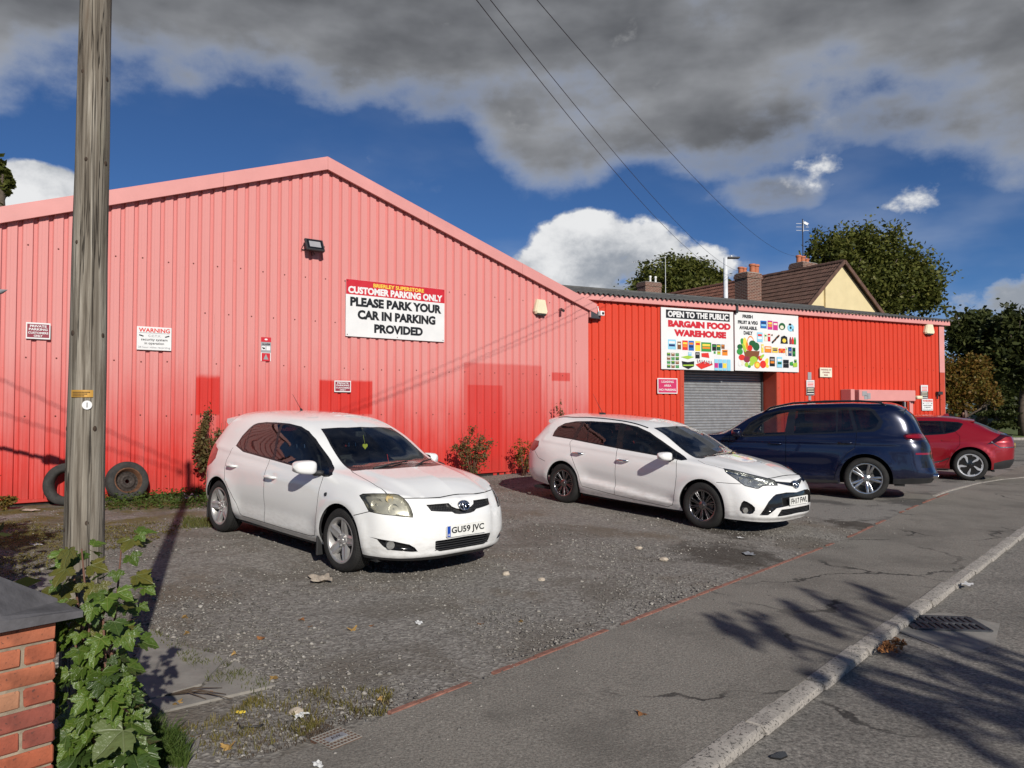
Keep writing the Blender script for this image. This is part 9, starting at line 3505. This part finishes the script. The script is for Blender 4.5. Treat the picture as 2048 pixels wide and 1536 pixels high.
# ================================================================== fittings on the sheds
def build_fittings():
 # floodlight
 t, z = W1.hit(630, 490, 0.18)
 e = thing('floodlight', 'black rectangular floodlight on the pink gable', 'floodlight', tuple(W1.at(t, z, 0.0)), W1.rz)
 m = MB()
 rot = Matrix.Rotation(R(-28), 3, 'X')
 m.box((0, -0.16, 0.0), (0.36, 0.05, 0.26), 0, rot=rot, bev=0.012)
 m.build('lamp_body', 'fixing_dark', e)
 m = MB()
 o = rot @ Vector((0, -0.027, 0))
 m.box((o.x, -0.16 + o.y, o.z), (0.30, 0.004, 0.20), 0, rot=rot)
 m.build('lamp_glass', 'gloss_black', e)
 m = MB()
 o = rot @ Vector((0, -0.030, 0))
 m.box((o.x, -0.16 + o.y, o.z), (0.22, 0.002, 0.13), 0, rot=rot)
 m.build('led_panel', 'ink_grey', e)
 m = MB()
 m.tube([(-0.20, -0.15, 0.0), (-0.20, -0.02, -0.08), (0.20, -0.02, -0.08), (0.20, -0.15, 0.0)], 0.010, 6, 0)
 m.tube([(0.02, -0.02, -0.09), (0.06, -0.05, -0.16), (0.0, -0.03, -0.17), (0.0, 0.0, -0.10)], 0.008, 6, 0)
 m.build('bracket', 'fixing_dark', e)
 # bell boxes
 for wall, xl, yt, yb, xr, lab in ((W1, 1066, 598, 628, 1091, 'cream bell box near the right end of the pink gable'), (W2, 1846, 648, 668, 1864, 'cream bell box under the eaves corner of the low red shed')):
  t0, zt = wall.hit(xl, yt)
  t1, _ = wall.hit(xr, yt)
  _, zb = wall.hit(xl, yb)
  e = thing('alarm_box', lab, 'alarm box', tuple(wall.at((t0 + t1) / 2, zb)), wall.rz, 'alarm bell boxes')
  w, h = t1 - t0, zt - zb
  m = MB()
  a = [(-w * .30, h), (w * .30, h), (w * .5, h * .18), (w * .42, 0), (-w * .42, 0), (-w * .5, h * .18)]
  b = [(-w * .24, h * .95), (w * .24, h * .95), (w * .42, h * .20), (w * .36, h * .06), (-w * .36, h * .06), (-w * .42, h * .20)]
  n = 6
  m.add([(p[0], 0.0, p[1]) for p in a] + [(p[0], -0.06, p[1]) for p in a] + [(p[0], -0.11, p[1]) for p in b],
   [(i, (i + 1) % n, n + (i + 1) % n, n + i) for i in range(n)] + [(n + i, n + (i + 1) % n, 2 * n + (i + 1) % n, 2 * n + i) for i in range(n)] + [tuple(range(2 * n, 3 * n))], 0)
  bm_fix(m.build('cover', 'alarm_cream', e))
  m = MB()
  m.box((0, -0.05, -0.015), (w * .7, 0.09, 0.03), 0, bev=0.008)
  m.build('base_plate', 'fixing_dark', e)
 # camera cluster at the shed corner
 p = W1.at(10.16, W1.hit(1180, 628)[1], 0.02)
 e = thing('security_camera', 'white security camera on a dark arm at the corner of the pink gable', 'camera', tuple(p), W1.rz)
 m = MB()
 m.box((0.16, -0.02, -0.03), (0.34, 0.10, 0.17), 0, bev=0.012)
 m.build('arm_box', 'lamp_grey', e)
 m = MB()
 m.box((0.30, -0.10, 0.02), (0.13, 0.12, 0.12), 0, bev=0.015)
 m.cyl((0.26, -0.05, 0.06), (0.26, -0.02, 0.20), 0.015, None, 8, 0)
 m.build('camera_body', 'cam_white', e)
 m = MB()
 m.cyl((0.30, -0.16, 0.02), (0.30, -0.175, 0.02), 0.035, 0.032, 14, 0)
 m.build('lens', 'gloss_black', e)
 t, z = W1.hit(1124, 619, 0.1)
 e = thing('bullet_camera', 'tiny dark bullet camera on the pink gable beside the bell box', 'camera', tuple(W1.at(t, z, 0.0)), W1.rz)
 m = MB()
 m.cyl((0, 0, 0.02), (0.02, -0.08, 0.03), 0.012, None, 8, 0)
 m.cyl((0.02, -0.06, 0.0), (-0.02, -0.18, -0.04), 0.03, 0.032, 12, 0)
 m.build('camera_body', 'fixing_dark', e, angle=40)
 # lamp by the canopy, bracket at the corner
 t, z = W2.hit(1840, 795, 0.3)
 e = thing('bulkhead_lamp', 'cream bulkhead lamp at the end of the door canopy', 'lamp', tuple(W2.at(t, z, 0.0)), W2.rz)
 m = MB()
 m.box((0, -0.25, 0.0), (0.26, 0.14, 0.11), 0, bev=0.035)
 m.build('lamp_cover', 'alarm_cream', e, smooth=True)
 m = MB()
 m.box((0.02, -0.12, -0.03), (0.16, 0.24, 0.05), 0, bev=0.01)
 m.build('lamp_base', 'fixing_dark', e)
 t, z = W2.hit(1882, 790, 0.1)
 e = thing('sign_bracket', 'black steel bracket on the corner of the low red shed', 'bracket', tuple(W2.at(t, z, 0.0)), W2.rz)
 m = MB()
 m.box((-0.02, -0.06, 0.06), (0.22, 0.10, 0.10), 0, bev=0.006)
 m.box((-0.11, -0.05, -0.02), (0.035, 0.05, 0.22), 0, bev=0.006)
 m.build('bracket_plate', 'fixing_dark', e)
 # weathered bracket end poking into the frame at the left
 p = at_depth(2, 586, 8.0)
 e = thing('lamp_shade', 'tip of a grey lamp cowl at the left edge of the picture', 'lamp', (p.x, p.y, p.z))
 m = MB()
 rows = []
 for i in range(9):
  u = i / 8
  x = 0.07 - 0.45 * u
  r = 0.10 * math.sqrt(u) + 0.002
  rows.append([(x, r * math.cos(a) * 0.9, 0.035 - abs(math.sin(a)) * r * 1.1) for a in [math.pi * j / 10 for j in range(11)]])
 m.grid(rows, 0)
 m.add([rows[-1][j] for j in range(11)], [tuple(range(11))], 0)
 m.build('cowl', 'lead', e, smooth=True)
 m = MB()
 m.cyl((-0.35, 0, 0.0), (-4.5, 0.0, -0.05), 0.03, None, 10, 0)
 m.cyl((-4.5, 0, 0.1), (-4.5, 0.0, -p.z + 0.1), 0.05, 0.06, 10, 0)
 m.build('post', 'lead', e, smooth=True)

build_fittings()

# ================================================================== old wheels against the wall
def old_wheel(label, px, py, yaw_off, tilt, rim, dist):
 Y = yw(px, dist)
 c = at_depth(px, py, Y)
 z0 = gz(c.x, c.y)
 e = thing('leaning_roadwheel' if rim else 'worn_roadwheel_casing', label, 'wheel' if rim else 'tyre', (c.x, c.y, z0 - 0.01), W1.rz + yaw_off)
 Rt, Rr, hw = 0.315, 0.195, 0.092
 M = Matrix.Translation((0, 0, Rt * math.cos(tilt) + 0.02)) @ Matrix.Rotation(-tilt, 4, 'X')
 m = MB()
 prof = [(Rr, hw * 0.75), (Rr + 0.02, hw * 0.95), (Rr + 0.06, hw), (Rt - 0.025, hw * 0.9), (Rt - 0.006, hw * 0.7), (Rt, hw * 0.45), (Rt, hw * 0.40), (Rt - 0.007, hw * 0.38), (Rt - 0.007, hw * 0.30), (Rt, hw * 0.28), (Rt, hw * 0.04), (Rt - 0.007, hw * 0.02)]
 prof = prof + [(r, -h) for r, h in prof[::-1]]
 prof += [(Rr - 0.01, -hw * 0.5), (Rr - 0.01, hw * 0.5)] if not rim else []
 m.lathe(prof, 48, 0, closed=not rim)
 m.move(M)
 m.build('tyre', 'old_tyre', e, angle=50)
 if rim:
  m = MB()
  m.lathe([(Rr + 0.004, -hw * 0.78), (Rr + 0.012, -hw * 0.86), (Rr - 0.004, -hw * 0.90), (Rr - 0.014, -hw * 0.72), (Rr - 0.025, -hw * 0.40), (Rr - 0.035, -hw * 0.05)], 40, 0)
  m.move(M)
  m.build('rim', 'rust', e, angle=50)
  m = MB()
  m.lathe([(Rr - 0.035, -hw * 0.05), (Rr - 0.055, hw * 0.12), (0.125, hw * 0.05), (0.105, -hw * 0.30), (0.075, -hw * 0.34), (0.06, -hw * 0.15), (0.034, -hw * 0.12), (0.030, hw * 0.1)], 40, 0)
  m.move(M)
  m.build('wheel_disc', 'rust_dark', e, angle=50)
  for k in range(16):
   a = 2 * math.pi * k / 16
   h_ = MB()
   h_.lathe([(0.0, 0.0), (0.012, 0.0)], 8, 0)
   h_.move(M @ Matrix.Translation((0.148 * math.cos(a), hw * 0.05 - 0.006, 0.148 * math.sin(a))))
   h_.f = [f for f in h_.f]
   h_.build('vent_hole', 'dark_void', e)
  for k in range(5):
   a = 2 * math.pi * k / 5 + 0.3
   h_ = MB()
   h_.lathe([(0.0, 0.0), (0.007, 0.0)], 8, 0)
   h_.move(M @ Matrix.Translation((0.049 * math.cos(a), -hw * 0.16 - 0.004, 0.049 * math.sin(a))))
   h_.build('bolt_hole', 'dark_void', e)

old_wheel('old wheel with rusty steel rim leaning on the pink wall', 254, 968, 0.10, R(17), True, 0.22)
old_wheel('worn black tyre leaning behind the wooden pole', 132, 985, -0.55, R(10), False, 0.30)

# ================================================================== street details
def build_street():
 # gully grating in the road
 q = [on_ground(1822, 1243, -0.08), on_ground(1968, 1248, -0.08), on_ground(1945, 1281, -0.08), on_ground(1808, 1262, -0.08)]
 c = sum(q, Vector()) / 4
 ang = math.atan2((q[1] - q[0]).y, (q[1] - q[0]).x)
 zr = -0.035 - UPSTAND + 0.009
 e = thing('drain_grate', 'grey cast iron drain grate set beside the kerb', 'drain', (c.x, c.y, zr), ang)
 wx = (q[1] - q[0]).length * 0.98
 wy = 0.40
 m = MB()
 fr = 0.035
 for x, y, a, b in ((0, wy / 2, wx, fr), (0, -wy / 2, wx, fr), (-wx / 2, 0, fr, wy), (wx / 2, 0, fr, wy)):
  m.box((x, y, 0.004), (a, b, 0.02), 0, bev=0.003)
 m.build('frame', 'cast_iron', e)
 m = MB()
 m.box((0, 0, -0.03), (wx - 0.01, wy - 0.01, 0.02), 0)
 m.build('sump', 'dark_void', e)
 k = 11
 for i in range(k):
  x = -wx / 2 + (i + 0.5) * wx / k
  m = MB()
  m.box((x, 0.0, 0.003), (wx / k * 0.52, wy - 0.03, 0.022), 0, rot=None, bev=0.003)
  m.build('bar', 'cast_iron', e)
 m = MB()
 m.box((0, 0, 0.0035), (wx - 0.03, 0.045, 0.022), 0, bev=0.003)
 m.build('cross_bar', 'cast_iron', e)
 P = [on_ground(*p, -0.08) for p in ((1812, 1238), (1900, 1236), (2000, 1258), (1990, 1300), (1950, 1316), (1880, 1308), (1790, 1270))]
 m = MB()
 m.prism([(p.x, p.y) for p in P], lambda p: (p[0], p[1], zr - 0.05), lambda p: (p[0], p[1], zr + 0.001), 0)
 o = bm_fix(m.build('concrete_collar', 'concrete'))
 tag(o, kind='structure')
 # square inspection cover in the pavement
 q = [on_ground(616, 1481), on_ground(677, 1457), on_ground(730, 1473), on_ground(666, 1502)]
 c = sum(q, Vector()) / 4
 ang = math.atan2((q[1] - q[0]).y, (q[1] - q[0]).x)
 w, d = (q[1] - q[0]).length, (q[2] - q[1]).length
 e = thing('inspection_cover', 'small rusty square inspection cover in the pavement near the slabs', 'cover', (c.x, c.y, gz(c.x, c.y) + 0.006), ang)
 m = MB()
 m.box((0, 0, -0.01), (w, d, 0.022), 0, bev=0.003)
 m.build('plate', 'cover_rust', e)
 m = MB()
 n = 9
 for i in range(n + 1):
  x = -w / 2 + w * i / n
  m.box((x, 0, 0.0025), (0.004, d * 0.98, 0.004), 0)
 for i in range(7):
  y = -d / 2 + d * i / 6
  m.box((0, y, 0.0026), (w * 0.98, 0.004, 0.004), 0)
 m.build('tread_bars', 'concrete', e)['kind'] = 'stuff'
 m = MB()
 m.prism([(-w * .30, -d * .14), (w * .30, -d * .14), (w * .30, d * .14), (-w * .30, d * .14)], lambda p: (p[0], p[1], 0.0), lambda p: (p[0], p[1], 0.0065), 0)
 put_text(m, 'AVK', -w * .18, w * .18, -d * .08, d * .08, lambda a, b: (a, b, 0.0072), 1, .02)
 bm_fix(m.build('name_plate', ['lead', 'cast_iron'], e))
 # concrete edging that curves away past the red bricks
 path = [on_ground(*p) for p in ((1868, 992), (1895, 982), (1925, 974), (1960, 966), (2005, 959), (2060, 954), (2130, 949))]
 k = thing('concrete_edging', None, None)
 k['kind'] = 'structure'
 for a, b in zip(path[:-1], path[1:]):
  m = MB()
  dd = b - a
  m.box(((a.x + b.x) / 2, (a.y + b.y) / 2, (a.z + b.z) / 2 - 0.03), (math.hypot(dd.x, dd.y) - 0.01, 0.07, 0.09), 0, rot=Matrix.Rotation(math.atan2(dd.y, dd.x), 3, 'Z'), bev=0.008)
  m.build('edging_stone', 'kerb_stone', k)

build_street()

LEAF_AT = ['on the gravel nearest the white scrap',
  'on the gravel straight below the plastic wrapper',
  'on the gravel beside the slab end',
  'at the tip of the broken slab, curled upright',
  'on the grass beyond the broken slab',
  'on the broken slab edge',
  'on the gravel far out from the hatchback plate',
  'on the gravel near the white scrap, the smaller one',
  'on the gravel under the wrapper, the paler one',
  'at the start of the red edging bricks',
  'in the coarse grass by the sapling',
  'on the slab close to the dark twigs',
  'beside the kerbward end of the dead stalks',
  'in the shadow of the pole',
  'on the gravel between wrapper and white scrap',
  'on the road beside the kerb below the drain',
  'on the road touching the kerb below the drain',
  'on the road at the far end of the kerb',
  'alone on the open pavement',
  'on the road beyond the white paper strip',
  'on the gravel above the broken slab',
  'in the moss strip beside the pole shadow']

def small_items():
 g = random.Random(17)

 def scrap(name, label, cat, px, py, size, mt, flat=0.25, group=None):
  """a crumpled thin piece: a small grid, folded and bent"""
  p = on_ground(px, py)
  m = MB()
  n = 7
  seed = g.random() * 10
  rows = []
  for i in range(n):
   row = []
   for j in range(n):
    u, v = i / (n - 1) - .5, j / (n - 1) - .5
    ed = 1 - 0.25 * math.sin(6 * math.atan2(v, u) + seed) * (u * u + v * v) * 2
    row.append((u * size * 1.6 * ed, v * size * ed, size * flat * (0.5 + 0.5 * math.sin(u * 9 + seed) * math.cos(v * 7 - seed * 2)) + 0.004))
   rows.append(row)
  m.grid(rows, 0)
  o = m.build(name, mt, smooth=True, loc=(p.x, p.y, p.z))
  o.rotation_euler = (0, 0, g.uniform(0, 6.28))
  tag(o, label, cat, group)
 scrap('plastic_wrapper', 'crumpled grey-white plastic wrapper lying below the hatchback front wheel', 'litter', 640, 1162, 0.17, 'pale_stone', 0.30)
 scrap('paper_scrap', 'small bright white scrap on the gravel in the middle of the yard', 'litter', 838, 1248, 0.055, 'paper', 0.3)
 scrap('carrier_bag', 'crumpled white bag caught in the weeds by the wall', 'litter', 378, 1000, 0.16, 'paper', 0.7)
 scrap('paper_scrap', 'white paper strip lying on the road beyond the kerb', 'litter', 1935, 1169, 0.09, 'paper', 0.1)
 scrap('paper_scrap', 'pale flat litter on the moss in the shade', 'litter', 72, 1090, 0.08, 'paper', 0.15)
 scrap('plastic_wrapper', 'bluish wrapper at the edging beside the damp patch', 'litter', 1497, 1110, 0.11, 'lead', 0.3)
 scrap('paper_scrap', 'white stick-like scrap in front of the estate car bumper', 'litter', 1480, 1076, 0.06, 'paper', 0.15)
 scrap('cardboard', 'flat pale litter under the foot of the pink wall', 'litter', 60, 1022, 0.16, 'pale_stone', 0.15)
 scrap('paper_scrap', 'yellow crisp scrap among the dead stalks', 'litter', 480, 1428, 0.035, 'ink_yellow', 0.4)
 scrap('paper_scrap', 'white flake of litter beside the inspection cover', 'litter', 635, 1533, 0.04, 'paper', 0.4)
 scrap('paper_scrap', 'crumpled white tissue among the dead stalks', 'litter', 600, 1436, 0.05, 'paper', 0.5)
 # pale stones
 for px, py, s, lab in ((1012, 1150, 0.035, 'pale stone on the gravel beside the hatchback bumper'), (1083, 1161, 0.03, 'pale stone on the gravel beyond the first pale stone'), (1278, 1098, 0.035, 'pale stone on the gravel in front of the estate car'), (1328, 1121, 0.04, 'pale stone near the damp patch by the edging'),
      (593, 1427, 0.035, 'grey stone lying in the dead stalks')):
  p = on_ground(px, py)
  bm = bmesh.new()
  bmesh.ops.create_icosphere(bm, subdivisions=2, radius=1.0)
  sd = g.random() * 9
  for v in bm.verts:
   k = 1 + 0.22 * math.sin(v.co.x * 4 + sd) * math.cos(v.co.y * 5 - sd) + 0.08 * math.sin(v.co.z * 9 + sd)
   v.co = Vector((v.co.x * s * 1.15 * k, v.co.y * s * 0.85 * k, v.co.z * s * 0.65 * k))
  me = bpy.data.meshes.new('stone')
  bm.to_mesh(me)
  bm.free()
  me.materials.append(MATS['pale_stone'])
  o = link('stone', me, None, (p.x, p.y, p.z + s * 0.35))
  tag(o, lab, 'stone')
 # dry leaves
 shapes = []
 for k in range(3):
  mb = sycamore_leaf(50 + k)
  mb.v = [(a, b, c * 1.6) for a, b, c in mb.v]
  shapes.append(mb.mesh('dry_leaf', ['leaf_litter' if k < 2 else 'leaf_litter2'], smooth=True))
 for px, py in ((706, 1262), (600, 1240), (472, 1310), (552, 1358), (500, 1383), (425, 1392), (1045, 1245), (960, 1250), (620, 1255), (756, 1402), (395, 1476), (350, 1412), (455, 1500), (366, 1236), (742, 1254), (1690, 1365), (1668, 1375), (2030, 1088), (1285, 1428), (1902, 1190), (520, 1280), (378, 1268)):
  lab = LEAF_AT.pop(0)
  p = on_ground(px, py, -0.08 if (px > 1650 and py < 1380) else 0.0)
  o = link('dry_leaf', g.choice(shapes), None, (p.x, p.y, p.z + 0.006), (g.uniform(-.3, .3), g.uniform(-.3, .3), g.uniform(0, 6.28)))
  s = g.uniform(0.035, 0.06)
  o.scale = (s, s, s)
  tag(o, 'dry brown leaf ' + lab, 'leaf', 'fallen leaves')
 # bent dark stems on the slab
 p = on_ground(330, 1395)
 m = MB()
 for k in range(5):
  a = g.uniform(-.3, .3)
  L_ = g.uniform(0.18, 0.42)
  m.tube([(0, 0, 0.01), (L_ * .5 * math.cos(a), L_ * .5 * math.sin(a), 0.03 + g.uniform(0, .02)), (L_ * math.cos(a * 1.6), L_ * math.sin(a * 1.6), 0.01)], [0.005, 0.004, 0.002], 5, 0)
 o = m.build('fallen_twig', 'twig', smooth=True, loc=(p.x, p.y, p.z))
 tag(o, 'bent dark twigs lying on the broken slab beside the sapling', 'twig')
 p = on_ground(497, 1455)
 m = MB()
 m.tube([(-0.07, 0.03, 0.01), (-0.03, -0.03, 0.012), (0.06, -0.01, 0.012), (0.075, 0.012, 0.012)], 0.006, 6, 0)
 o = m.build('rubber_strip', 'black_plastic', smooth=True, loc=(p.x, p.y, p.z))
 tag(o, 'bent black rubber strip in the dirt by the pavement', 'litter')
 p = on_ground(1560, 1498)
 m = MB()
 m.prism([(0.05 * math.cos(t) * (1 + .25 * math.sin(3 * t)), 0.035 * math.sin(t) * (1 + .3 * math.cos(2 * t))) for t in [2 * math.pi * i / 22 for i in range(22)]], lambda q: (q[0], q[1], -0.075), lambda q: (q[0], q[1], -0.066), 0)
 o = bm_fix(m.build('tar_spot', 'gloss_black', loc=(p.x, p.y, 0.0)))
 o.rotation_euler = (0, 0, 0.6)
 tag(o, 'black tar blob stuck to the road near the kerb', 'tar')

small_items()

# ================================================================== person behind the red car
def build_person():
 top = at_depth(1929, 820, 27.0)
 H = 1.66
 z0 = gz(top.x, top.y)
 e = thing('person', 'person with long brown hair and dark jacket with red panel standing behind the red car', 'person', (top.x, top.y, z0), R(-75))
 s = (top.z - z0) / H
 J = {'pelvis': (0, 0, .93), 'waist': (0, .01, 1.08), 'chest': (0, .02, 1.27), 'neck': (0, .01, 1.41), 'head0': (0, -.02, 1.49), 'head1': (0, -.02, 1.59),
  'shl': (.17, .01, 1.36), 'ell': (.22, .02, 1.08), 'wrl': (.21, -.08, .84), 'hal': (.20, -.11, .75), 'shr': (-.17, .01, 1.36), 'elr': (-.22, .02, 1.08), 'wrr': (-.21, -.08, .84), 'har': (-.20, -.11, .75),
  'hil': (.09, 0, .88), 'knl': (.10, -.02, .48), 'anl': (.10, .02, .09), 'tol': (.11, -.13, .03), 'hir': (-.09, 0, .88), 'knr': (-.10, -.02, .48), 'anr': (-.10, .02, .09), 'tor': (-.11, -.13, .03)}
 Rd = {'pelvis': .135, 'waist': .115, 'chest': .14, 'neck': .055, 'head0': .085, 'head1': .08, 'shl': .07, 'ell': .05, 'wrl': .035, 'hal': .03, 'shr': .07, 'elr': .05, 'wrr': .035, 'har': .03,
  'hil': .095, 'knl': .06, 'anl': .042, 'tol': .035, 'hir': .095, 'knr': .06, 'anr': .042, 'tor': .035}
 E_ = [('pelvis', 'waist'), ('waist', 'chest'), ('chest', 'neck'), ('neck', 'head0'), ('head0', 'head1'), ('chest', 'shl'), ('shl', 'ell'), ('ell', 'wrl'), ('wrl', 'hal'), ('chest', 'shr'), ('shr', 'elr'), ('elr', 'wrr'), ('wrr', 'har'),
  ('pelvis', 'hil'), ('hil', 'knl'), ('knl', 'anl'), ('anl', 'tol'), ('pelvis', 'hir'), ('hir', 'knr'), ('knr', 'anr'), ('anr', 'tor')]
 ks = list(J)
 me = bpy.data.meshes.new('person_body')
 me.from_pydata([tuple(c * s for c in J[k]) for k in ks], [(ks.index(a), ks.index(b)) for a, b in E_], [])
 o = bpy.data.objects.new('tmp', me)
 COL.objects.link(o)
 md = o.modifiers.new('skin', 'SKIN')
 for i, k in enumerate(ks):
  r = Rd[k] * s
  me.skin_vertices[0].data[i].radius = (r, r * (0.8 if k in ('chest', 'waist', 'pelvis') else 1.0))
 me.skin_vertices[0].data[0].use_root = True
 o.modifiers.new('sub', 'SUBSURF').levels = 2
 bpy.context.view_layer.update()
 body = bpy.data.meshes.new_from_object(o.evaluated_get(bpy.context.evaluated_depsgraph_get()))
 bpy.data.objects.remove(o)
 plain('skin', (0.45, 0.27, 0.19), 0.6)
 plain('jacket', (0.014, 0.017, 0.028), 0.8)
 plain('jacket_red', (0.35, 0.012, 0.02), 0.8)
 plain('trousers', (0.03, 0.035, 0.06), 0.9)
 plain('hair', (0.06, 0.028, 0.016), 0.6)
 body.materials.clear()
 for k in ('skin', 'jacket', 'jacket_red', 'trousers'):
  body.materials.append(MATS[k])
 for p in body.polygons:
  z = p.center.z / s
  x = abs(p.center.x / s)
  if z > 1.42 or (x > .15 and z < .82 and z > .7):
   k = 0
  elif z > .88 or x > .16:
   k = 2 if (1.18 < z < 1.40 and x < .06) else 1
  else:
   k = 3
  p.material_index = k
  p.use_smooth = True
 link('body', body, e)
 m = MB()
 rows = []
 for i in range(9):
  u = i / 8
  z = (1.655 - 0.36 * u) * s
  r = (0.055 + 0.065 * math.sin(min(1, u * 1.6) * math.pi / 2)) * s
  rows.append([(r * 1.02 * math.sin(a), -0.02 * s + 0.02 * s + r * 1.05 * math.cos(a), z) for a in [R(-128) + R(256) * j / 16 for j in range(17)]])
 m.grid(rows, 0)
 m.add(rows[0], [tuple(range(17))], 0)
 m.build('hair', 'hair', e, smooth=True)

build_person()
